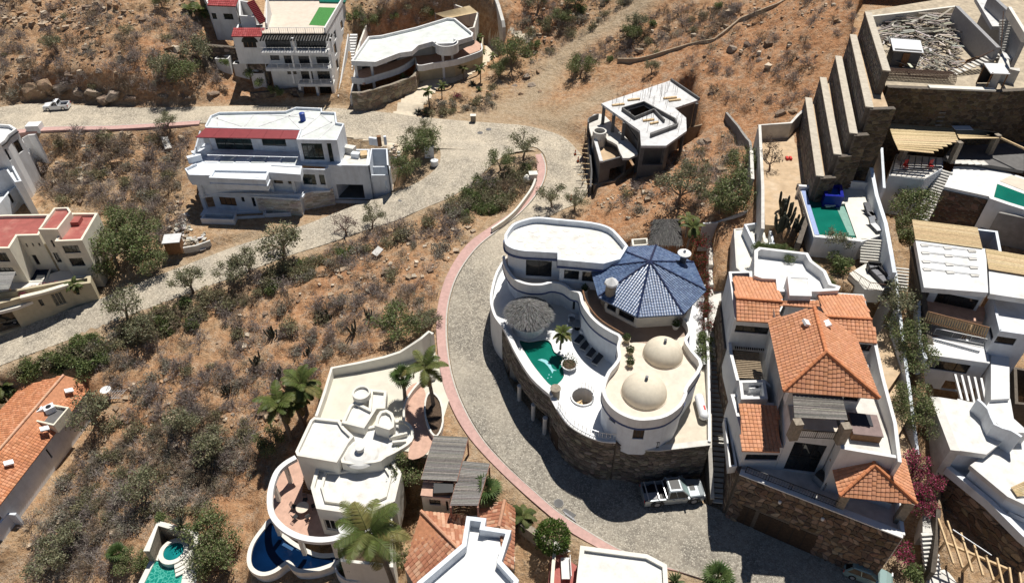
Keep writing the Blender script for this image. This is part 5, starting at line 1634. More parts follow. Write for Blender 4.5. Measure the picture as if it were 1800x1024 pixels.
SW = ((.60, .57, .52), (.66, .64, .60), (.52, .48, .42), (.56, .50, .42))
ga, gb = gw[0] + (gw[1] - gw[0]) * .5, gw[1]
c.stone([ga, gb], -.6, Z1 - .3, (.9, .35), .03, SW, base='conclight', t=.1, side=1)
c.stone([gw[2], gw[3]], -.2, Z1 - .1, (.9, .35), .03, SW, base='conclight', t=.1, side=1)
c.walls(PP([(352,384),(411,386),(415,376),(360,374)], .9), -1.5, .9, 'bwhite', t=.2, name='plinth')
c.slab(PP([(352,378),(470,372),(468,355),(360,365)], 0.2), -.8, .25, 'bwhite', 'lower_terrace')
c.walls(PP([(411,383),(465,380),(466,365),(415,366)], .25), -1.5, .35, 'bwhite', t=.2, name='plinth')
c.walls(PP([(465,376),(511,374),(508,366),(466,366)], .6), -1.0, .6, 'bwhite', t=.15, name='planter')
c.column(P2(362, 366, .2), .2, Z1, .25, 'bwhite', square=True); c.column(P2(357, 345, Z1), Z1, Z2 - .3, .25, 'bwhite', square=True)
gb_ = PP([(577,290),(647,291),(650,262),(605,262)], 6.5)
c.walls(gb_, -.3, 6.5, 'bwhite', {0: [(591,324,642,350,1,1,'o')]}, name='garage_wall')
c.slab(offset(gb_, .1), 5.7, 6.1, 'conclight', 'garage_roof')
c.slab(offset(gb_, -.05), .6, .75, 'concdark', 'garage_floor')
c.walls(PP([(647,292),(683,292),(681,262),(652,262)], 6.8), 0, 6.9, 'bwhite', t=.2, name='tank_wall', skip=(0,))
c.walls(PP([(650,308),(684,308),(686,292),(650,292)], 4.9), .8, 4.9, 'bwhite', {0: [(676,318,682,334,1,1,'o')]}, t=.2, name='tank_wall')
for q, d, m__ in (((616,268),(1.6,1.0,1.0),'conclight'), ((640,274),(1.0,1.4,.5),'timber'), ((626,276),(1.2,.8,.7),'bwhite'), ((660,255),(1.8,.4,1.2),'bwhite'), ((668,256),(.6,.6,1.6),'brown'), ((678,254),(.4,.4,1.4),'bwhite')):
 m_ = MB(); w_ = P(*q, 6.1 if q[1] > 262 else 5.6); m_.box(w_ + np.array([0, 0, d[2] / 2]), d, random.uniform(-.4, .4)); c.part(m_, 'building_material', m__)
# ------------------------------------------------------------ white house at the left edge
d = Bld('left_white_house', 'white rounded three-storey house at the left edge below the upper road', P(30, 340, -.5), 'house')
DR = PP([(-60,226),(-10,217),(18,219),(29,226),(14,237),(8,246),(0,252),(-60,262)], 9.0)
fr_ = PP([(29,226),(12,238),(9,252),(-14,262)], 9.0)
d.walls(DR, -1, 9.0, 'white', {3: [(23,251,42,264,2,1,'w'), (31,276,48,299,2,1,'w')], 5: [(4,266,21,280,2,1,'w')]}, t=.3)
d.slab(offset(DR, .2), 8.1, 8.5, 'roofwhite', 'roof')
d.lowwall([DR[3], DR[4], DR[5], DR[6]], 8.5, 8.62, .36, 'black', 'roof_edge')
lo = PP([(10,297),(26,320),(38,318),(20,285),(-60,285),(-60,320)], 5.2)
d.walls(lo, -1.5, 5.2, 'bwhite', {0: [(0,308,14,326,2,1,'w')]}, t=.25, name='lower_wall')
d.slab(offset(lo, .2), 4.2, 4.5, 'roofwhite', 'terrace')
l2 = PP([(18,335),(32,325),(-10,310),(-60,350),(-60,372),(-12,372)], 2.4)
d.walls(l2, -2, 2.4, 'bwhite', {5: [(12,340,26,354,2,1,'w'), (0,352,10,368,2,1,'w')]}, t=.25, name='lower_wall')
d.slab(offset(l2, .2), 1.6, 1.9, 'roofwhite', 'terrace')
d.lowwall([P2(40,245,6), P2(50,238,6.5), P2(62,236,7)], 2, [6.2, 6.6, 7.0], .3, 'white', 'garden_wall')
q = P2(69, 240, 4)
d.box((*q, 4.6), (2.0, 1.6, 3.2), .1, 'white', 'gate_pier')
d.lowwall(PP([(52,312),(54,320),(40,338),(24,358),(8,374)], 0.6), -2, [1.6, 1.4, .8, .2, -.4], .25, 'white', 'garden_wall')
d.lowwall(PP([(44,255),(52,262),(48,275)], 4.2), 0, [5.2, 4.6, 3.8], .25, 'white', 'garden_wall')
# ------------------------------------------------------------ cream house with red flat roofs
e_ = Bld('red_roofed_house', 'cream house with red flat roofs and small blue pool above the lower road', P(100, 480, -3), 'house')
EP = -.9
r1 = PP([(15,377),(88,376),(68,413),(30,414),(16,436),(-60,436),(-60,380)], 4.8)
e_.flat(r1, -3, 4.8, .4, .3, 'cream', 'redroof', {3: [], 4: [(-20,444,19,460,5,1,'w'), (-20,470,30,484,5,1,'w')], 2: [(44,428,50,434,1,1,'w'), (55,427,61,433,1,1,'w'), (66,427,72,432,1,1,'w'), (55,448,72,465,4,1,'w')]})
r2 = PP([(95,365),(120,364),(125,372),(101,403),(67,403)], 5.9)
e_.flat(r2, -3, 5.9, .3, .25, 'cream', 'redroof', {3: [(88,422,98,434,2,1,'w'), (73,447,88,463,3,1,'w'), (92,444,110,461,2,1,'d','black','glass')]})
r3 = PP([(126,374),(172,374),(144,422),(96,424)], 4.8)
e_.flat(r3, -3, 4.8, .4, .3, 'cream', 'redroof', {2: [(108,432,143,444,4,1,'w'), (120,454,151,467,4,1,'w')]})
q = P(133, 392, 4.4)
m_ = MB(); m_.box(q + np.array([0, 0, .3]), (1.5, 1.4, .6), .1); e_.part(m_, 'roof_hatch', 'redroof')
e_.slab(PP([(40,495),(118,472),(165,478),(150,500),(110,508),(30,540),(-30,555),(-60,500)], EP), EP - .4, EP, 'ivory', 'patio')
pl = PP([(64,467),(90,467),(79,493),(47,494)], EP)
e_.slab(pl, EP + .002, EP + .05, 'navywater', 'pool_water')
e_.ring(offset(pl, -.25), offset(pl, 0), EP + .003, EP + .09, 'ivory', 'pool_coping')
e_.slab(PP([(66,484),(80,484),(77,492),(62,492)], EP + .05), EP + .06, EP + .12, 'ivory', 'pool_step')
sw = [P2(178, 505, -.1), P2(120, 505, -.3), P2(62, 520, -.3), P2(-40, 560, -.5)]
e_.walls([P2(-60,556,-.5), P2(40,526,-.3), P2(76,518,-.3), P2(120,505,-.3), P2(160,498,-.1), P2(160,485,-.1), P2(-60,530,-.5)], -5, 0.0, 'tan', {0: [(-40,560,38,575,1,1,'o')], 1: [(66,527,79,536,1,1,'w')], 2: [(88,518,118,532,3,1,'d','tan','glass')], 3: [(129,507,141,517,1,1,'w')]}, t=.4, name='street_wall')
e_.lowwall([P2(38,526,-.1), P2(76,517,-.1), P2(122,503,-.1)], 0.003, .35, .6, 'cream', 'coping')
m_ = MB()
for i in range(46):
 f = (i + .5) / 46
 a_, b_ = P(-30,480,2.2) * (1 - f) + P(-40,512,1.4) * f, P(28,478,2.2) * (1 - f) + P(16,508,1.4) * f
 m_.bar(a_, b_, .14, .09, jit(random.choice(((.36, .35, .33), (.28, .27, .26), (.44, .43, .40))), .15))
th_ = Bld('thatched_ramada', 'grey thatched ramada roof beside the small blue pool at the left edge', P(0, 510, EP), 'ramada')
th_.part(m_, 'thatch_roof', 'greywood', kind='stuff')
for q in ((22,516),(-10,525)):
 m_ = MB(); w_ = P(*q, EP); m_.tube([w_, w_ + (0, 0, 2.6)], .1, 6); th_.part(m_, 'post', 'brown')
# ------------------------------------------------------------ orange tiled house lower left
f_ = Bld('long_tiled_house', 'long white house with orange tiled gable roof at the lower left', P(60, 830, -11), 'house')
EZf, RZf = -7.0, -5.0
r0, r9 = P(112, 659, RZf), P(-40, 835, RZf)
ea, eb = P(164, 673, EZf), P(-12, 902, EZf)
la, lb = P(40, 678, EZf), P(-90, 820, EZf)
RC_ = ((.62, .265, .135), (.56, .23, .11), (.66, .31, .17), (.48, .2, .1))
f_.tiles([ea, eb, r9, r0], pitch=.33, tl=.38, r=.115, cols=RC_); f_.tiles([la, lb, r9, r0], pitch=.34, tl=.42, r=.13, cols=RC_)
f_.ridge(r0 + (0, 0, .06), r9 + (0, 0, .06), .14, (.70, .42, .28))
ew = [A2(ea), A2(eb), A2(lb), A2(la)]
f_.walls(offset(ew, .4), -12, EZf - .02, 'bwhite', {0: [(117,758,124,765,1,1,'w'), (80,790,93,802,1,1,'w'), (0,888,10,900,1,1,'w')]}, name='wall')
gp = MB(); ci = offset(ew, .4)
gp.add([(*ci[0], EZf - .1), (*ci[3], EZf - .1), tuple(r0 + (.0, -.3, -.25))], [(0, 1, 2)]); f_.part(gp, 'gable', 'bwhite')
ab = PP([(78,708),(122,716),(95,748),(49,737)], -5.7)
f_.walls(ab, EZf, -5.6, 'cream', t=.18, name='equipment_curb')
f_.slab(offset(ab, .1), EZf + .4, -6.0, 'concdark', 'equipment_floor')
for q in ((70,726),(90,722)):
 w_ = P(*q, -6.0); m_ = MB(); m_.box(w_ + np.array([0, 0, .4]), (1.1, .9, .8), .7); u_ = f_.part(m_, 'air_conditioner', 'vanwhite')
 m_ = MB(); m_.lathe(w_ + np.array([0, 0, .82]), [(.3, 0), (.3, .02), (.15, .03), (.001, .03)], 14); f_.part(m_, 'fan_grille', 'black', parent=u_)
for q in ((121,686),(78,753),(15,813)):
 m_ = MB(); w_ = P(*q, -5.7); m_.box(w_, (.9, .7, .2), .7, tilt=(0, .35)); f_.part(m_, 'skylight', 'vanwhite')
f_.lowwall(PP([(30,905),(14,905),(-10,935)], -9.5), -12.5, -9.2, .3, 'bwhite', 'garden_wall')
p = P(192, 692, -8)
p = G(192, 696)
t = thing('satellite_dish', 'white satellite dish on a metal rack beside the long tiled house', 'satellite dish', p)
m_ = MB(); m_.lathe(p + np.array([0, 0, 1.0]), [(.001, 0.0), (.3, .05), (.6, .2), (.62, .22), (.3, .09), (.001, .04)], 18); m_.build('dish', 'white', t)
m_ = MB()
m_.tube([p, p + (0, 0, 1)], .05, 6); m_.tube([p + (0, 0, 1.05), p + (.5, .6, 1.7)], .03, 5)
m_.build('mast', 'grey', t)
m_ = MB()
for i in range(7):
 m_.bar(p + (-.6 + .3 * i, -.9 + .1 * i, .12), p + (-.2 + .35 * i, .9, .3), .06, .06)
for v in (-.6, .5):
 m_.bar(p + (-.7, v, .15), p + (1.7, v + .2, .2), .06, .06)
m_.build('rack', 'metal', t)
# ------------------------------------------------------------ round-edged white house with the navy pool
o_ = Bld('curved_white_house', 'ivory house of stepped round roofs with a navy lagoon pool below the road', P(600, 850, -6), 'house')
CZ = 1.0
o_.slab(PP([(583,652),(677,632),(722,612),(757,600),(775,600),(790,700),(760,800),(700,790),(640,740),(560,735)], CZ), CZ - .6, CZ, plain('court_concrete', (.60, .57, .48), .8, .06, .7, (.45, .42, .35), .4, .4), 'parking_court')
o_.lowwall([P2(556,732,1.8), P2(570,690,2.0), P2(583,646,2.2), P2(630,637,2.3), P2(675,627,2.4), P2(703,618,2.6), P2(722,606,3.2), P2(740,594,3.8), P2(754,582,3.9), P2(761,586,3.9)], -2.5, [1.9, 2.0, 2.2, 2.3, 2.4, 2.6, 3.2, 3.8, 3.9, 3.9], .3, 'ivory', 'court_wall')
def oflat(pxs, z, z0, ph=.35, sm=0, t=.3, wins=None, roof='roofpaint'):
 pts = PP(pxs, z)
 if sm: pts = smoothpoly(pts, sm)
 o_.flat(pts, z0, z, ph, t, 'ivory', roof, wins)
UZ = 1.9
def circ(px, py, r, z, n=20):
 c_ = P2(px, py, z); return [c_ + r * np.array([math.cos(2 * math.pi * i / n), math.sin(2 * math.pi * i / n)]) for i in range(n)]
o_.flat(circ(635, 689, .95, 2.9), 0, 2.9, .3, .18, 'ivory', 'roofpaint')
oflat([(651,683),(680,686),(677,717),(662,718),(640,752),(600,742),(614,712),(624,704),(648,716)], 2.2, -1)
oflat([(662,731),(668,722),(680,719),(690,725),(694,735),(692,750),(684,755),(658,747)], 2.6, -1, sm=0)
oflat([(552,732),(597,737),(605,750),(622,766),(612,778),(592,812),(522,800),(519,793),(545,738)], UZ, -4.5, wins={6: [(531,816,557,836,3,1,'w','white','glass')]})
big = smoothpoly(PP([(600,745),(640,750),(690,738),(715,740),(727,755),(724,775),(700,792),(680,802),(660,812),(600,812),(610,780)], 1.4), 3)
o_.flat(big, -5, 1.4, .3, .3, 'ivory', 'roofpaint')
for (x0, y0, x1, y1) in ((684,770,716,762), (690,778,714,776)):
 m_ = MB(); a_, b_ = P(x0, y0, 1.4), P(x1, y1, 1.4); m_.bar(a_, b_, .25, .5); o_.part(m_, 'roof_upstand', 'ivory')
m_ = MB(); cc = P(635, 797, 1.1); m_.lathe(cc, [(1.8, 0), (1.6, .22), (1.1, .42), (.42, .55), (.38, .55), (.38, 1.0), (.46, 1.03), (.46, 1.15), (.001, 1.2)], 28); o_.part(m_, 'cupola', 'roofpaint', smooth=False)
LZ = .2
low = PP([(558,812),(600,812),(686,800),(706,830),(694,880),(640,905),(556,893),(546,856)], LZ)
o_.flat(low, -5, LZ, .4, .35, 'ivory', 'roofpaint', {5: [(568,912,601,934,3,1,'w','white','glass')], 6: []})
inner_ = offset(low, 1.1)
o_.ring(offset(low, .9), offset(low, 1.15), LZ - .38, LZ - .05, 'ivory', 'inner_curb')
OT = -4.3
o_.slab(smoothpoly(PP([(522,806),(490,838),(480,875),(483,905),(505,930),(535,945),(575,950),(606,945),(600,880),(560,830)], OT + .02), 3), OT - .5, OT, 'terrafloor', 'terrace')
arc = smoothpoly(PP([(520,803),(500,815),(485,832),(475,865),(477,900),(495,925),(525,942),(560,948),(590,945),(606,938)], -1.1), 4, False)
o_.lowwall(arc, -1.5, -1.05, .55, 'white', 'ring_beam')
for i in (4, 10, 17, 24, 31):
 p_ = arc[i]; o_.column(p_, OT, -1.45, .18, 'ivory', square=True)
o_.stairs(P(545, 868, OT), P(548, 832, OT + 1.9), 1.7, 9, 'brown', thick=.25)
m_ = MB(); cc = P2(632, 918, -1.2); m_.lathe((*cc, 0), [(1.7, -5), (1.7, -1.3), (2.0, -1.25), (2.0, -1.0), (.001, -.9)], 26); o_.part(m_, 'round_bay', 'white')
pool = smoothpoly(PP([(478,917),(466,928),(447,955),(441,980),(446,997),(462,1005),(482,1000),(503,985),(513,988),(525,999),(555,998),(585,988),(606,975),(580,978),(555,977),(525,964),(497,944)], OT - .6), 4)
o_.slab(pool, OT - 2.0, OT - .75, 'navywater', 'pool_water')
o_.ring(offset(pool, -.38), offset(pool, .02), OT - 1.2, OT - .55, 'ivory', 'pool_coping')
o_.ring(offset(pool, -.2), offset(pool, -.15), OT - 4.2, OT - 1.0, 'white', 'pool_shell')
for k in range(4):
 q0, q1 = P(497 + 25 * k, 955 + 8 * k - (k > 2) * 4, OT - .7), P(515 + 27 * k, 965 + 6 * k - (k > 2) * 4, OT - .7)
 m_ = MB(); m_.bar(q0, q1, .3, .03); o_.part(m_, 'pool_bench', plain('pool_bench%d' % k, (.03, .09, .2), .3, .1, 3, bmp=0))
m_ = MB(); m_.lathe((*P2(630, 985, OT - 1), 0), [(2.3, -8), (2.3, OT - .6), (2.1, OT - .6), (2.1, OT - .9)], 24, a0=math.pi, a1=2 * math.pi); o_.part(m_, 'round_planter', 'white')
o_.walls(PP([(596,920),(640,935),(690,900),(692,1000),(600,990)], -2), -8, -1.6, 'ivory', name='base_wall')
o_.slab(offset(PP([(596,920),(640,935),(690,900),(692,1000),(600,990)], -2), .2), -3, -2.2, 'soil', 'planting_bed')
o_.slab(smoothpoly(PP([(712,690),(733,672),(748,690),(748,745),(760,775),(745,800),(718,805),(722,770),(712,735)], CZ + .05), 3), CZ, CZ + .05, 'terrafloor', 'entry_walk')
pw = smoothpoly(PP([(752,690),(762,688),(776,705),(780,740),(770,765),(757,760),(746,730),(746,705)], CZ + .7), 3)
o_.walls(pw, CZ - .3, CZ + .7, 'ivory', t=.18, name='palm_planter')
o_.slab(offset(pw, .15), CZ, CZ + .5, 'soil', 'planter_soil')
o_.lowwall(smoothpoly(PP([(765,660),(742,668),(722,690),(711,712),(710,738)], CZ + .6), 3, False), CZ - .4, CZ + .7, .22, 'ivory', 'planter_wall')
p = P(534, 898, OT)
t = thing('terrace_table', 'round cream table with metal chairs on the terracotta terrace', 'table', p)
m_ = MB(); m_.lathe(p, [(.001, .72), (.65, .72), (.65, .76), (.001, .77)], 22); m_.build('tabletop', 'beigetile', t)
m_ = MB(); m_.tube([p, p + (0, 0, .72)], .07, 8); m_.build('pedestal', 'black', t)
for i, w in enumerate(('behind', 'left of', 'in front of', 'right of', 'right behind')):
 an = 1.6 + i * 1.26; q = p + np.array([math.cos(an) * 1.05, math.sin(an) * 1.05, 0])
 t = thing('metal_chair', 'black wire chair %s the round cream terrace table' % w, 'chair', q, 'wire chairs at the terrace table')
 m_ = MB(); m_.box(q + (0, 0, .45), (.45, .45, .04), an); m_.build('seat', 'black', t)
 d_ = np.array([math.cos(an), math.sin(an), 0]); s_ = np.array([-d_[1], d_[0], 0])
 m_ = MB()
 for v in (-.2, -.1, 0, .1, .2): m_.bar(q + d_ * .22 + s_ * v + (0, 0, .45), q + d_ * .28 + s_ * v + (0, 0, .95), .03, .03)
 m_.bar(q + d_ * .28 - s_ * .22 + (0, 0, .95), q + d_ * .28 + s_ * .22 + (0, 0, .95), .04, .04); m_.build('backrest', 'black', t)
 for u in (-.2, .2):
  for v in (-.2, .2):
   m_ = MB(); m_.bar(q + d_ * u + s_ * v, q + d_ * u + s_ * v + (0, 0, .45), .03, .03); m_.build('leg', 'black', t)
# ------------------------------------------------------------ hut with weathered slat roofs
h_ = Bld('slat_roofed_hut', 'tan hut with weathered grey slat pergola roofs beside the bend', P(780, 860, 0), 'hut')
hz_ = 3.2
M['slatred'] = plain('faded_red_frame', (.32, .17, .13), .8, .15, 4)
def slats(q, n, sub=5):
 for i in range(n):
  f = (i + .5) / n
  m_ = MB(); m_.bar(q[0] * (1 - f) + q[3] * f + (0, 0, random.uniform(0, .03)), q[1] * (1 - f) + q[2] * f + (0, 0, random.uniform(0, .03)), .125, .05, jit(random.choice(((.22, .205, .19), (.30, .28, .255), (.17, .16, .15), (.26, .24, .22))), .15))
  h_.part(m_, 'slat', 'greywood')
 for i in range(sub + 1):
  f = i / sub
  m_ = MB(); m_.bar(q[0] * (1 - f) + q[1] * f - (0, 0, .1), q[3] * (1 - f) + q[2] * f - (0, 0, .1), .08, .14); h_.part(m_, 'rafter', 'slatred')
slats([P(763,765,hz_), P(823,768,hz_), P(803,845,hz_), P(740,842,hz_)], 34)
slats([P(812,809,hz_ - .25), P(861,814,hz_ - .25), P(840,888,hz_ - .25), P(791,888,hz_ - .25)], 30, 4)
h_.walls(PP([(741,872),(790,876),(800,845),(745,842)], 2.2), -1.5, 2.2, 'cream', {0: [(754,877,775,888,2,1,'w'), (783,880,789,897,1,1,'d','black','darkbrown')]}, name='wall')
h_.slab(PP([(739,870),(791,875),(802,843),(745,840)], 2.3), 2.2, 2.32, 'terrafloor', 'roof')
for q in ((763,770),(822,773),(860,820),(840,890),(792,890)):
 m_ = MB(); w_ = P2(*q, hz_ - .3); m_.bar((*w_, -.5), (*w_, hz_ - .3), .16, .16); h_.part(m_, 'post', 'slatred')
q = P(780, 862, 2.35); m_ = MB(); m_.box(q + (0, 0, .3), (1.8, 1.1, .5), .05); h_.part(m_, 'solar_heater', 'black')
# ------------------------------------------------------------ bottom house of white vaults and old tiles
q_ = Bld('white_vault_house', 'white plastered house with weathered terracotta tile slopes at the bottom edge', P(800, 1000, -3), 'house')
OLD = ((.52, .26, .16), (.46, .20, .12), (.60, .36, .24), (.40, .17, .10))
ap = P(740, 898, 1.6); rdg = P(808, 967, 1.9)
ok = dict(pitch=.36, tl=.5, r=.15, cols=OLD)
q_.tiles([P(711,996,-.6), P(740,1045,-.6), rdg, ap], **ok)
q_.tiles([P(822,906,.3), ap, rdg, P(820,958,1.3)], **ok)
q_.ridge(ap + (0, 0, .08), rdg + (0, 0, .08), .16, (.55, .30, .19))
tp1, tp2 = P(887, 879, 2.2), P(877, 925, 2.2)
q_.tiles([P(846,893,.9), P(838,925,.9), tp2, tp1], **ok); q_.tiles([P(905,893,.9), P(902,1000,.6), P(885,990,1.6), tp2, tp1], **ok)
q_.ridge(tp1 + (0, 0, .08), tp2 + (0, 0, .08), .16, (.55, .30, .19))
wp = PP([(820,906),(855,910),(852,924),(899,931),(882,985),(912,1018),(905,1050),(720,1060),(733,1022),(812,955)], 2.6)
q_.walls(wp, -5, 2.6, 'bwhite', t=.4, name='wall')
q_.slab(offset(wp, .3), .9, 1.5, 'roofwhite', 'roof')
vp = PP([(850,948),(885,952),(872,985),(895,1020),(890,1045),(760,1045),(815,990)], 1.9)
m_ = MB(); m_.prism(smoothpoly(vp, 3), 1.4, 1.72); q_.part(m_, 'vault', 'white')
q_.walls(PP([(712,1000),(740,910),(815,912),(900,900),(905,990)], -1), -6, -.6, 'ivory', closed=False, name='lower_wall')
# ------------------------------------------------------------ bottom house with the flat white roof
z_ = Bld('flat_white_house', 'low house with stained white flat roof beside the cobbled road at the bottom', P(1090, 1000, -1.5), 'house')
zr = PP([(1021,960),(1137,975),(1171,993),(1175,1060),(1010,1060)], 1.6)
z_.flat(zr, -3, 1.6, .25, .3, 'ivory', 'roofpaint', cope='ivory')
z_.slab(PP([(975,905),(1020,950),(1010,1060),(960,1060)], -.9), -1.6, -.9, 'redroof', 'patio')
z_.slab(PP([(972,925),(1005,930),(1008,968),(975,970)], -.4), -1.5, -.4, 'conclight', 'landing')
z_.lowwall(PP([(975,965),(972,1000),(968,1060)], -.2), -2.5, .3, .3, 'cream', 'patio_wall')
z_.lowwall(PP([(915,920),(968,958)], -.2), -3.5, .2, .6, 'stonebase2', 'garden_wall')
p = P(994, 1002, -.9)
t = thing('ornate_bench', 'ornate white iron patio bench in the shaded red courtyard', 'bench', p)
m_ = MB(); m_.box(p + (0, 0, .42), (.8, 2.0, .06)); m_.build('seat', 'white', t)
m_ = MB()
for i in range(9):
 m_.bar(p + (.38, -.9 + .22 * i, .42), p + (.42, -.9 + .22 * i, .95), .04, .04)
m_.bar(p + (.42, -1, .95), p + (.42, 1, .95), .06, .06); m_.build('backrest', 'white', t)
for u in (-.35, .35):
 for v in (-.9, .9):
  m_ = MB(); m_.bar(p + (u, v, 0), p + (u, v, .42), .05, .05); m_.build('leg', 'white', t)
# ------------------------------------------------------------ teal pool with spa, bottom left
SZ = -8.6
s_p = Bld('spa_pool', 'small teal pool with round spa and steps at the bottom left', P(300, 1000, SZ), 'pool')
pl = PP([(273,983),(325,991),(312,1060),(235,1060)], SZ)
s_p.slab(pl, SZ - 1, SZ - .15, 'caustic_water', 'water')
s_p.ring(offset(pl, -.55), offset(pl, .02), SZ - 1.2, SZ, 'ivory', 'coping')
s_p.slab(PP([(325,990),(348,960),(350,1000),(335,1060),(312,1060)], SZ - .05), SZ - 1.5, SZ - .06, 'conclight', 'deck')
cc = P2(305, 968, SZ + .5)
m_ = MB(); m_.lathe((*cc, 0), [(1.45, SZ - 1), (1.45, SZ + .55), (1.0, SZ + .55), (1.0, SZ + .3)], 28); s_p.part(m_, 'spa_rim', 'ivory')
m_ = MB(); m_.lathe((*cc, 0), [(1.02, SZ + .4), (.62, SZ + .41), (.001, SZ + .41)], 24); s_p.part(m_, 'spa_water', 'spa')
for i in range(3):
 m_ = MB(); m_.lathe((*cc, 0), [(1.45, SZ - 1), (1.9 + .38 * i, SZ - 1), (1.9 + .38 * i, SZ + .38 - .14 * i), (1.45, SZ + .38 - .14 * i)], 20, a0=-1.2, a1=.9); s_p.part(m_, 'step', 'ivory')
s_p.stone(PP([(262,975),(282,926),(348,944),(350,965)], SZ + 1.2), SZ - 2, SZ + 1.9, (.45, .4), .12, ((.50, .42, .32), (.58, .5, .4), (.40, .33, .25)), base='stonebase2', t=.5, side=-1, cap='ivory')
# ------------------------------------------------------------ concrete house under construction
h = Bld('unfinished_house', 'unfinished grey concrete house with white roof slab and light well by the bend', P(1120, 280, 5), 'house')
HZ = 12.0
RS = PP([(1057,182),(1180,141),(1230,175),(1186,190),(1206,207),(1207,230),(1171,256),(1127,256),(1125,230)], HZ)
W1_ = PP([(1094,193),(1132,182),(1150,194),(1115,208)], HZ)
m_ = MB(); holed(m_, RS, [W1_], HZ); holed(m_, RS, [W1_], HZ - .35)
m_.prism(RS, HZ - .35, HZ, top=False, bottom=False); m_.prism(W1_, HZ - .35, HZ, top=False, bottom=False)
h.part(m_, 'roof_slab', 'freshslab')
def curb(pts, z=HZ, hgt=.5, t=.22): h.lowwall(PP(pts, z + hgt), z, z + hgt, t, 'concdark', 'upstand')
curb([(1094,189),(1132,178),(1187,208),(1191,217),(1144,234)]); curb([(1094,189),(1116,205),(1150,191)]); curb([(1150,191),(1168,210)])
curb([(1180,138),(1230,172)], hgt=.4)
curb([(1144,236),(1190,219)], hgt=.5)
for q in ((1058,184),(1076,198),(1095,212),(1125,232),(1128,254),(1170,252),(1205,222),(1183,192),(1228,177)):
 b_ = P2(*q, HZ) ; b_ = b_ + (np.mean(RS, 0) - b_) * .04
 h.column(b_, 5, HZ - .3, .22, 'concdark', square=True)
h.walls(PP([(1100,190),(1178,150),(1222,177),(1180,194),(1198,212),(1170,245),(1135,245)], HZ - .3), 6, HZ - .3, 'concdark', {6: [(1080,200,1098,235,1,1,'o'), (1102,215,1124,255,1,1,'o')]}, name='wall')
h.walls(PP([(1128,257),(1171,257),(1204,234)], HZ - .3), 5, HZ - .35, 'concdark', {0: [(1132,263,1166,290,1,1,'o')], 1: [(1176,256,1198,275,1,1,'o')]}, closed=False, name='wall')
HB = 9.0
bal = smoothpoly(PP([(1036,207),(1056,200),(1075,215),(1118,262),(1117,273),(1095,278),(1085,255),(1068,246),(1060,236),(1040,240)], HB), 2)
h.slab(bal, HB - .35, HB, 'conclight', 'balcony')
m_ = MB(); cc = P(1054, 233, HB + .6); m_.lathe(cc, [(1.0, -3.5), (1.0, .3), (.78, .3), (.78, -.2)], 22); h.part(m_, 'round_planter', 'conclight')
h.lowwall(smoothpoly(PP([(1034,215),(1036,207),(1052,200)], HB + .8), 3, False), 5, HB + .8, .2, 'concdark', 'wall')
fa = PP([(1040,236),(1055,286),(1103,273),(1085,250),(1066,243)], 8.6)
h.walls(fa, 4.2, 8.6, 'concdark', {1: [(1072,297,1096,312,1,1,'o')]}, name='garage_wall')
h.slab(offset(fa, .2), 7.4, 7.6, 'sand', 'fill')
h.lowwall(PP([(1044,238),(1057,284)], 8.8), 8.6, 8.9, .45, 'freshslab', 'coping')
h.lowwall([P2(1034,215,8), P2(1036,260,7.2), P2(1040,300,6), P2(1038,330,5)], 3.8, [8.2, 7.4, 6.2, 5.2], .25, 'concdark', 'site_wall')
for i in range(12):     # scaffold boards and starter bars
 q = P(1035 + random.uniform(-3, 8), 225 + i * 9, 8 - i * .25)
 m_ = MB(); m_.bar(q, q + np.array([-random.uniform(.8, 1.6), random.uniform(-.4, .2), random.uniform(-.2, .2)]), .12, .06); h.part(m_, 'scaffold_board', 'timber')
 m_ = MB(); m_.tube([q + (-.6, 0, -3.5), q + (-.6, 0, .8)], .05, 5); h.part(m_, 'scaffold_pole', 'rebar')
m_ = MB()
for i in range(90):
 u, v = random.random(), random.random()
 q = P(1070 + 130 * u, 150 + 85 * v, HZ)[:2]
 if poly_d(np.array([q[0]]), np.array([q[1]]), RS)[0] < -.2 and poly_d(np.array([q[0]]), np.array([q[1]]), W1_)[0] > .2:
  m_.bar((*q, HZ), (q[0] + random.uniform(-.05, .05), q[1], HZ + random.uniform(.9, 1.8)), .035, .035)
h.part(m_, 'starter_bars', 'rebar', kind='stuff')
for q, l_ in (((1087,184),1.8), ((1114,175),1.8), ((1178,172),2.0), ((1186,176),1.8), ((1140,211),1.6), ((1150,216),1.2)):
 m_ = MB(); w_ = P(*q, HZ + .12); m_.bar(w_ - (l_ / 2, .2, 0), w_ + (l_ / 2, .25, 0), .35, .2); h.part(m_, 'plank_stack', 'timber')
# ------------------------------------------------------------ boundary walls on the hillside
M['sandwall'] = plain('sandy_block_wall', (.40, .32, .23), .9, .15, 2, (.28, .22, .16), .5, .8)
def bwall(label, pts, hgt, t=.35, mat='conclight', name='boundary_wall', dz=1.2):
 w = [G(*p) for p in pts]
 b_ = Bld(name, label, w[0], 'wall')
 path, z0, z1 = [], [], []
 for i in range(len(w) - 1):
  n_ = max(2, int(np.linalg.norm(w[i + 1] - w[i]) / 1.2))
  for k_ in range(n_):
   q = w[i] * (1 - k_ / n_) + w[i + 1] * (k_ / n_)
   path.append(q[:2]); z0.append(hz(*q[:2]) - dz); z1.append(max(hz(*q[:2]), q[2]) + hgt)
 path.append(w[-1][:2]); z0.append(w[-1][2] - dz); z1.append(w[-1][2] + hgt)
 z1 = list(np.convolve(np.pad(z1, 3, mode='edge'), np.ones(7) / 7, 'valid'))
 b_.lowwall(path, z0, z1, t, mat, 'wall')
 return b_
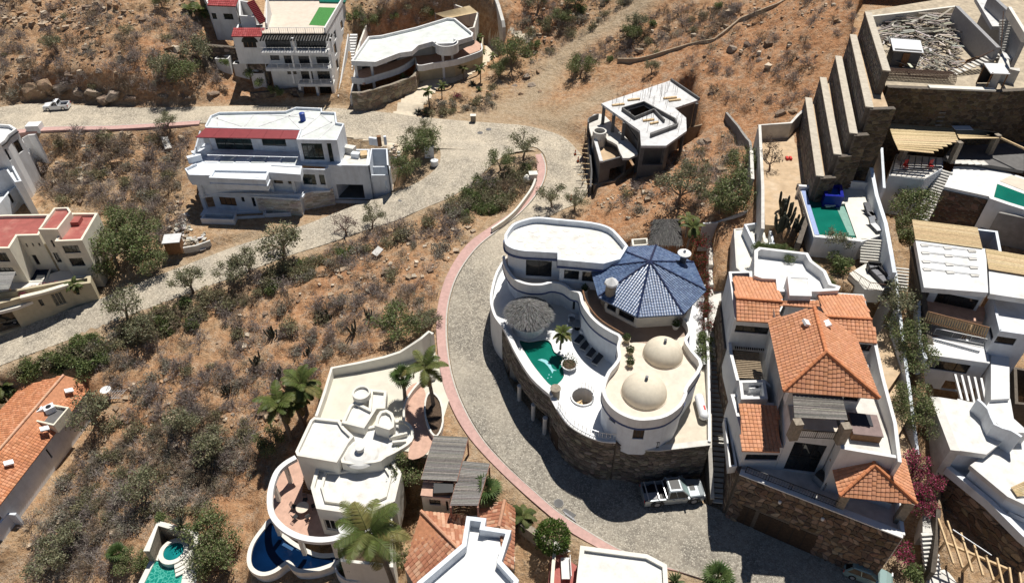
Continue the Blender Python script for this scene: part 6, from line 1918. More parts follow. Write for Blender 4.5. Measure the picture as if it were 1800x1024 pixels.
bwall('low concrete boundary wall running up the red hillside to the top edge', [(1395,-10),(1365,10),(1330,25),(1300,38),(1270,62),(1255,72),(1210,80),(1160,98),(1120,108),(1085,110)], .45, .28, 'sandwall')
bwall('low concrete boundary wall below the unfinished house down to the bend', [(1270,205),(1230,225),(1190,245),(1150,268),(1120,295),(1080,320),(1042,338)], .7, .3, 'sandwall')
bwall('dark sloping boundary wall from the hillside pier down to the sand lot', [(1275,208),(1295,235),(1315,262),(1320,285)], 1.0, mat='concrete')
w = Bld('lot_wall', 'pale plastered wall around the empty sandy lot beside the stepped terraces', G(1340, 300), 'wall')
LZ_ = 13.0
w.slab(PP([(1338,222),(1430,215),(1440,320),(1400,400),(1345,395)], LZ_), LZ_ - 1.5, LZ_ + .02, 'sand', 'lot_floor')
w.lowwall(PP([(1343,395),(1341,330),(1335,222),(1390,218),(1402,206),(1420,198)], LZ_ + 2), 9, [14.5, 15.0, 15.2, 15.2, 15.4, 16.2], .35, 'conclight', 'wall')
w.lowwall(PP([(1322,318),(1320,268)], 13.6), 10, 13.9, .4, 'conclight', 'wall')
for q in ((1383,280),(1389,280)):
 m_ = MB(); w_ = P(*q, LZ_ + .02); m_.box(w_ + (0, 0, .15), (.3, .6, .3));
 t = m_.build('red_fuel_can', 'red'); tag(t, ('left' if q[0] == 1383 else 'right') + ' one of two red cans lying in the sandy lot', 'can', 'red cans in the lot')
# ------------------------------------------------------------ stepped retaining walls and building site, top right
i_ = Bld('stepped_retaining_wall', 'huge stepped stone retaining walls with pale copings at the top right', P(1540, 250, 13), 'retaining wall')
BRN = ((.115, .085, .055), (.15, .115, .075), (.09, .07, .05), (.18, .14, .09))
GRY = ((.18, .168, .155), (.145, .136, .127), (.215, .20, .187), (.165, .154, .143))
M['palestone'] = plain('pale_coping', (.50, .45, .37), .85, .12, 2, (.36, .31, .25), .5, .8)
steps = [  # top edge back, top edge front, top height, inner width
 ((1422,182),(1441,311),17.0), ((1448,146),(1472,273),19.0), ((1475,108),(1500,236),21.0), ((1501,70),(1528,190),23.2), ((1528,30),(1558,126),25.4)]
for q0, q1, z in steps:
 A_, B_ = P2(*q0, z), P2(*q1, z)
 d_ = (B_ - A_) / np.linalg.norm(B_ - A_)
 A_ = A_ - d_ * 1.5
 i_.stone([A_, B_], 11.5, z, (.6, .42), .05, GRY, t=.7, side=1, name='step_wall')
 i_.lowwall([A_, B_], z + .003, z + .14, .85, 'palestone', 'coping')
for k_ in range(4):
 B_, z = P2(*steps[k_][1], steps[k_][2]), steps[k_][2]
 C_ = P2(*steps[k_ + 1][1], steps[k_ + 1][2])
 D_ = B_ + np.array([max(C_[0] - B_[0], 1.0), (C_[1] - B_[1]) * .15])
 i_.stone([B_, np.array([D_[0], B_[1] + .2])], 11.5, z - .05, (.6, .42), .05, BRN, t=.6, side=1, name='front_wall')
 i_.slab([B_ + np.array([0, .6]), np.array([D_[0] - .2, B_[1] + .8]), P2(*steps[k_ + 1][0], steps[k_ + 1][2]), P2(*steps[k_][0], steps[k_][2])], z - 1.2, z - .6, 'sand', 'terrace_fill')
SZ_ = 21.6
fa, fb = P2(1560, 150, SZ_ + .4), P2(1752, 158, SZ_ + .4)
i_.stone([fa, fb, fb + np.array([9, 1.0])], 12, SZ_ + .3, (.62, .45), .05, BRN, t=.7, side=1, name='front_wall')
i_.lowwall([fa + (fb - fa) * .38, fb + (fa - fb) * .02], SZ_ + .3, SZ_ + .5, .8, 'ivory', 'coping')
i_.slab([fa, fb + np.array([12, 0]), P2(1830, -30, SZ_), P2(1520, 20, SZ_)], SZ_ - .6, SZ_, plain('site_rubble_ground', (.46, .39, .29), .95, .2, 1.5, (.3, .25, .2), .6, .8, bmp=.6, bdist=.1), 'site_floor')
i_.lowwall(PP([(1528,30),(1600,22),(1680,12)], SZ_ + 1.3), SZ_ - 1, SZ_ + 1.4, .4, 'ivory', 'back_wall')
def tall(pts, z0, z1, mat='concdark'): i_.lowwall(PP(pts, z1 if not hasattr(z1, '__len__') else z1[0]), z0, z1, .5, mat, 'site_wall')
gwa, gwb = P2(1682, 12, 24.5), P2(1755, 85, 24.5)
i_.lowwall([gwa, gwb], SZ_ - 1, 24.6, .5, 'grey', 'site_wall')
i_.slab([P2(1715,-5,25), P2(1745,-5,25), P2(1765,45,25), P2(1745,45,25)], 24.4, 24.9, 'freshslab', 'upper_slab')
i_.lowwall(PP([(1742,-8),(1775,22),(1805,62)], 26.5), 20, 26.6, .5, 'grey', 'site_wall')
i_.lowwall(PP([(1775,12),(1805,60)], 27.6), 26.6, 27.6, .4, 'ivory', 'coping')
i_.stairs(P(1768, 92, 23.2), P(1768, 35, 26.4), 1.7, 12, 'conclight', thick=.3, gap=True)
i_.stairs(P(1672, 130, SZ_), P(1758, 95, 23.4), 1.2, 11, 'conclight', thick=.12, gap=True)
m_ = MB(); m_.tube([P(1680,120,SZ_ + 1), P(1760,82,24.4)], .06, 5); m_.tube([P(1760,82,24.4), P(1764,20,27.5)], .06, 5); i_.part(m_, 'stair_rail', 'rebar')
i_.slab(PP([(1762,90),(1780,100),(1778,104),(1758,100)], 23.4), 23.1, 23.4, 'freshslab', 'stair_landing')
i_.lowwall(PP([(1755,128),(1764,103)], 23.4), 18, 23.5, .8, 'conclight', 'site_wall')
i_.lowwall(PP([(1764,103),(1768,120),(1792,124)], 23.2), 14, 23.3, 1.0, 'conclight', 'site_wall')
m_ = MB()
for k_ in range(11):      # rung marks on the front wall
 q = fa + (fb - fa) * .62
 m_.box((q[0] - k_ * .05, q[1] - .45, 13.5 + k_ * .55), (.8, .1, .1))
i_.part(m_, 'wall_ladder', 'concrete')
p = P(1583, 112, SZ_)
t = thing('tool_shed', 'small site shed with white sheet roof among scrap timber at the top right', 'shed', p)
m_ = MB(); m_.box(p + (0, 0, 1.1), (3.2, 2.2, 2.2), -.2); m_.build('wall', 'concdark', t)
m_ = MB(); m_.box(p + (0, 0.1, 2.3), (3.6, 2.8, .1), -.2, tilt=(.18, 0)); m_.build('roof', 'vanwhite', t)
m_ = MB(); m_.box(p + (-.3, -1.2, .95), (.8, .06, 1.8), -.2); m_.build('door', 'brown', t)
p = P(1737, 153, SZ_)
t = thing('site_booth', 'open booth with white sheet roof at the corner of the building site', 'booth', p)
m_ = MB(); m_.box(p + (0, 0, 2.3), (2.2, 2.4, .1), -.1, tilt=(.1, 0)); m_.build('roof', 'vanwhite', t)
for u in (-.95, .95):
 for v in (-1, 1):
  m_ = MB(); m_.bar(p + (u, v, 0), p + (u, v, 2.3), .1, .1); m_.build('post', 'brown', t)
m_ = MB(); m_.box(p + (0, 1, 1.1), (2, .06, 2.0)); m_.build('back_panel', 'black', t)
lum = MB()
LC = ((.36, .32, .27), (.48, .45, .40), (.25, .22, .19), (.56, .53, .48), (.17, .15, .13))
for k_ in range(760):
 u, v = random.random(), random.random()
 px, py = 1548 + 135 * u, 38 + 88 * v
 if px < 1610 and py > 80 and random.random() < .85: continue
 q = P(px, py, SZ_)
 an = random.gauss(.25, .5) if py < 75 else random.uniform(0, 3.14)
 l_ = random.uniform(.5, 1.9) * (1.3 if py < 75 else .7) * (2.1 if k_ > 640 else 1)
 z = random.uniform(.05, .55) + (.4 if k_ > 640 else 0) + (.5 if 1610 < px < 1665 and py < 90 else 0)
 d_ = np.array([math.cos(an) * l_, math.sin(an) * l_, random.uniform(-.25, .25)])
 lum.bar(q + (0, 0, z) - d_ / 2, q + (0, 0, z) + d_ / 2, random.uniform(.06, .24) * (1.8 if k_ > 640 else 1), random.uniform(.03, .09), jit(random.choice(LC), .3))
t = lum.build('scrap_timber', 'lumber', kind='stuff'); tag(t, 'heap of scrap timber boards covering the building site', 'timber heap')
m_ = MB()
for k_ in range(60):     # rolled mesh laid along the front edge
 f = k_ / 59; q = P(1528, 134, SZ_) * (1 - f) + P(1672, 143, SZ_) * f
 for a_ in range(9):
  an0, an1 = math.pi * a_ / 8 - .2, math.pi * (a_ + 1) / 8 - .2
  m_.bar(q + (0, math.cos(an0) * .9, .2 + math.sin(an0) * .9), q + (0, math.cos(an1) * .9, .2 + math.sin(an1) * .9), .05, .05)
for a_ in range(14):
 an = math.pi * a_ / 13 - .2
 m_.bar(P(1526,134,SZ_) + (0, math.cos(an) * .92, .2 + math.sin(an) * .92), P(1672,143,SZ_) + (0, math.cos(an) * .92, .2 + math.sin(an) * .92), .05, .05)
t = m_.build('steel_mesh_roll', 'rebar'); tag(t, 'long half-rolled rusty steel mesh along the site edge', 'steel mesh')
m_ = MB()
for k_ in range(16):
 q = P(1562 + k_ * 3.2, 64 + k_ * .3, SZ_ + 1.6); m_.bar(q, q + (-.15, -1.2, -.5), .14, .05)
t = m_.build('corrugated_sheet', 'concdark'); tag(t, 'dark corrugated sheet propped behind the white shed roof', 'metal sheet')
# ------------------------------------------------------------ pool terrace with the long teal pool
j_ = Bld('pool_terrace', 'raised terrace with long rectangular teal pool and royal blue spa block', P(1460, 440, 12), 'pool')
JZ = 14.0
jp = PP([(1411,329),(1447,325),(1484,360),(1506,417),(1436,412)], JZ)
jp = PP([(1411,328),(1475,331),(1506,418),(1436,412)], JZ)
jo = PP([(1404,325),(1520,327),(1548,412),(1512,424),(1430,416)], JZ)
m_ = MB(); holed(m_, jo, [jp], JZ); j_.part(m_, 'deck', 'ivory')
j_.slab(jp, JZ - 1.5, JZ - .15, 'teal', 'pool_water')
j_.walls(PP([(1431,418),(1514,425),(1549,413),(1521,327),(1404,325)], JZ), 9, JZ - .01, 'white', t=.25, name='retaining_wall')
j_.lowwall(PP([(1410,328),(1436,413)], JZ), JZ - 1, JZ + .06, .5, plain('pale_blue_tile', (.30, .38, .62), .4, .08, 3), 'infinity_edge')
j_.lowwall(PP([(1431,416),(1512,424)], JZ), JZ - 1, JZ + .12, .35, 'white', 'coping')
j_.lowwall(PP([(1476,362),(1500,414)], JZ - .12), JZ - .5, JZ - .12, .9, plain('pool_ledge', (.20, .36, .30), .4, .1, 3), 'pool_ledge')
m_ = MB()
sb = PP([(1446,323),(1480,325),(1484,346),(1451,344)], JZ + 1.3)
M['royal'] = plain('royal_blue_tile', (.012, .018, .24), .25, .2, 5, bmp=0)
j_.walls(sb, JZ - .6, JZ + 1.3, 'royal', t=.35, name='spa_block')
j_.slab(offset(sb, .3), JZ + .3, JZ + .95, plain('spa_blue_water', (.02, .10, .42), .08, .2, 3, bmp=0), 'spa_water')
for k_ in range(5):
 q = P(1455 + 6.5 * k_, 362 - 1.3 * k_, JZ + .1); m_ = MB(); m_.box(q, (.5, .4, .12), .1); j_.part(m_, 'stepping_stone', 'ivory')
j_.stone(PP([(1400,440),(1415,395),(1402,335)], 12.6), 10, 13.6, (.5, .4), .06, GRY, t=.5, side=-1)
j_.slab(PP([(1493,480),(1520,464),(1556,462),(1560,500),(1552,510),(1520,508)], 12.2), 10.5, 12.2, 'ivory', 'lower_patio')
j_.stairs(P(1531, 464, 12.2), P(1533, 420, JZ), 2.3, 9, 'ivory', thick=.2, gap=True)
j_.rail([P(1487,482,12.2), P(1525,508,12.2), P(1552,512,12.2)], .9, 'rebar', .16, .02)
j_.lowwall([P2(1530,300,16), P2(1540,345,15.4), P2(1556,395,15), P2(1566,450,14.4), P2(1572,480,13.8)], 10, [16.4, 15.6, 15.2, 14.6, 13.9], .4, 'bwhite', 'side_wall')
j_.lowwall(PP([(1483,318),(1530,322)], 14.9), 13, 15.0, .3, 'white', 'back_wall')
j_.lowwall(PP([(1404,327),(1452,330)], JZ + .4), 12, JZ + .5, .4, 'white', 'back_wall')
q_s = [((1282,395),(1330,392),(1322,470),(1300,480),(1288,440))]
j_.flat(PP([(1290,402),(1308,400),(1330,470),(1310,484),(1294,470)], 11.2), 5, 11.2, .1, .2, 'conclight', 'ivory')
j_.walls(PP([(1308,394),(1352,388),(1362,428),(1326,432)], 12.4), 8, 12.4, 'bwhite', t=.25, name='bath_wall')
j_.slab(offset(PP([(1308,394),(1352,388),(1362,428),(1326,432)], 12.4), .2), 11, 11.6, 'ivory', 'bath_floor')
j_.walls(PP([(1320,410),(1344,408),(1348,428),(1326,430)], 12.2), 10, 12.2, 'ivory', t=.3, name='inner_bath')
for k_, q in enumerate(((1527,375),(1530,381),(1536,401))):
 lounger(('grey lounger nearest the blue spa block beside the white wall', 'grey lounger in the middle of three beside the white wall', 'grey lounger farthest from the blue spa block, pale cushion')[k_], P(*q, JZ), R(100), 'grey loungers by the long pool', 'cushgrey' if k_ < 2 else 'metal', 'cushion')
def sofa(label, p, rz, w=2.0):
 t = thing('outdoor_sofa', label, 'sofa', p)
 c_, s_ = math.cos(rz), math.sin(rz)
 X = lambda u, v, z: np.array([p[0] + u * c_ - v * s_, p[1] + u * s_ + v * c_, p[2] + z])
 m_ = MB(); m_.box(X(0, 0, .2), (w, .85, .4), rz); m_.build('base', 'black', t)
 for u in (-.5, .5):
  m_ = MB(); m_.box(X(u * w / 2, -.05, .47), (w * .46, .7, .14), rz); m_.build('seat_cushion', 'cushgrey', t)
 m_ = MB(); m_.box(X(0, .42, .6), (w, .14, .5), rz); m_.build('backrest', 'black', t)
 for u in (-1, 1):
  m_ = MB(); m_.box(X(u * w / 2, 0, .45), (.12, .85, .5), rz); m_.build('armrest', 'black', t)
sofa('dark wicker sofa against the white wall on the lower pool patio', P(1545, 490, 12.2), R(-75), 2.2)
sofa('dark wicker armchair with folded cover below the pool steps', P(1535, 476, 12.2), R(-10), 1.3)
# ------------------------------------------------------------ deck with timber shade roofs at the right
n_ = Bld('timber_roofed_deck', 'white terrace with pale timber plank roofs under the great retaining wall', P(1620, 310, 14), 'terrace')
NZ = 17.4
def planks(b_, q, n, mat='timberroof', w=.2, name='roof_plank'):
 for i in range(n):
  f = (i + .5) / n
  m_ = MB(); A_, B_ = q[0] * (1 - f) + q[3] * f, q[1] * (1 - f) + q[2] * f
  wd = np.linalg.norm((q[3] - q[0])) / n * .93
  m_.bar(A_, B_, wd, .07, jit(random.choice(((.58, .44, .25), (.64, .50, .30), (.52, .39, .22))), .1)); b_.part(m_, name, 'lumber')
planks(n_, [P(1561,217,NZ), P(1675,226,NZ), P(1684,247,NZ), P(1570,244,NZ)], 9)
planks(n_, [P(1570,244,NZ), P(1684,247,NZ), P(1637,270,NZ), P(1579,264,NZ)], 6)
planks(n_, [P(1675,221,NZ - .2), P(1754,234,NZ - .2), P(1754,242,NZ - .2), P(1686,244,NZ - .2)], 6)
m_ = MB(); m_.bar(P(1754,240,NZ - .3), P(1802,262,NZ - .3), .2, .2); n_.part(m_, 'roof_beam', 'timber')
m_ = MB(); m_.box(P(1692,225,NZ), (2.2, 1.0, .08)); n_.part(m_, 'roof_sheet', 'vanwhite')
NF = 14.8
nd = PP([(1575,272),(1657,278),(1656,295),(1625,315),(1564,308)], NF)
n_.slab(nd, NF - .3, NF, 'concdark', 'deck_base')
for i in range(7):
 f0, f1 = i / 7 + .012, (i + 1) / 7 - .012
 for (A_, B_, D_, C_) in ((P(1575,272,NF), P(1657,278,NF), P(1569,300,NF), P(1656,292,NF)), (P(1568,303,NF), P(1652,297,NF), P(1565,309,NF), P(1628,314,NF))):
  m_ = MB(); m_.prism([(A_ + (B_ - A_) * f0)[:2], (A_ + (B_ - A_) * f1)[:2], (D_ + (C_ - D_) * f1)[:2], (D_ + (C_ - D_) * f0)[:2]], NF + .002, NF + .05); n_.part(m_, 'deck_tile', 'conclight')
n_.walls(PP([(1563,309),(1625,316),(1657,296),(1657,278),(1575,271)], NF - .05), 9, NF - .02, 'bwhite', name='wall')
n_.lowwall(PP([(1549,262),(1563,309)], 16.6), 10, [16.8, 15.0], .3, 'bwhite', 'side_wall')
for q in ((1672,283),(1738,270),(1583,282)):
 b_ = P2(*q, NF); n_.box((*b_, NF + 1.2), (.6, .6, 2.8), .2, 'stonebase2', 'stone_column')
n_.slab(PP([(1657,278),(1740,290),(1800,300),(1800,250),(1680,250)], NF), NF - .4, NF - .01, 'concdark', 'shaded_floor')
for i in range(5):
 q = P(1680 + 12 * i, 284 + i * .6, NF); m_ = MB(); m_.box(q, (.8, 1.0, .08), .1); n_.part(m_, 'deck_tile', 'conclight')
n_.stairs(P(1616, 392, 10.2), P(1664, 300, 14.4), 1.5, 20, 'conclight', thick=.25, gap=True)
for q, lb in (((1590,296),'red chair in shade under the timber roof'), ((1634,296),'red stool near the deck edge above the stairs')):
 p = P(*q, NF + .05)
 t = thing('red_chair', lb, 'chair', p)
 m_ = MB(); m_.box(p + (0, 0, .42), (.5, .5, .06), .3); m_.build('seat', 'red', t)
 m_ = MB(); m_.box(p + (.05, .25, .75), (.5, .06, .6), .3); m_.build('backrest', 'red', t)
 for u in (-.2, .2):
  for v in (-.2, .2):
   m_ = MB(); m_.bar(p + (u, v, 0), p + (u, v, .42), .05, .05); m_.build('leg', 'red', t)
r_ = Bld('white_pool_patio', 'white patio with cut-off teal pool on a brown stone wall at the right edge', P(1700, 380, 11), 'terrace')
QZ = 14.2
rp_ = PP([(1677,292),(1737,291),(1800,312),(1830,330),(1830,352),(1742,350),(1738,345),(1660,328)], QZ)
r_.slab(rp_, QZ - .4, QZ, 'white', 'patio')
r_.walls(offset(rp_, .1), 8.5, QZ - .38, 'stonebase', name='wall')
r_.stone([P2(1660,328,QZ), P2(1738,345,QZ)], 9, QZ - .4, (.6, .45), .06, ((.14, .085, .06), (.19, .12, .085), (.11, .07, .05)), t=.3, side=1)
qp = PP([(1753,323),(1830,352),(1830,372),(1746,350)], QZ + .05)
r_.slab(qp, QZ + .002, QZ + .06, 'teal', 'pool_water')
r_.lowwall(PP([(1740,347),(1772,358),(1830,376)], QZ + .1), 10, QZ + .15, .6, 'white', 'pool_edge')
r_.slab(PP([(1757,318),(1800,335),(1830,345),(1830,325),(1778,308)], QZ + .02), QZ + .003, QZ + .04, 'beigetile', 'beige_paving')
r_.walls(PP([(1745,352),(1830,378),(1830,420),(1740,400)], 11.5), 7, 13.6, 'concrete', closed=False, name='rock_wall')
r_.slab(PP([(1722,402),(1800,415),(1830,425),(1830,395),(1740,385)], 10.6), 8, 10.6, 'concrete', 'rock_ledge')
# ------------------------------------------------------------ white house with timber roof strips, right edge
l_ = Bld('white_terrace_house', 'white two-level house with timber roof strip, balcony and pergola beams at the right', P(1700, 600, 6), 'house')
TZ_ = 13.6
planks(l_, [P(1603,386,TZ_ + .1), P(1718,400,TZ_ + .1), P(1727,437,TZ_ + .1), P(1609,421,TZ_ + .1)], 14)
rw = PP([(1609,421),(1733,437),(1737,514),(1624,505)], TZ_)
l_.slab(rw, TZ_ - .6, TZ_, 'roofwhite', 'roof')
for k_ in range(4):
 y = 428 + k_ * 13.5 + (2 if k_ > 1 else 0)
 m_ = MB(); m_.bar(P(1619 + k_ * 1.5, y, TZ_ + .12), P(1716 + k_ * 2, y + 12, TZ_ + .12), .07, .08); l_.part(m_, 'mounting_rail', 'metal')
 for f in (.06, .48, .92):
  q = P(1619 + k_ * 1.5 + 97 * f, y + 12 * f + 2, TZ_ + .06); m_ = MB(); m_.box(q, (.75, .4, .12)); l_.part(m_, 'rail_foot', 'conclight')
BF_ = 10.2
bl = PP([(1621,548),(1727,566),(1742,520),(1630,505)], BF_)
l_.walls(PP([(1628,527),(1716,545),(1745,500),(1735,440),(1612,425)], BF_ + .1), 6, TZ_ - .6, 'bwhite', {0: [(1650,513,1710,547,3,1,'w')]}, name='upper_wall')
l_.slab(PP([(1619,548),(1728,566),(1735,540),(1625,520)], BF_), BF_ - .5, BF_, 'terrafloor', 'balcony')
rl = [P(1627,562,BF_ + .2), P(1733,590,BF_ + .2)]
for i in range(26):
 f = i / 25; q = rl[0] * (1 - f) + rl[1] * f
 m_ = MB(); m_.bar(q - (0, 0, .3), q + (0, .25, .95), .14, .05); l_.part(m_, 'railing_slat', 'timber')
for z in (-.15, .95):
 m_ = MB(); m_.bar(rl[0] + (0, .2 if z > 0 else 0, z), rl[1] + (0, .2 if z > 0 else 0, z), .1, .08); l_.part(m_, 'railing_bar', 'brown')
l_.lowwall(PP([(1609,540),(1620,590),(1632,622)], 10), 5, [11, 9.5, 9.4], .3, 'bwhite', 'side_wall')
rw2 = PP([(1627,590),(1735,610),(1740,638),(1634,623)], 8.8)
l_.slab(rw2, 8.3, 8.8, 'roofwhite', 'lower_roof')
l_.rail([P(1640,588,8.8), P(1735,608,8.8)], .9, 'white', .2, .02)
l_.walls(PP([(1634,626),(1738,641),(1745,600),(1630,590)], 8.3), 4, 8.32, 'bwhite', {0: [(1640,632,1698,657,3,1,'w'), (1662,668,1688,692,1,1,'o')]}, name='lower_wall')
for k_ in range(5):
 m_ = MB(); m_.bar(P(1678 + 11.5 * k_, 657 + 2 * k_, 7.2), P(1690 + 11 * k_, 702 + 3 * k_, 7.0), .2, .25); l_.part(m_, 'pergola_beam', 'white')
m_ = MB(); m_.bar(P(1682,704,6.9), P(1716,714,6.9), .35, .3); l_.part(m_, 'pergola_edge', 'white')
planks(l_, [P(1732,437,TZ_ + .1), P(1820,452,TZ_ + .1), P(1820,486,TZ_ + .1), P(1738,473,TZ_ + .1)], 12)
l_.slab(PP([(1738,474),(1820,488),(1820,528),(1740,516)], TZ_ - .1), TZ_ - .7, TZ_ - .1, 'roofwhite', 'roof')
l_.flat(PP([(1742,518),(1820,532),(1820,590),(1757,581)], 11.8), 5, 11.8, .2, .25, 'bwhite', 'roofwhite', {2: [(1751,590,1781,607,1,1,'w')], 3: [(1737,578,1746,592,1,1,'w')]})
l_.slab(PP([(1742,612),(1774,618),(1775,700),(1742,702)], 8.6), 5, 8.6, 'roofwhite', 'walkway_roof')
l_.slab(PP([(1742,700),(1776,700),(1782,735),(1810,760),(1780,760),(1750,742),(1735,712)], 8.2), 5, 8.2, 'roofwhite', 'walkway_roof')
l_.lowwall(smoothpoly(PP([(1718,702),(1737,720),(1748,746),(1776,756),(1795,768)], 8.9), 2, False), 4, 9.0, .25, 'bwhite', 'parapet')
l_.walls(PP([(1778,650),(1830,660),(1830,720),(1780,715)], 6), 3, 6.5, 'stonebase', name='court_wall')
m2 = Bld('lower_white_house', 'lower white house with stained flat roofs above the dark stone wall at the right', P(1700, 780, 4), 'house')
a_r = PP([(1648,697),(1720,708),(1737,722),(1746,752),(1776,764),(1734,798),(1685,791)], 7.4)
m2.slab(a_r, 6.8, 7.4, 'roofpaint', 'roof')
m2.walls(offset(a_r, .15), 2, 6.82, 'bwhite', name='wall')
m2.lowwall(PP([(1643,697),(1679,791)], 7.5), 2, 7.5, .8, 'conclight', 'stone_edge')
m2.stone(PP([(1640,697),(1674,791)], 7.4), 1.5, 7.3, (.6, .45), .08, SK, t=.4, side=-1)
b_r = PP([(1705,817),(1760,780),(1785,765),(1830,790),(1830,900),(1771,872)], 6.6)
m2.slab(b_r, 6.1, 6.6, 'roofpaint', 'roof')
m2.walls(offset(b_r, .2), 2, 6.12, 'bwhite', {5: [(1716,832,1760,868,1,1,'o')]}, name='wall')
planks(m2, [P(1777,856,6.8), P(1830,830,6.8), P(1830,870,6.8), P(1788,872,6.8)], 8)
m2.slab(PP([(1668,820),(1690,815),(1775,880),(1830,915),(1830,960),(1800,946)], 4.4), 1, 4.4, 'bwhite', 'terrace')
m2.lowwall(PP([(1666,820),(1740,880),(1800,940),(1830,965)], 5.0), 4.2, 5.1, .5, 'bwhite', 'parapet')
m2.stone(PP([(1663,822),(1738,884),(1798,944),(1830,970)], 4.5), -1, 4.4, (.7, .5), .09, SK, t=.5, side=1)
for q in ((1783,905),(1793,910)):
 w_ = P(*q, 4.4); m_ = MB(); m_.box(w_ + (0, 0, .3), (1.2, .7, .5), R(-35)); m2.part(m_, 'bench_cushion', 'vanwhite')
# ------------------------------------------------------------ timber pergola frame over the lower lane
p_ = Bld('pergola_frame', 'open timber pergola frame of parallel beams in the lower right corner', P(1700, 970, 1), 'pergola')
PZ = 3.6
for A_, B_ in (((1649,911),(1676,990)),((1665,915),(1692,997)),((1689,936),(1709,1004)),((1712,957),(1728,1011)),((1733,976),(1746,1019)),((1752,980),(1763,1026)),((1774,997),(1780,1040)),((1792,1006),(1798,1050))):
 m_ = MB(); m_.bar(P(*A_, PZ), P(*B_, PZ), .14, .2); p_.part(m_, 'beam', 'timber')
m_ = MB(); m_.bar(P(1659,952,PZ - .2), P(1770,999,PZ - .2), .18, .22); p_.part(m_, 'cross_beam', 'timber')
for q in ((1662,952),(1715,976),(1768,998)):
 w_ = P2(*q, PZ - .3); m_ = MB(); m_.bar((*w_, .2), (*w_, PZ - .3), .16, .16); p_.part(m_, 'post', 'timber')
m_ = MB(); m_.tube([P(1675,930,PZ + .4), P(1743,975,PZ + .4)], .05, 6); p_.part(m_, 'pipe', 'metal')
s2 = Bld('lane_steps', 'pale concrete steps going down beside the bougainvillea at the lower right', P(1640, 960, .5), 'stairs')
s2.stairs(P(1640, 1010, .1), P(1632, 935, 2.6), 1.4, 10, 'conclight', thick=.35)
s2.slab(PP([(1622,905),(1640,905),(1642,935),(1622,935)], 2.6), .5, 2.6, 'conclight', 'landing')
s2.slab(PP([(1625,1005),(1660,1000),(1720,1040),(1640,1050)], .2), -1, .2, 'conclight', 'path')
s2.stone(PP([(1652,990),(1648,940),(1642,905)], 3), -.5, [1.5, 3.0, 4.0], (.45, .35), .05, SK, t=.35, side=1)
pth = Bld('garden_path_wall', 'long narrow white garden wall with stepping stones between two right-hand houses', P(1585, 600, 7), 'wall')
pth.lowwall([P2(1573,480,12), P2(1580,560,10), P2(1590,640,8.5), P2(1602,720,7), P2(1612,800,5)], 3, [12.2, 10.4, 8.8, 7.2, 5.2], .3, 'bwhite', 'wall')
for pp_, zz in (([(1540,590),(1580,545),(1592,640),(1558,690)], 7.8), ([(1558,690),(1592,640),(1604,720),(1576,770)], 6.6), ([(1576,770),(1604,720),(1614,805),(1590,835)], 5.0)):
 pth.slab(PP(pp_, zz), zz - 5, zz, 'sand', 'garden_bed')
pth.stairs(P(1582, 545, 9.2), P(1586, 470, 12.0), 1.3, 14, 'conclight', thick=.12, gap=True)
pth.stone([P2(1600,440,12), P2(1620,520,11), P2(1636,625,8)], 4, [12.6, 11.4, 8.4], (.6, .45), .06, SK, t=.5, side=-1)
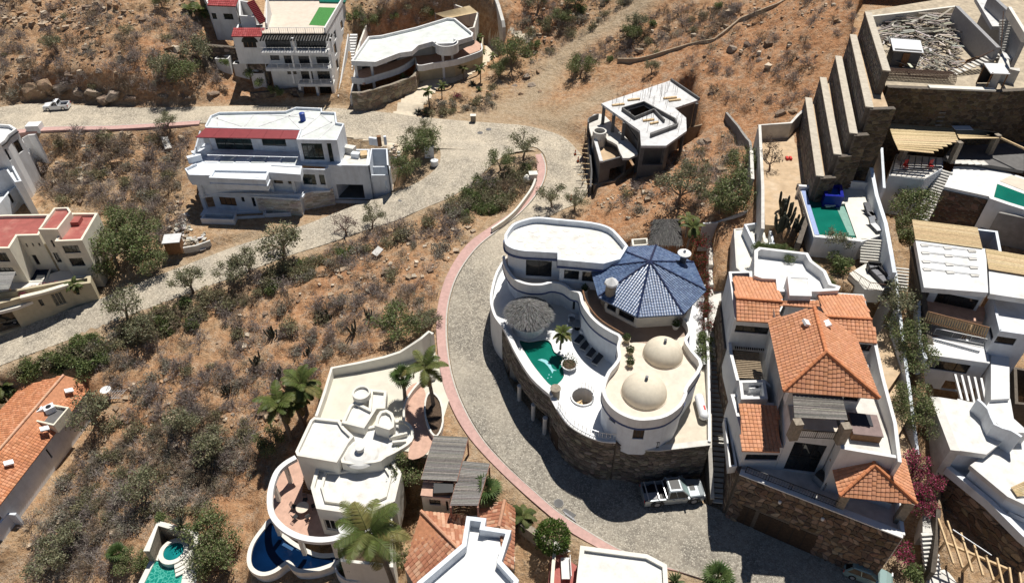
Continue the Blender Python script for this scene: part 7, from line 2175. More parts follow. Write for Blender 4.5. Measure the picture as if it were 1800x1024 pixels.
# ------------------------------------------------------------ vehicles
def car(name, label, cat, p, rz, Lc, Wc, Hc_, paintm, kind):
 t = thing(name, label, cat, p)
 c, s = math.cos(rz), math.sin(rz)
 def X(u, v, z): return (p[0] + u * c - v * s, p[1] + u * s + v * c, p[2] + z)
 hw = Wc / 2
 def loft(secs, nm, mat, smooth=False):
  """secs: (u, half width at bottom, half width at top, z0, z1)"""
  mb = MB()
  rows = []
  for u, wb, wt, z0, z1 in secs:
   h_ = z1 - z0
   rows.append([X(u, -wb, z0), X(u, -wb * 1.0, z0 + h_ * .55), X(u, -wt, z1 - h_ * .08), X(u, -wt * .9, z1), X(u, wt * .9, z1), X(u, wt, z1 - h_ * .08), X(u, wb, z0 + h_ * .55), X(u, wb, z0)])
  vs = [q for r in rows for q in r]
  n = 8
  fs = [(i * n + k, i * n + (k + 1) % n, (i + 1) * n + (k + 1) % n, (i + 1) * n + k) for i in range(len(rows) - 1) for k in range(n)]
  fs += [tuple(range(n))[::-1], tuple(range((len(rows) - 1) * n, len(rows) * n))]
  mb.add(vs, fs)
  return mb.build(nm, mat, t)
 gc = .32 if kind == 'truck' else .2
 bz = Hc_ * (.58 if kind == 'truck' else .6)
 wr = .44 if kind == 'truck' else .31
 if kind in ('truck', 'ute'):
  bed0, bed1 = -Lc / 2, -Lc * .13
  body = loft([(bed1, hw, hw * .97, gc, bz), (Lc * .2, hw, hw * .97, gc, bz), (Lc * .24, hw, hw * .95, gc, bz * 1.0), (Lc * .4, hw * .98, hw * .9, gc, bz * .98), (Lc * .47, hw * .93, hw * .84, gc + .05, bz * .93), (Lc * .5, hw * .84, hw * .74, gc + .1, bz * .82)], 'body', paintm)
  mb = MB()
  for v in (-1, 1):
   mb.bar(X(bed0, v * (hw - .07), (gc + bz) / 2), X(bed1, v * (hw - .07), (gc + bz) / 2), .14, bz - gc)
  mb.bar(X(bed0 + .05, -hw, (gc + bz) / 2), X(bed0 + .05, hw, (gc + bz) / 2), .1, bz - gc)
  mb.build('bed_side', paintm, t)
  mb = MB(); mb.bar(X(bed0 + .05, 0, gc + .32), X(bed1, 0, gc + .32), Wc - .2, .08); mb.build('bed_floor', 'black', t)
  cab0 = bed1 + .02; cab1 = Lc * .24 if kind == 'truck' else Lc * .2
  cabr0, cabr1 = cab0 + .12, cab1 - .75
 else:
  body = loft([(-Lc / 2, hw * .86, hw * .8, gc + .1, bz * .9), (-Lc * .44, hw * .97, hw * .93, gc, bz), (Lc * .18, hw, hw * .95, gc, bz), (Lc * .36, hw * .97, hw * .88, gc, bz * .92), (Lc * .47, hw * .9, hw * .8, gc, bz * .8), (Lc * .5, hw * .8, hw * .7, gc + .1, bz * .65)], 'body', paintm)
  cab0, cab1 = -Lc * .47, Lc * .22
  cabr0, cabr1 = -Lc * .36, Lc * .02
 zt = Hc_
 wb, wt = hw * .94, hw * .76
 mb = MB()
 q = [X(cab0, -wb, bz - .02), X(cab1, -wb, bz - .02), X(cab1, wb, bz - .02), X(cab0, wb, bz - .02), X(cabr0, -wt, zt - .06), X(cabr1, -wt, zt - .06), X(cabr1, wt, zt - .06), X(cabr0, wt, zt - .06)]
 mb.add(q, [(0, 1, 5, 4), (2, 3, 7, 6), (3, 0, 4, 7), (4, 5, 6, 7)]); mb.build('side_window', 'glass', t)
 mb = MB()
 e = .008
 mb.add([X(cab1 + e, -wb * .96, bz), X(cab1 + e, wb * .96, bz), X(cabr1 + e, wt * .96, zt - .07), X(cabr1 + e, -wt * .96, zt - .07)], [(0, 1, 2, 3)]); mb.build('windscreen', 'windscreen', t)
 mb = MB()
 mb.add([X(cabr0 - .03, -wt * 1.02, zt - .08), X(cabr1 + .06, -wt * 1.02, zt - .08), X(cabr1 + .06, wt * 1.02, zt - .08), X(cabr0 - .03, wt * 1.02, zt - .08), X(cabr0 + .08, -wt * .88, zt), X(cabr1 - .08, -wt * .88, zt), X(cabr1 - .08, wt * .88, zt), X(cabr0 + .08, wt * .88, zt)], [(0, 1, 5, 4), (1, 2, 6, 5), (2, 3, 7, 6), (3, 0, 4, 7), (4, 5, 6, 7)])
 for v in (-1, 1):      # pillars
  mb.bar(X(cab1, v * wb, bz), X(cabr1, v * wt, zt - .06), .1, .1); mb.bar(X(cab0, v * wb, bz), X(cabr0, v * wt, zt - .06), .14, .12)
  um = (cab0 + cab1) / 2 - .1; mb.bar(X(um, v * (wb + .005), bz), X((cabr0 + cabr1) / 2 - .05, v * (wt + .005), zt - .06), .07, .04)
 rf = mb.build('roof', paintm, t)
 if kind == 'truck':
  mb = MB(); mb.box(X((cabr0 + cabr1) / 2, 0, zt + .006), (abs(cabr1 - cabr0) * .72, Wc * .52, .02), rz); mb.build('sunroof', 'black', rf)
  mb = MB(); mb.box(X(Lc * .31, 0, bz + .005), (.5, .62, .05), rz); mb.build('hood_scoop', 'black', body)
  for u in (bed0 + .35, bed0 + 1.35, bed1 - .1):
   mb = MB(); mb.bar(X(u, -hw + .1, bz + .16), X(u, hw - .1, bz + .16), .09, .06)
   for v in (-1, 1): mb.bar(X(u, v * (hw - .1), bz - .1), X(u, v * (hw - .1), bz + .16), .08, .06)
   mb.build('bed_rack', 'metal', t)
  mb = MB(); mb.box(X(bed0 + .7, -hw * .45, bz - .12), (1.3, .7, .2), rz); mb.build('bed_box', 'grey', t)
  for u in (-Lc * .29, Lc * .31):
   for v in (-1, 1):
    mb = MB(); mb.tube([X(u + math.cos(a) * .58, v * (hw + .04), gc + .12 + math.sin(a) * .52) for a in np.linspace(0, math.pi, 9)], .09, 6); mb.build('fender_flare', 'black', t)
 for u in (-Lc * .29, Lc * .31):
  for v in (-1, 1):
   mb = MB(); q0, q1 = X(u, v * (hw - .22), wr), X(u, v * (hw + .02), wr); mb.tube([q0, q1], wr, 18); w_ = mb.build('wheel', 'rubber', t)
   mb = MB(); mb.tube([X(u, v * (hw + .015), wr), X(u, v * (hw + .035), wr)], wr * .6, 12); mb.build('rim', 'metal' if kind != 'truck' else 'grey', w_)
 for v in (-1, 1):
  mb = MB(); mb.box(X(Lc * .478, v * hw * .68, bz * .82), (.1, hw * .4, .14), rz); mb.build('headlight', 'vanwhite', t)
  mb = MB(); mb.box(X(-Lc * .497, v * hw * .82, bz * .8), (.05, hw * .22, .28), rz); mb.build('tail_light', 'red', t)
  mb = MB(); mb.box(X(cab1 - .25, v * (hw + .12), bz + .12), (.14, .26, .18), rz); mb.build('mirror', paintm, t)
 for v in (-1, 1):
  for u in ((cab0 + cab1) / 2 - .5, (cab0 + cab1) / 2 + .45):
   mb = MB(); mb.box(X(u, v * (hw + .012), bz * .82), (.2, .03, .04), rz); mb.build('door_handle', 'metal', t)
 mb = MB(); mb.bar(X(Lc * .495, -hw * .8, gc + .12), X(Lc * .495, hw * .8, gc + .12), .16, .22); mb.build('bumper', 'black' if kind == 'truck' else paintm, t)
 return t
M['windscreen'] = glassmat('windscreen_glass', (.16, .22, .22), .08)
pa, pb = P(1140, 876, 0.05), P(1226, 868, 0.05)
car('pickup_truck', 'silver crew cab pickup truck with sunroof parked under the curved stone wall', 'pickup truck', P(1180, 871, .1), math.atan2(pb[1] - pa[1], pb[0] - pa[0]), 5.9, 2.15, 1.98, 'silver', 'truck')
p = P(102, 191, 5.17)
car('small_pickup', 'small white pickup parked on the upper road below the rocky bank', 'pickup truck', p, math.pi + R(8), 3.9, 1.65, 1.5, 'vanwhite', 'ute')
pa, pb = P(1500, 1005, -.7), P(1555, 1025, -.7)
car('hatchback', 'pale green hatchback parked against the rubble garage wall', 'car', P(1522, 1012, -.68), math.atan2(pb[1] - pa[1], pb[0] - pa[0]), 4.0, 1.7, 1.5, 'mint', 'hatch')
car('parked_car', 'dark car in the shadowed garage bay at the left edge', 'car', P(10, 566, -4.55), R(20), 4.2, 1.75, 1.45, 'darkpaint', 'hatch')
for (px, py), lb in zip(((1011,272),(1016,284),(1004,351)), ('far orange cone of two at the outer edge of the bend', 'near orange cone of two at the outer edge of the bend', 'single orange cone beside the brush below the bend')):
 q = P(px, py, 4.3 if py < 300 else 3.9)
 t = thing('traffic_cone', lb, 'traffic cone', q, 'orange cones along the bend')
 mb = MB(); mb.box(q + (0, 0, .03), (.42, .42, .05)); mb.build('base', 'black', t)
 mb = MB(); mb.lathe(q, [(.17, .05), (.05, .85), (.04, .87), (.001, .87)], 10); cn = mb.build('cone', 'orangeplastic', t)
 mb = MB(); mb.lathe(q, [(.128, .36), (.098, .56)], 10); mb.build('band', 'vanwhite', cn)
for (px, py, r) in ((982,885,.42),(705,353,.35),(844,235,.4),(859,229,.4)):
 z = {982: .115, 705: 1.95, 844: 4.6, 859: 4.6}[px]
 g_ = G(px, py); q = np.array([g_[0], g_[1], g_[2] + .155])
 t = thing('manhole_cover', {982: 'round iron manhole cover in the cobbles near the clipped round tree', 705: 'small dark manhole cover on the lower road by the garage', 844: 'left of two dark covers at the road junction', 859: 'right of two dark covers at the road junction'}[px], 'manhole cover', q)
 mb = MB(); mb.lathe(q, [(r, 0), (r, .012), (.001, .014)], 20); mb.build('lid', 'concdark', t)
 mb = MB(); mb.lathe(q, [(r * 1.15, 0), (r * 1.15, .01), (r * 1.02, .01)], 20); mb.build('frame', 'concrete', t)
q0 = P(998, 905, .13)
t = thing('drain_grate', 'rectangular iron drain grate at the kerb by the clipped round tree', 'drain grate', q0)
for i in range(7):
 f = i / 6
 mb = MB(); a_ = P(990 + 17 * f, 897 + 12 * f, .13); mb.bar(a_ + (0, 0, .02), a_ + (.25, -.45, .02), .06, .04); mb.build('bar', 'grey', t)
mb = MB(); mb.prism(PP([(988,896),(1008,909),(1013,904),(993,892)], .115), .1, .118); mb.build('frame', 'concdark', t)
w_ = Bld('bend_wall', 'low white wall curving along the inside of the bend pavement', P(900, 385, 3.3), 'wall')
w_.lowwall(smoothpoly(PP([(864,398),(885,386),(905,371),(922,352),(935,335),(941,322)], 4.2), 4, False), [2.6 + i * .06 for i in range(21)], [3.9 + i * .055 for i in range(21)], .28, 'ivory', 'wall')
for (px, py), lb in zip(((937,315),(926,318)), ('pale stone plinth at the upper end of the bend wall', 'white bag beside the plinth at the bend wall')):
 q = P(px, py, 4.1); mb = MB()
 if px == 937: mb.box(q + (0, 0, .5), (1.1, .9, 1.0), .1); mb.box(q + (0, 0, 1.04), (1.25, 1.05, .08), .1)
 else: mb.lathe(q, [(.001, 0), (.5, .05), (.55, .4), (.35, .8), (.12, .9), (.2, 1.0), (.001, 1.0)], 9)
 tag(mb.build('stone_plinth' if px == 937 else 'white_sack', 'ivory'), lb, 'plinth' if px == 937 else 'sack')
q = P(832, 213, 4.7)
t = thing('stone_post', 'small dark stone post with pale cap at the outer road edge', 'post', q)
mb = MB(); mb.box(q + (0, 0, .5), (.8, .6, 1.0)); mb.build('shaft', 'stonebase2', t)
mb = MB(); mb.box(q + (0, 0, 1.05), (.95, .75, .1)); mb.build('cap', 'ivory', t)
for (px, py), lb in zip(((755,275),(764,290)), ('white utility cabinet in the bushes on the road island', 'round white tank at the edge of the road island bushes')):
 q = G(px, py)
 mb = MB()
 if px == 755: mb.box(q + (0, 0, .9), (1.4, 1.0, 1.8), .1); mb.box(q + (0, 0, 1.85), (1.55, 1.15, .08), .1)
 else: mb.lathe(q, [(.001, 0), (.6, 0), (.6, .8), (.45, .9), (.001, .95)], 16)
 tag(mb.build('utility_cabinet' if px == 755 else 'round_tank', 'vanwhite'), lb, 'cabinet' if px == 755 else 'tank')
for (px, py), lb in (((293,253),'upper pale concrete slab lying on the scrub slope beside the modern house'), ((297,263),'lower pale concrete slab lying on the scrub slope beside the modern house'), ((665,449),'tilted pale concrete slab below the lower road verge'), ((140,298),'thin white board lying in the scrub below the upper road')):
 q = G(px, py)
 mb = MB(); mb.box(q + (0, 0, .7 if px != 140 else .3), (1.0, 1.3, .18) if px != 140 else (.9, .2, .1), .5 if px < 400 else -.7, tilt=(.35, .1))
 tag(mb.build('concrete_slab', 'conclight'), lb, 'slab')
q = G(310, 440)
t = thing('portable_cabin', 'brown plywood cabin with white sheet roof beside the lower road', 'cabin', q)
mb = MB(); mb.box(q + (0, 0, 1.0), (2.0, 1.6, 2.0), .15); mb.build('wall', 'brown', t)
mb = MB(); mb.box(q + (0, 0, 2.05), (2.3, 1.9, .1), .15, tilt=(.08, 0)); mb.build('roof', 'freshslab', t)
mb = MB(); mb.box(q + (-.5, -.84, .9), (.7, .06, 1.7), .15); mb.build('door', 'terracotta', t)
w_ = Bld('construction_wall', 'low unfinished block wall beside the brown cabin on the lower road', G(350, 440), 'wall')
w_.lowwall([G(325,444)[:2], G(348,440)[:2], G(372,430)[:2]], [G(325,444)[2] - .5, G(348,440)[2] - .5, G(372,430)[2] - .5], [G(325,444)[2] + .9, G(348,440)[2] + .9, G(372,430)[2] + .8], .25, 'conclight', 'wall')
mb = MB()
for i in range(140):
 px, py = random.choice(((318, 405), (330, 425), (350, 424), (322, 390), (690, 268), (695, 285)))
 q = G(px + random.gauss(0, 6), py + random.gauss(0, 7))
 mb.box(q + (0, 0, random.uniform(.05, .3)), (random.uniform(.2, .9), random.uniform(.15, .5), random.uniform(.05, .25)), random.random() * 3, jit(random.choice(((.6, .56, .5), (.5, .42, .33), (.7, .68, .64), (.38, .3, .22))), .15), tilt=(random.uniform(-.3, .3), random.uniform(-.3, .3)))
t = mb.build('building_rubble', 'rock'); t['kind'] = 'stuff'; tag(t, 'pale building rubble and sacks strewn beside the modern house', 'rubble')
# ------------------------------------------------------------ vegetation: one mesh of each kind, then individuals
def leaf_tri(mb, c, d, w, col, n=None):
 """a leaf: kite of two triangles from c along d"""
 d = Vector(tuple(d)); s = d.cross(Vector((random.uniform(-1, 1), random.uniform(-1, 1), random.uniform(-1, 1))))
 s = s.normalized() * w if s.length > 1e-6 else Vector((w, 0, 0))
 c = Vector(tuple(c))
 mb.add([c, c + d * .45 + s, c + d, c + d * .45 - s], [(0, 1, 2, 3)], col)
def rdir(up=0.0):
 while True:
  v = Vector((random.uniform(-1, 1), random.uniform(-1, 1), random.uniform(-1, 1)))
  if .05 < v.length < 1:
   v.normalize(); v.z += up
   return v.normalized()
def branch(mb, p, d, ln, r, depth, cols, tips, spread=.7, n=3, kids=(2, 3)):
 q = p + d * ln
 mid = p + d * ln * .5 + rdir() * ln * .07
 mb.tube([p, mid, q], [r, r * .8, r * .6], n, jit(random.choice(cols), .15), cap=False)
 if depth == 0:
  tips.append((q, d)); return
 for k in range(random.randint(*kids)):
  nd = (d + rdir() * spread).normalized()
  branch(mb, q if random.random() < .6 else mid, nd, ln * random.uniform(.55, .85), r * .58, depth - 1, cols, tips, spread, n, kids)
GREYT = ((.31, .26, .235), (.39, .335, .305), (.24, .20, .18), (.35, .29, .265))
BROWNT = ((.25, .185, .14), (.32, .245, .19), (.19, .145, .11))
def mk_dry(cols, seed, leaf=None, stems=(7, 10)):
 random.seed(seed)
 mb = MB(); tips = []
 for k in range(random.randint(*stems)):
  a = random.random() * 6.28; t = random.uniform(.25, 1.15)
  d = Vector((math.cos(a) * math.sin(t), math.sin(a) * math.sin(t), math.cos(t)))
  branch(mb, Vector((random.uniform(-.12, .12), random.uniform(-.12, .12), -.15)), d, random.uniform(.38, .6), .034, 3, cols, tips, .75, 3)
 tw = mb
 lb = MB()
 for q, d in tips:
  for k in range(3):
   leaf_tri(lb, q + rdir() * .12, (d + rdir() * .8) * random.uniform(.14, .3), random.uniform(.012, .03), jit(random.choice(leaf or cols), .25))
 return tw, lb
def mk_bush(cols, seed, n=900, flat=.75, twigs=True, lsize=(.1, .2), lumps=9, wd=.045):
 random.seed(seed)
 mb = MB(); lb = MB(); tips = []
 for k in range(6):
  a = random.random() * 6.28; t = random.uniform(.2, 1.0)
  d = Vector((math.cos(a) * math.sin(t), math.sin(a) * math.sin(t), math.cos(t)))
  branch(mb, Vector((0, 0, -.2)), d, random.uniform(.3, .5), .04, 2, BROWNT, tips, .7, 3)
 cs = []
 for k in range(lumps):
  a = random.random() * 6.28; q = random.random() ** .6 * .75
  cs.append((Vector((math.cos(a) * q, math.sin(a) * q, random.uniform(.15, .75) * flat * (1.15 - q * .6))), random.uniform(.26, .46)))
 for k in range(n):
  c, r = random.choice(cs)
  d = rdir(.25); rr = r * random.uniform(.55, 1.05)
  p = c + d * rr; p.z = max(p.z, -.05)
  cl = random.choice(cols)
  leaf_tri(lb, p, (d * .6 + rdir() * .8) * random.uniform(*lsize), wd * random.uniform(.6, 1.3), jit(cl, .28))
 return mb, lb
OLV = ((.29, .27, .155), (.235, .225, .125), (.35, .32, .20), (.33, .285, .185), (.26, .26, .14))
GRN = ((.185, .235, .085), (.145, .19, .07), (.24, .285, .115), (.20, .245, .10))
GRYG = ((.36, .34, .265), (.30, .285, .22), (.42, .39, .31), (.38, .33, .27))
def to_thing(name, woody, leafy, lab, cat, wm='twig', wn='twigs', ln='leaves'):
 o = thing(name, lab, cat, (0, 0, 0))
 w = woody.build(wn, wm, o, kind='stuff'); l = leafy.build(ln, 'leaf', o, kind='stuff')
 return o
PROTO = {}
PROTO['dry'] = [to_thing('dry_shrub', *mk_dry(GREYT, 11 + i), 'x', 'shrub') for i in range(4)]
PROTO['brown'] = [to_thing('brown_shrub', *mk_dry(BROWNT, 31 + i, ((.28, .215, .15), (.35, .28, .19), (.21, .165, .12))), 'x', 'shrub') for i in range(3)]
PROTO['olive'] = [to_thing('olive_bush', *mk_bush(OLV, 51 + i, 650), 'x', 'bush') for i in range(4)]
PROTO['sage'] = [to_thing('sage_bush', *mk_bush(GRYG, 61 + i, 520), 'x', 'bush') for i in range(3)]
PROTO['green'] = [to_thing('green_bush', *mk_bush(GRN, 71 + i, 1100), 'x', 'bush') for i in range(4)]
def mk_tree(seed, cols, n=2600, hgt=1.0, airy=.8, trunk=.05):
 random.seed(seed)
 mb = MB(); lb = MB(); tips = []
 base = Vector((0, 0, -.15)); p = Vector((random.uniform(-.06, .06), random.uniform(-.06, .06), .32 * hgt))
 mb.tube([base, base.lerp(p, .5) + rdir() * .03, p], [trunk * 1.2, trunk, trunk * .8], 7, jit(BROWNT[0], .1), cap=False)
 for k in range(6):
  a = k * 1.05 + random.random() * .6; t = random.uniform(.35, 1.05)
  d = Vector((math.cos(a) * math.sin(t), math.sin(a) * math.sin(t), math.cos(t)))
  branch(mb, p, d, random.uniform(.24, .38), trunk * .55, 3, BROWNT, tips, .6, 4, (2, 3))
 for k in range(n):
  q, d = random.choice(tips)
  o = rdir(.15) * random.random() ** .5 * .17 * airy * 1.3
  leaf_tri(lb, q + o, rdir() * random.uniform(.045, .085), random.uniform(.014, .026), jit(random.choice(cols), .3))
 o = thing('tree', 'x', 'tree', (0, 0, 0))
 mb.build('trunk', 'twig', o); lb.build('crown', 'leaf', o, kind='stuff')
 return o
PROTO['mesq'] = [mk_tree(81 + i, ((.27, .27, .155), (.32, .315, .20), (.21, .215, .125)), 1600) for i in range(4)]
PROTO['lush'] = [mk_tree(91 + i, GRN + OLV[:2], 2900, airy=1.05) for i in range(3)]
PROTO['bare'] = [mk_tree(97 + i, ((.20, .16, .14), (.16, .13, .11)), 350) for i in range(2)]
PROTO['purple'] = [mk_tree(99, ((.20, .12, .12), (.16, .10, .10), (.25, .17, .16)), 700)]
def mk_cactus(seed):
 random.seed(seed)
 o = thing('columnar_cactus', 'x', 'cactus', (0, 0, 0))
 for k in range(random.randint(8, 12)):
  mb = MB(); a = random.random() * 6.28; r = random.uniform(0, .35); t = random.uniform(0, .4)
  b = Vector((math.cos(a) * r, math.sin(a) * r, -.1)); h = random.uniform(.6, 1.3)
  e = b + Vector((math.cos(a) * t * h, math.sin(a) * t * h, h))
  c = jit(random.choice(((.075, .08, .055), (.10, .10, .075), (.06, .062, .045))), .2)
  mb.tube([b, b.lerp(e, .5) + Vector((math.cos(a), math.sin(a), 0)) * .05 * h, e.lerp(b, .06), e], [.06, .075, .06, .02], 7, c); mb.build('stem', 'twig', o)
 return o
PROTO['cactus'] = [mk_cactus(s) for s in (3, 4, 5)]
def mk_palm(seed, H=5.0, nf=18, fl=2.4, cols=((.13, .165, .045), (.17, .19, .06), (.10, .135, .035), (.24, .22, .075)), lean=.4, tr=.16, old=3):
 random.seed(seed)
 o = thing('palm_tree', 'x', 'palm tree', (0, 0, 0))
 mb = MB()
 top = Vector((lean, lean * .4, H))
 pts = [Vector((lean * t * t, lean * .4 * t * t, H * t)) for t in np.linspace(-.06, 1, 9)]
 mb.tube(pts, [tr * (1.35 - .4 * i / 8) for i in range(9)], 9)
 mb.build('trunk', 'bark', o)
 for k in range(nf):
  fm = MB()
  a = k * 2.4 + random.random() * .4
  el = random.uniform(-.35, 1.15) if k >= old else random.uniform(-.8, -.4)
  dry = k < old and random.random() < .6
  L_ = fl * random.uniform(.8, 1.1)
  rp = []
  for i in range(9):
   t = i / 8
   e = el - 1.35 * t * t * (0.6 + .4 * random.random() * 0 + .3)
   if i == 0: rp.append(top.copy())
   else: rp.append(rp[-1] + Vector((math.cos(a) * math.cos(e), math.sin(a) * math.cos(e), math.sin(e))) * L_ / 8)
  cc = (.26, .20, .09) if dry else random.choice(cols)
  fm.tube(rp, [.035 - .003 * i for i in range(9)], 4, jit((.16, .17, .06), .1), cap=False)
  side = Vector((-math.sin(a), math.cos(a), 0))
  for i in range(34):
   t = .12 + .86 * i / 33
   j = min(int(t * 8), 7); q = rp[j].lerp(rp[j + 1], t * 8 - j); dr = (rp[j + 1] - rp[j]).normalized()
   ll = fl * .27 * math.sin(math.pi * min(1, .18 + t * .8)) ** .7
   for s_ in (-1, 1):
    d = (side * s_ * .85 + dr * .55 + Vector((0, 0, -.28 + random.uniform(-.12, .12)))).normalized() * ll
    w = dr * .035
    fm.add([q - w, q + w, q + d * .6 + w * .9, q + d, q + d * .6 - w * .9], [(0, 1, 2, 3, 4)], jit(cc, .22))
  fm.build('frond', 'leaf', o)
 return o
def mk_fan(seed, H=2.6, n=20, R_=.75, cols=((.08, .13, .035), (.06, .105, .03), (.11, .16, .05)), tr=.13):
 random.seed(seed)
 o = thing('fan_palm', 'x', 'palm tree', (0, 0, 0))
 mb = MB(); mb.tube([(0, 0, -.2), (.05, 0, H * .5), (0, 0, H)], [tr * 1.3, tr, tr], 8); mb.build('trunk', 'bark', o)
 top = Vector((0, 0, H))
 for k in range(n):
  a = k * 2.4 + random.random() * .3; el = random.uniform(-.6, 1.5)
  d = Vector((math.cos(a) * math.cos(el), math.sin(a) * math.cos(el), math.sin(el)))
  c = top + d * R_ * .5
  fm = MB(); fm.tube([top, c], [.025, .018], 4, jit((.15, .16, .06), .1), cap=False)
  s = d.cross(Vector((0, 0, 1)));  s = s.normalized() if s.length > .05 else Vector((1, 0, 0))
  u = s.cross(d).normalized()
  cl = random.choice(cols) if el > -.35 else (.20, .17, .08)
  for i in range(15):
   b = -1.9 + 3.8 * i / 14
   e = (d * math.cos(b) + s * math.sin(b)).normalized(); e2 = (e + Vector((0, 0, -.25))).normalized()
   f = e.cross(u).normalized() * .05
   fm.add([c, c + e * R_ * .55 + f, c + e2 * R_ * random.uniform(.85, 1.05), c + e * R_ * .55 - f], [(0, 1, 2, 3)], jit(cl, .2))
  fm.build('fan_leaf', 'leaf', o)
 return o
def mk_agave(seed, cols=((.10, .14, .06), (.13, .17, .075)), n=26, L_=.9):
 random.seed(seed)
 o = thing('agave', 'x', 'agave', (0, 0, 0))
 mb = MB()
 for k in range(n):
  a = k * 2.4; el = random.uniform(.15, 1.3)
  d = Vector((math.cos(a) * math.cos(el), math.sin(a) * math.cos(el), math.sin(el))); s = Vector((-math.sin(a), math.cos(a), 0)) * .07
  l_ = L_ * random.uniform(.75, 1.1)
  mb.add([s, d * l_ * .6 + s * .9 + Vector((0, 0, .03)), d * l_, d * l_ * .6 - s * .9 + Vector((0, 0, .03)), -s], [(0, 1, 2, 3, 4)], jit(random.choice(cols), .2))
 mb.build('leaves', 'leaf', o)
 return o
PROTO['palm'] = [mk_palm(5, 5.5), mk_palm(6, 4.2, 20, 2.2, lean=-.3), mk_palm(8, 7.5, 22, 2.9, lean=.9, tr=.17)]
PROTO['spalm'] = [mk_palm(15, 2.3, 11, 1.1, lean=.15, tr=.07, old=1), mk_palm(16, 1.8, 10, 1.0, lean=-.1, tr=.07, old=1)]
PROTO['fan'] = [mk_fan(9), mk_fan(10, 1.6, 24, .85)]
PROTO['bushpalm'] = [mk_palm(25, .9, 30, 1.5, ((.12, .15, .045), (.15, .17, .06), (.09, .12, .035)), 0, .2, 4)]
PROTO['agave'] = [mk_agave(3), mk_agave(4, ((.05, .055, .04), (.08, .075, .055)), 30, 1.0)]
BOU = ((.48, .08, .17), (.58, .14, .26), (.42, .06, .13), (.09, .12, .045), (.12, .15, .06))
PROTO['bougain'] = [to_thing('bougainvillea', *mk_bush(BOU, 131 + i, 1300, lumps=12, lsize=(.07, .13), wd=.04), 'x', 'bougainvillea', ln='flowers') for i in range(2)]
PROTO['bougred'] = [to_thing('bougainvillea', *mk_bush(((.40, .04, .05), (.06, .095, .03), (.05, .08, .025), (.08, .11, .04), (.30, .04, .06)), 141, 1300, lumps=12, lsize=(.07, .13), wd=.04), 'x', 'bougainvillea', ln='flowers')]
def mk_round(seed):
 random.seed(seed)
 o = thing('clipped_tree', 'x', 'tree', (0, 0, 0))
 mb = MB(); mb.tube([(0, 0, -.3), (0, 0, .7)], .09, 8); mb.build('trunk', 'bark', o)
 lb = MB()
 for k in range(3800):
  d = rdir(.1); r = (1.0 + .07 * math.sin(d.x * 9 + d.y * 7) + .05 * math.sin(d.z * 13)) * random.uniform(.82, 1.03)
  p = Vector((d.x * r, d.y * r, 1.25 + d.z * r))
  leaf_tri(lb, p, (d * .5 + rdir() * .7) * .15, .045, jit(random.choice(((.10, .17, .03), (.075, .135, .025), (.14, .20, .05))), .25))
 lb.build('crown', 'leaf', o, kind='stuff')
 return o
PROTO['round'] = [mk_round(7)]
USED = set()
random.seed(99)
def plant(kind, p, s, label, group=None, var=None, rz=None, sq=1.0):
 i = random.randrange(len(PROTO[kind])) if var is None else var
 r = PROTO[kind][i]
 rz = random.random() * 6.28 if rz is None else rz
 sc_ = (s, s, s * sq)
 if r.name not in USED:
  USED.add(r.name); o = r
  o.location = tuple(map(float, p)); o.rotation_euler = (0, 0, rz); o.scale = sc_
  o['label'] = label
  if group: o['group'] = group
  elif 'group' in o: del o['group']
  PROTO[kind][i] = o
 else:
  o = copy_thing(r, p, rz, sc_, label, None)
  if group: o['group'] = group
  elif 'group' in o: del o['group']
 return o
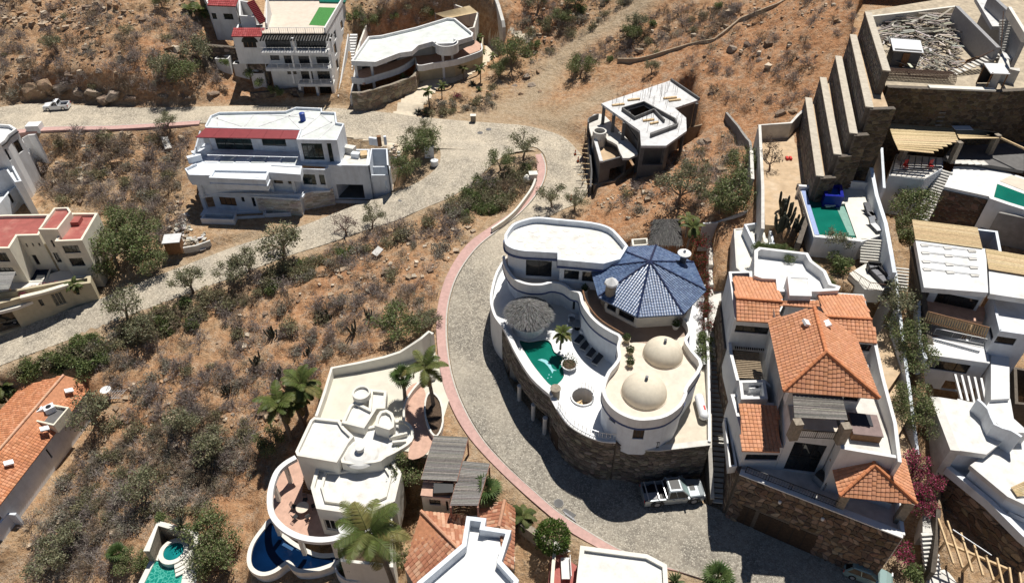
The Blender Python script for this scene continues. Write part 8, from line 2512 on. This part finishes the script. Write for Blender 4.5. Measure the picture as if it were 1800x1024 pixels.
# ---- scatter over the slopes
def inpoly(px, py, poly):
 return poly_d(np.array([px]), np.array([py]), poly)[0] < 0
REGIONS = [
 ('in the matted scrub above the spa pool', [(330,690),(440,760),(460,820),(430,870),(350,900),(270,905),(200,960),(80,1030),(60,960),(180,800),(250,740)], dict(sage=34, olive=16, brown=34), (.7, 1.35)),
 ('in the green belt behind the long tiled house', [(0,655),(60,622),(150,600),(200,630),(160,655),(110,652),(40,672)], dict(green=12, olive=9), (1.0, 1.7)),
 ('on the rocky bank above the upper road', [(-20,-5),(345,-5),(352,60),(395,140),(340,176),(0,172)], dict(dry=52, brown=20, olive=6, sage=8), (.7, 1.5)),
 ('on the scrub lot behind the red roofed house', [(88,240),(335,236),(328,290),(322,400),(300,425),(215,450),(200,395),(150,365),(70,345),(60,320)], dict(dry=50, brown=30, olive=12, sage=8), (.9, 1.7)),
 ('on the open slope below the lower road', [(640,450),(760,395),(850,350),(830,420),(770,480),(757,560),(690,605),(600,632),(560,645),(535,700),(460,790),(430,860),(360,880),(270,900),(220,1000),(60,1030),(40,930),(175,760),(215,700),(170,650),(300,590),(440,530)], dict(dry=100, brown=46, olive=18, sage=38), (.7, 1.45)),
 ('on the thick verge along the lower road', [(120,612),(300,545),(440,490),(610,430),(740,380),(850,318),(880,340),(860,380),(700,425),(560,480),(430,540),(250,605),(150,640)], dict(dry=14, brown=12, olive=36, sage=18, green=10), (.9, 1.7)),
 ('on the island between the two roads at the bend', [(850,300),(880,280),(932,270),(935,310),(915,345),(870,375),(800,380),(770,375),(830,330)], dict(olive=20, green=12, brown=6), (.9, 1.6)),
 ('on the red hillside at the top right', [(1150,5),(1370,-5),(1520,-5),(1500,60),(1415,180),(1340,205),(1270,190),(1240,130),(1190,110),(1230,85),(1270,70),(1310,45)], dict(dry=34, brown=10), (.6, 1.2)),
 ('on the hillside above the dirt track', [(905,-5),(1130,-5),(1060,40),(990,85),(930,120),(905,60)], dict(dry=6, brown=6, olive=10, green=4, sage=6), (.9, 1.7)),
 ('on the bank beside the long boundary wall', [(1060,70),(1150,20),(1300,10),(1290,40),(1240,75),(1160,95),(1080,105),(1010,130),(1010,100)], dict(dry=18, brown=14, olive=6, green=4), (.7, 1.4)),
 ('on the red slope below the unfinished house', [(1060,350),(1130,305),(1210,255),(1300,230),(1325,290),(1320,345),(1235,372),(1110,385),(1040,362)], dict(dry=12, brown=8, olive=5, sage=4), (.7, 1.3)),
 ('on the slope behind the tall terraced villa', [(610,-5),(760,-5),(768,35),(700,52),(640,60),(625,40)], dict(dry=8, brown=6, olive=6, green=3), (.8, 1.4)),
 ('on the garden bank beside the flat roofed villa', [(735,205),(760,185),(800,165),(860,150),(880,165),(860,200),(790,207)], dict(brown=5, olive=8, sage=6), (.7, 1.3)),
]
NM = dict(dry='leafless grey twiggy shrub', brown='leafless brown twiggy shrub', olive='olive green leafy bush', sage='pale grey-green bush', green='bright green leafy bush')
OPEN = []
for where, poly, mix, (s0, s1) in REGIONS:
 pa_ = np.array(poly, float)
 x0, y0 = pa_.min(0); x1, y1 = pa_.max(0)
 pts = []
 total = sum(mix.values()); tries = 0
 while len(pts) < total and tries < 6000:
  tries += 1
  px, py = random.uniform(x0, x1), random.uniform(y0, y1)
  if not inpoly(px, py, pa_): continue
  if any((px - a) ** 2 + ((py - b) * 1.5) ** 2 < 13 ** 2 for a, b in pts[-140:]) and tries < 4000: continue
  q = G(px, py)
  if bil(GRD, np.array([q[0]]), np.array([q[1]]))[0] < .9 or bil(GPD, np.array([q[0]]), np.array([q[1]]))[0] < .3: continue
  pts.append((px, py))
 ks = [k_ for k_, n_k in mix.items() for _ in range(n_k)]
 random.shuffle(ks)
 for (px, py), k_ in zip(pts, ks):
  q = G(px, py)
  s_ = random.uniform(s0, s1) * (1.1 if k_ in ('olive', 'green') else 1.0)
  sz_ = 'small ' if s_ < s0 + (s1 - s0) * .3 else 'large ' if s_ > s0 + (s1 - s0) * .8 else ''
  plant(k_, q, s_, sz_ + '%s %s' % (NM[k_], where), sz_ + '%s %s' % (NM[k_] + ('es' if NM[k_][-1] == 'h' else 's'), where))
 OPEN.append((where, pa_))
# ---- named plants
def at(kind, px, py, s, label, group=None, var=None, rz=None, z=None, sq=1.0):
 return plant(kind, G(px, py) if z is None else P(px, py, z), s, label, group, var, rz, sq)
for (px, py, k_, s_, lb) in (
 (500,455,'mesq',6.2,'wide green spreading tree overhanging the lower road below the modern house'),
 (225,560,'mesq',4.6,'airy grey-green tree leaning over the lower road near the red roofed house'),
 (255,600,'mesq',4.2,'airy tree below the kerb of the lower road near its left end'),
 (340,515,'mesq',4.4,'open-crowned tree on the lower verge opposite the brown cabin'),
 (410,495,'mesq',4.0,'slim tree on the verge left of the wide spreading tree'),
 (440,480,'mesq',4.0,'tree on the verge right beside the wide spreading tree'),
 (655,400,'mesq',3.2,'pale feathery tree at the lower road edge below the garage'),
 (205,470,'lush',7.0,'largest dark green tree beside the red roofed house'),
 (250,450,'lush',6.2,'green tree on the right of the clump beside the red roofed house'),
 (230,420,'lush',5.5,'bright green tree at the back of the clump by the red roofed house'),
 (175,495,'lush',4.6,'green tree nearest the street wall of the red roofed house'),
 (275,480,'lush',4.2,'bushy tree at the right foot of the clump above the lower road'),
 (330,150,'lush',5.0,'grey-green tree under the white planters above the upper road'),
 (300,140,'mesq',5.0,'airy tree on the rocky bank left of the white planters'),
 (352,110,'mesq',5.0,'airy tree behind the topmost white planter'),
 (900,115,'lush',6.0,'dense round dark green tree beside the pale driveway'),
 (880,135,'lush',3.4,'smaller dark green tree at the foot of the dense round tree'),
 (730,285,'lush',5.0,'dark green bushy tree on the road island beside the modern house'),
 (755,265,'lush',4.4,'green bushy tree on the right of the road island'),
 (715,310,'lush',4.0,'dark bush tree at the lower end of the road island'),
 (740,252,'mesq',3.6,'twiggy tree at the top of the road island'),
 (880,300,'lush',4.0,'bright green tree on the inside of the bend'),
 (920,280,'mesq',4.0,'thin brown tree beside the pink pavement at the bend'),
 (700,600,'lush',5.2,'broad yellow-green tree above the long court wall'),
 (740,585,'mesq',3.2,'olive tree beside the end of the court wall'),
 (1190,360,'mesq',5.6,'olive tree on the red slope behind the octagonal roof'),
 (1290,370,'lush',5.4,'dark green tree beside the white stair wall'),
 (1300,310,'lush',4.4,'grey-green tree below the sloping boundary wall'),
 (1265,375,'lush',4.0,'green bush tree left of the white stair wall'),
 (1110,75,'lush',3.6,'bright green tree below the dirt track near the top'),
 (1020,135,'lush',4.6,'bright green tree with dark shadow left of the unfinished house'),
 (1120,60,'mesq',4.0,'grey tree below the dirt track near the top edge'),
 (945,20,'mesq',4.6,'pale tree at the top beside the dirt track'),
 (1010,15,'lush',4.2,'green tree at the top edge above the dirt track'),
 (985,45,'lush',3.6,'dark green tree beside the dirt track'),
 (1145,130,'mesq',2.6,'thin grey tree behind the unfinished house roof'),
 (970,365,'mesq',3.6,'feathery brush tree at the roadside above the white flat roof'),
 (1010,370,'mesq',3.2,'grey brush tree right of the roadside brush above the white roof'),
 (1148,250,'bare',4.0,'bare dead tree in front of the unfinished house wall'),
 (1352,270,'bare',2.4,'bare thorny tree inside the sandy lot'),
 (170,745,'mesq',5.0,'dark twisted tree beside the long tiled house'),
 (610,415,'purple',3.4,'purplish slender tree at the lower road edge'),
 (760,570,'mesq',2.4,'small bush tree beside the pavement above the court wall'),
 (100,95,'mesq',3.6,'green-grey tree high on the rocky bank at the left'),
 (285,15,'lush',3.2,'dark green tree near the top of the rocky bank'),
 (650,50,'lush',3.4,'leafy green tree behind the outside stair of the terraced villa'),
 (300,230,'mesq',3.2,'small tree beside the pink pavement of the upper road'),
 (370,950,'lush',4.6,'leafy green tree beside the spa pool'),
 (400,985,'lush',4.4,'leafy green tree between the spa pool and the navy pool'),
 (375,1010,'lush',3.8,'leafy green tree at the bottom edge beside the spa pool'),
 (240,1000,'lush',3.0,'leafy shrub tree left of the spa pool'),
 (720,840,'lush',4.0,'glossy green tree between the curved house and the slat roofed hut'),
 (700,985,'lush',3.2,'dark tree in the narrow gap beside the old tiled roof'),
 (100,1000,'mesq',4.0,'blue-grey bushy tree in the lower left scrub'),
 (130,960,'mesq',3.6,'grey-green bushy tree above the blue-grey one at lower left'),
 (260,870,'mesq',4.4,'dark olive tree in the middle of the lower left scrub'),
 (380,800,'mesq',4.2,'olive tree on the slope left of the curved house'),
 (330,760,'mesq',3.8,'olive tree on the slope above the lower left scrub'),
 (480,790,'lush',3.4,'green tree behind the ring beam of the curved house')):
 at(k_, px, py, s_ * (.74 if k_ == 'lush' else .84), lb)
for (px, py, z, k_, s_, lb) in (
 (1585,395,9.8,'lush',5.0,'bright green tree filling the corner below the timber roofed deck'),
 (1580,430,9.6,'lush',3.8,'green tree below the corner tree beside the white wall'),
 (1560,560,8.6,'mesq',5.0,'dark leafy tree over the rear corner of the tiled villa'),
 (1580,610,8.0,'lush',3.8,'leafy tree beside the garden path near the tiled villa'),
 (1600,650,7.0,'lush',3.6,'leafy tree in front of the white terrace house'),
 (1592,720,6.0,'lush',3.4,'yellow-green tree beside the hot tub terrace wall'),
 (1598,750,5.4,'lush',3.2,'yellow-green tree at the lower end of the hot tub terrace'),
 (1468,445,11.9,'mesq',3.4,'olive tree in front of the long pool wall'),
 (1470,470,11.8,'green',1.7,'clipped green bush on the roof terrace planter'),
 (1388,452,13.4,'green',.9,'green hedge plant on the back of the white roof terrace'),
 (1340,440,13.0,'green',.8,'green vine at the left back corner of the white roof terrace')):
 at(k_, px, py, s_ * (.78 if s_ > 3 else 1), lb, z=z)
for i in range(12):
 f = i / 11
 px, py = (1330 + 90 * f, 434 + 8 * f) if f < .55 else (1385 + 80 * (f - .05), 415 + 85 * f)
 at('green', px, py, .62, 'clump of green hedge along the white roof terrace parapet', 'hedge clumps on the roof terrace', z=13.3)
for i, (px, py, z) in enumerate(((1605,815,5.0),(1615,840,4.2),(1625,870,3.5),(1632,895,3.2),(1610,885,3.0),(1640,850,4.0),(1600,860,3.6))):
 at('bougain', px, py, random.uniform(1.0, 1.5), 'magenta bougainvillea bush climbing between the corner pavilion and the dark stone wall', 'magenta bougainvillea beside the pavilion', z=z)
at('bougain', 1586, 980, 1.5, 'pink bougainvillea at the end of the garage wall beside the hatchback', z=.4)
at('green', 1606, 1012, 1.3, 'bright green shrub on the corner beside the hatchback', z=.1)
for (px, py, z) in ((1232,430,7.5),(1234,460,7.2),(1236,490,7.0),(1238,515,6.6),(1240,545,6.4),(1242,575,6.0)):
 at('bougred', px, py, random.uniform(1.0, 1.5), 'red flowering bougainvillea along the stair path beside the octagonal roof', 'red bougainvillea by the stair path', z=z)
for (px, py, z) in ((1238,600,5.8),(1236,625,5.6)):
 at('green', px, py, 1.1, 'leafy green shrub beside the stairs below the red bougainvillea', 'shrubs beside the stairs', z=z)
for (px, py, z, lb) in ((1205,415,9.0,'palm at the thatched shelter behind the octagonal roof, rear of two'), (1207,438,8.6,'palm beside the octagonal roof, front of two')):
 at('spalm', px, py, 1.4, lb, z=z)
at('palm', 762, 712, 1.05, 'tall royal palm in the oval planter beside the road', var=0, z=1.4)
at('fan', 712, 700, 1.35, 'fan palm between the court and the entry walk', var=0, z=1.0)
for (px, py, s_, lb) in ((512,772,1.35,'left feathery palm behind the curved house'), (540,728,1.25,'upper feathery palm beside the court wall'), (535,755,1.1,'short feathery palm between two taller ones behind the curved house')):
 at('palm', px, py, s_, lb, var=1)
at('palm', 694, 1036, 1.3, 'tall coconut palm leaning over the curved house roof at the bottom', var=2, rz=2.6, z=-6)
for (px, py, s_, lb) in ((640,995,1.2,'bushy fan palm in the round white planter'), (620,1000,1.0,'smaller fan palm beside the round white planter')):
 at('fan', px, py, s_, lb, var=1, z=-5.0)
at('fan', 855, 885, 1.45, 'dense fan palm beside the slat roofed hut', var=1, z=-.2)
at('bushpalm', 918, 915, 1.0, 'feathery clumping palm above the old tiled roof', z=-.6)
at('round', 970, 962, 1.5, 'clipped round green tree beside the pink pavement', z=-1.2)
at('agave', 1186, 1022, 1.2, 'spiky plant at the corner of the flat white house', var=0, z=-.6)
at('fan', 1255, 1035, 1.3, 'fan palm cut by the bottom edge beside the cobbled road', var=1, z=-1.0)
at('palm', 345, 60, 1.0, 'left tall palm beside the terraced villa', var=1, z=10)
at('palm', 365, 65, 1.05, 'right tall palm beside the terraced villa', var=1, z=10)
for i, (px, py) in enumerate(((840,90),(846,110),(867,115),(815,140),(845,145),(755,190),(777,173),(710,160))):
 w_ = ('highest on the terrace corner', 'below the terrace corner', 'beside the dense round tree', 'on the driveway bend', 'left of the dark small tree', 'beside the outer road edge', 'in the garden bank', 'against the stone base')[i]
 at('spalm', px, py, random.uniform(1.0, 1.3), 'small slender palm by the flat roofed villa, ' + w_)
for i, (px, py) in enumerate(((735,200),(748,202),(830,150),(842,160))):
 at('agave', px, py, 1.1, 'red-brown spiky plant in the garden by the flat roofed villa', 'spiky plants in the driveway garden')
at('bougain', 805, 172, 1.0, 'dull pink flowering shrub in the driveway garden')
for (px, py, s_, lb) in ((12,690,1.0,'bright green palm behind the long tiled house, right'), (-5,710,.9,'bright green palm behind the long tiled house, left')):
 at('bushpalm', px, py, s_ * 1.2, lb)
at('palm', 985, 612, .55, 'young palm in the round white planter beside the teal pool', var=1, z=DK + .4)
at('bushpalm', 135, 508, .9, 'yellow-green clumping palm behind the street wall of the red roofed house', z=-.9)
for (px, py) in ((60,512),(75,506),(95,503),(40,518)):
 at('bougain', px, py, .8, 'pink flowering shrub on the street wall of the red roofed house', 'flowering shrubs on the street wall', z=-.8)
at('fan', 215, 985, 1.0, 'yellow-green fan palm in the scrub left of the spa pool', var=1)
at('agave', 318, 925, 1.4, 'dark spiky agave above the spa wall', var=1, z=-6.6)
at('green', 285, 915, 1.0, 'green shrub with red flower above the spa wall', z=-7)
at('green', 345, 930, .9, 'green shrub at the right corner above the spa wall', z=-7)
at('green', 260, 990, 1.2, 'dark green hedge along the left side of the spa pool')
for (px, py, z, lb) in ((1225,765,3.5,'yellowish bush on the patio corner beside the stairs'), (1205,775,3.5,'small agave on the beige patio edge')):
 at('green' if px > 1210 else 'agave', px, py, .75, lb, z=z)
for i, (px, py) in enumerate(((455,148),(437,132),(395,112),(480,160),(490,165))):
 at('green', px, py, 1.0, 'green plant in the white planters under the terraced villa', 'planter greenery under the terraced villa', z=(8.0, 9.0, 10.0, 6.3, 6.2)[i])
for i, (px, py) in enumerate(((575,562),(540,620),(490,655),(620,585),(450,640),(480,590),(650,560),(400,690))):
 at('cactus', px, py, random.uniform(1.1, 1.6), 'dark columnar cactus clump on the open slope below the lower road', 'columnar cacti on the open slope')
for i, (px, py, z) in enumerate(((1385,370,13),(1378,390,12.8),(1392,400,12.6),(1370,405,12.6))):
 at('cactus', px, py, 2.2, 'tall dark columnar cactus beside the long teal pool', 'tall cacti beside the long pool', z=z)
at('bare', 1352, 300, 2.6, 'small dead bush inside the sandy lot, nearer the pool')
sh_ = Bld('thatched_shelter', 'square grey thatched shelter behind the octagonal roof', P(1172, 420, 8), 'shelter')
c4 = [P(1140,430,10.6), P(1200,432,10.6), P(1196,385,10.9), P(1148,386,10.9)]
apx = (c4[0] + c4[1] + c4[2] + c4[3]) / 4 + (0, .3, 1.6)
mb = MB()
for i in range(4):
 mb.add([tuple(c4[i]), tuple(c4[(i + 1) % 4]), tuple(apx)], [(0, 1, 2)], (.12, .115, .11))
rf_ = sh_.part(mb, 'thatch_roof', 'thatch')
mb = MB()
for k in range(1500):
 i = random.randrange(4); u = random.random(); v = random.random()
 if u + v > 1: u, v = 1 - u, 1 - v
 a_, b_ = c4[i], c4[(i + 1) % 4]
 q = apx + (a_ - apx) * u + (b_ - apx) * v
 d_ = ((a_ + b_) / 2 - apx); d_ = d_ / np.linalg.norm(d_) * random.uniform(.3, .6) + np.array([random.uniform(-.06, .06), random.uniform(-.06, .06), .02])
 s_ = np.array([random.uniform(-.04, .04), random.uniform(-.04, .04), 0])
 mb.add([q - s_ + (0, 0, .04), q + s_ + (0, 0, .04), q + d_ + (0, 0, .03)], [(0, 1, 2)], jit(random.choice(((.20, .19, .18), (.27, .26, .24), (.14, .135, .13))), .2))
sh_.part(mb, 'straw', 'thatch', parent=rf_, kind='stuff')
for q in c4:
 mb = MB(); mb.tube([q + (0, 0, -3.5), q], .09, 6); sh_.part(mb, 'post', 'brown')
sh_.walls(PP([(1110,420),(1138,418),(1140,430),(1112,432)], 9.5), 7, 9.5, 'ivory', t=.2, name='planter')
# ---- loose rock and small dry tufts over all the open ground
def scatter(n, polys, s0, s1):
 xs, ys = [], []
 for where, pa_ in polys:
  w = np.array([G(*p)[:2] for p in pa_])
  ar_ = abs(sum(w[i][0] * w[(i + 1) % len(w)][1] - w[(i + 1) % len(w)][0] * w[i][1] for i in range(len(w)))) / 2
  m = int(ar_ * n * 1.7)
  x = rng.uniform(w[:, 0].min(), w[:, 0].max(), m); y = rng.uniform(w[:, 1].min(), w[:, 1].max(), m)
  k = poly_d(x, y, w) < 0
  xs.append(x[k]); ys.append(y[k])
 x, y = np.concatenate(xs), np.concatenate(ys)
 keep = (bil(GRD, x, y) > .7) & (bil(GPD, x, y) > .3)
 return x[keep], y[keep]
x, y = scatter(2.4, OPEN, 0, 0)
den = vnoise(x, y, 5.5, 21) * .7 + vnoise(x, y, 1.7, 22) * .5
k = den > rng.uniform(.42, .95, x.size)
x, y = x[k], y[k]
sz = rng.lognormal(-1.75, .55, x.size).clip(.06, .75)
z = bil(GH, x, y)
cube = np.array([[a, b, c] for a in (-1, 1) for b in (-1, 1) for c in (-1, 1)], float)
V = cube[None] * rng.uniform(.45, 1.15, (x.size, 8, 3)) * sz[:, None, None] * np.array([1, .8, .6])
an = rng.uniform(0, 6.28, x.size)
ca, sa = np.cos(an)[:, None], np.sin(an)[:, None]
VX = V[:, :, 0] * ca - V[:, :, 1] * sa + x[:, None]; VY = V[:, :, 0] * sa + V[:, :, 1] * ca + y[:, None]; VZ = V[:, :, 2] + (z + sz * .15)[:, None]
VV = np.stack([VX, VY, VZ], -1).reshape(-1, 3)
fq = np.array([(0, 1, 3, 2), (4, 6, 7, 5), (0, 4, 5, 1), (2, 3, 7, 6), (0, 2, 6, 4), (1, 5, 7, 3)])
FF = (fq[None] + (np.arange(x.size) * 8)[:, None, None]).reshape(-1, 4)
me = bpy.data.meshes.new('loose_rocks')
me.from_pydata(VV.tolist(), [], FF.tolist())
pal = np.array([(.44, .33, .225), (.56, .44, .32), (.33, .235, .16), (.46, .29, .17), (.63, .53, .41), (.27, .19, .135)])
cc = pal[rng.integers(0, len(pal), x.size)] * rng.uniform(.75, 1.15, (x.size, 1))
at_ = me.color_attributes.new('Col', 'FLOAT_COLOR', 'CORNER')
cl = np.concatenate([np.repeat(cc, 24, 0), np.ones((x.size * 24, 1))], 1).astype(np.float32)
at_.data.foreach_set('color', cl.ravel())
me.materials.append(M['rock'])
o = bpy.data.objects.new('loose_rocks', me); COL.objects.link(o); o['kind'] = 'stuff'
tag(o, 'loose broken rock scattered over the dry slopes', 'rocks')
def boulder(label, px, py, r, seed, n=1, group=None):
 q = G(px, py)
 random.seed(seed)
 bm = bmesh.new(); bmesh.ops.create_icosphere(bm, subdivisions=3, radius=1)
 sx, sy, sz_ = random.uniform(.8, 1.3), random.uniform(.7, 1.1), random.uniform(.55, .85)
 cut = [(rdir(), random.uniform(.38, .8)) for _ in range(14)]
 for v in bm.verts:
  c = v.co.copy()
  for n_, d_ in cut:
   e = c.dot(n_) - d_
   if e > 0: c -= n_ * e
  c += v.co * random.uniform(-.06, .06)
  v.co = Vector((c.x * sx, c.y * sy, c.z * sz_)) * r
 mb = MB(); bm.verts.index_update()
 cl = random.choice(((.34, .27, .21), (.40, .32, .25), (.30, .22, .165), (.42, .29, .19)))
 vs = [v.co + Vector(tuple(q)) + Vector((0, 0, -r * .05)) for v in bm.verts]
 for f in bm.faces: mb.add([vs[v.index] for v in f.verts], [(0, 1, 2)], jit(cl, .12))
 bm.free()
 tag(mb.build('boulder', 'rock'), label, 'boulder', group)
for i, (px, py, r) in enumerate(((58,158,3.0),(78,146,2.4),(110,152,2.6),(140,160,1.6),(165,160,2.6),(182,172,2.2),(198,166,2.6),(228,172,1.6),(48,172,1.2),(120,130,1.3),(175,125,1.5),(215,105,1.6),(228,100,1.2),(290,168,1.4),(375,165,1.4),(330,172,1.2))):
 boulder('brown craggy boulder in the rocky bank along the upper road', px, py, r * .8, 400 + i, group='boulders of the upper bank')
for i, (px, py, r) in enumerate(((1285,85,1.5),(1312,80,1.4),(1335,105,1.0),(1250,165,.9),(1375,200,1.2),(1395,195,.9),(1235,250,1.1),(1190,262,.9))):
 boulder('rust brown boulder on the red hillside at the right', px, py, r * .8, 450 + i, group='boulders of the red hillside')
for i, (px, py, r) in enumerate(((935,150,.8),(925,135,.9),(915,165,.8),(950,160,.6),(905,150,.8),(945,125,.7),(935,110,.8))):
 boulder('pale boulder in the rubble beside the dirt track', px, py, r, 480 + i, group='boulders beside the dirt track')
random.seed(5)
def tufts(name, dens, cap, nb, l0, l1, spread, seeds, wd, label, pal, cat):
 x, y = scatter(dens, OPEN, 0, 0)
 den = vnoise(x + 33, y, 6.5, seeds) * .75 + vnoise(x, y, 2.2, seeds + 1) * .45
 k = den > rng.uniform(.42, .85, x.size)
 x, y = x[k], y[k]
 sel = rng.permutation(x.size)[:cap]
 x, y = x[sel], y[sel]
 z = bil(GH, x, y)
 N_ = x.size
 a = rng.uniform(0, 6.28, (N_, nb)); t = rng.uniform(.1, 1.3, (N_, nb)); ln = rng.uniform(l0, l1, (N_, nb)) * rng.uniform(.6, 1.4, (N_, 1))
 d = np.stack([np.cos(a) * np.sin(t), np.sin(a) * np.sin(t), np.cos(t)], -1) * ln[..., None]
 b0 = np.stack([x, y, z - .03], -1)[:, None] + np.concatenate([rng.normal(0, spread, (N_, nb, 2)), np.abs(rng.normal(0, spread * .8, (N_, nb, 1)))], -1)
 sd_ = np.stack([-np.sin(a), np.cos(a), np.zeros_like(a)], -1) * rng.uniform(.5, 1.2, (N_, nb, 1)) * wd
 VV = np.stack([b0 - sd_, b0 + sd_, b0 + d], 2).reshape(-1, 3)
 me = bpy.data.meshes.new(name)
 me.from_pydata(VV.tolist(), [], np.arange(VV.shape[0]).reshape(-1, 3).tolist())
 pal = np.array(pal)
 cc = np.repeat((pal[rng.integers(0, len(pal), N_)] * rng.uniform(.75, 1.2, (N_, 1)))[:, None], nb, 1) * rng.uniform(.7, 1.25, (N_, nb, 1))
 at_ = me.color_attributes.new('Col', 'FLOAT_COLOR', 'CORNER')
 at_.data.foreach_set('color', np.concatenate([np.repeat(cc.reshape(-1, 3), 3, 0), np.ones((N_ * nb * 3, 1))], 1).astype(np.float32).ravel())
 me.materials.append(M['twig'])
 o = bpy.data.objects.new(name, me); COL.objects.link(o); o['kind'] = 'stuff'
 tag(o, label, cat)
tufts('dry_tufts', .75, 6500, 24, .2, .6, .16, 25, .022, 'small dry tufts and twigs between the shrubs on all slopes', [(.32, .26, .22), (.39, .33, .28), (.25, .20, .17), (.42, .35, .25), (.26, .25, .16), (.34, .27, .21)], 'dry grass')
tufts('dry_brush', .75, 5200, 76, .25, .8, .42, 45, .02, 'tangled grey-brown brush matted over all slopes between the single shrubs', [(.32, .27, .245), (.39, .34, .31), (.26, .22, .195), (.33, .26, .20), (.29, .28, .20), (.36, .315, .28)], 'brush')
for lst in PROTO.values():
 for r in lst:
  if r.name not in USED:
   for ch in list(r.children): bpy.data.objects.remove(ch, do_unlink=True)
   bpy.data.objects.remove(r, do_unlink=True)
print('TRIS', sum(sum(len(p.vertices) - 2 for p in m_.polygons) for m_ in bpy.data.meshes if m_.users))
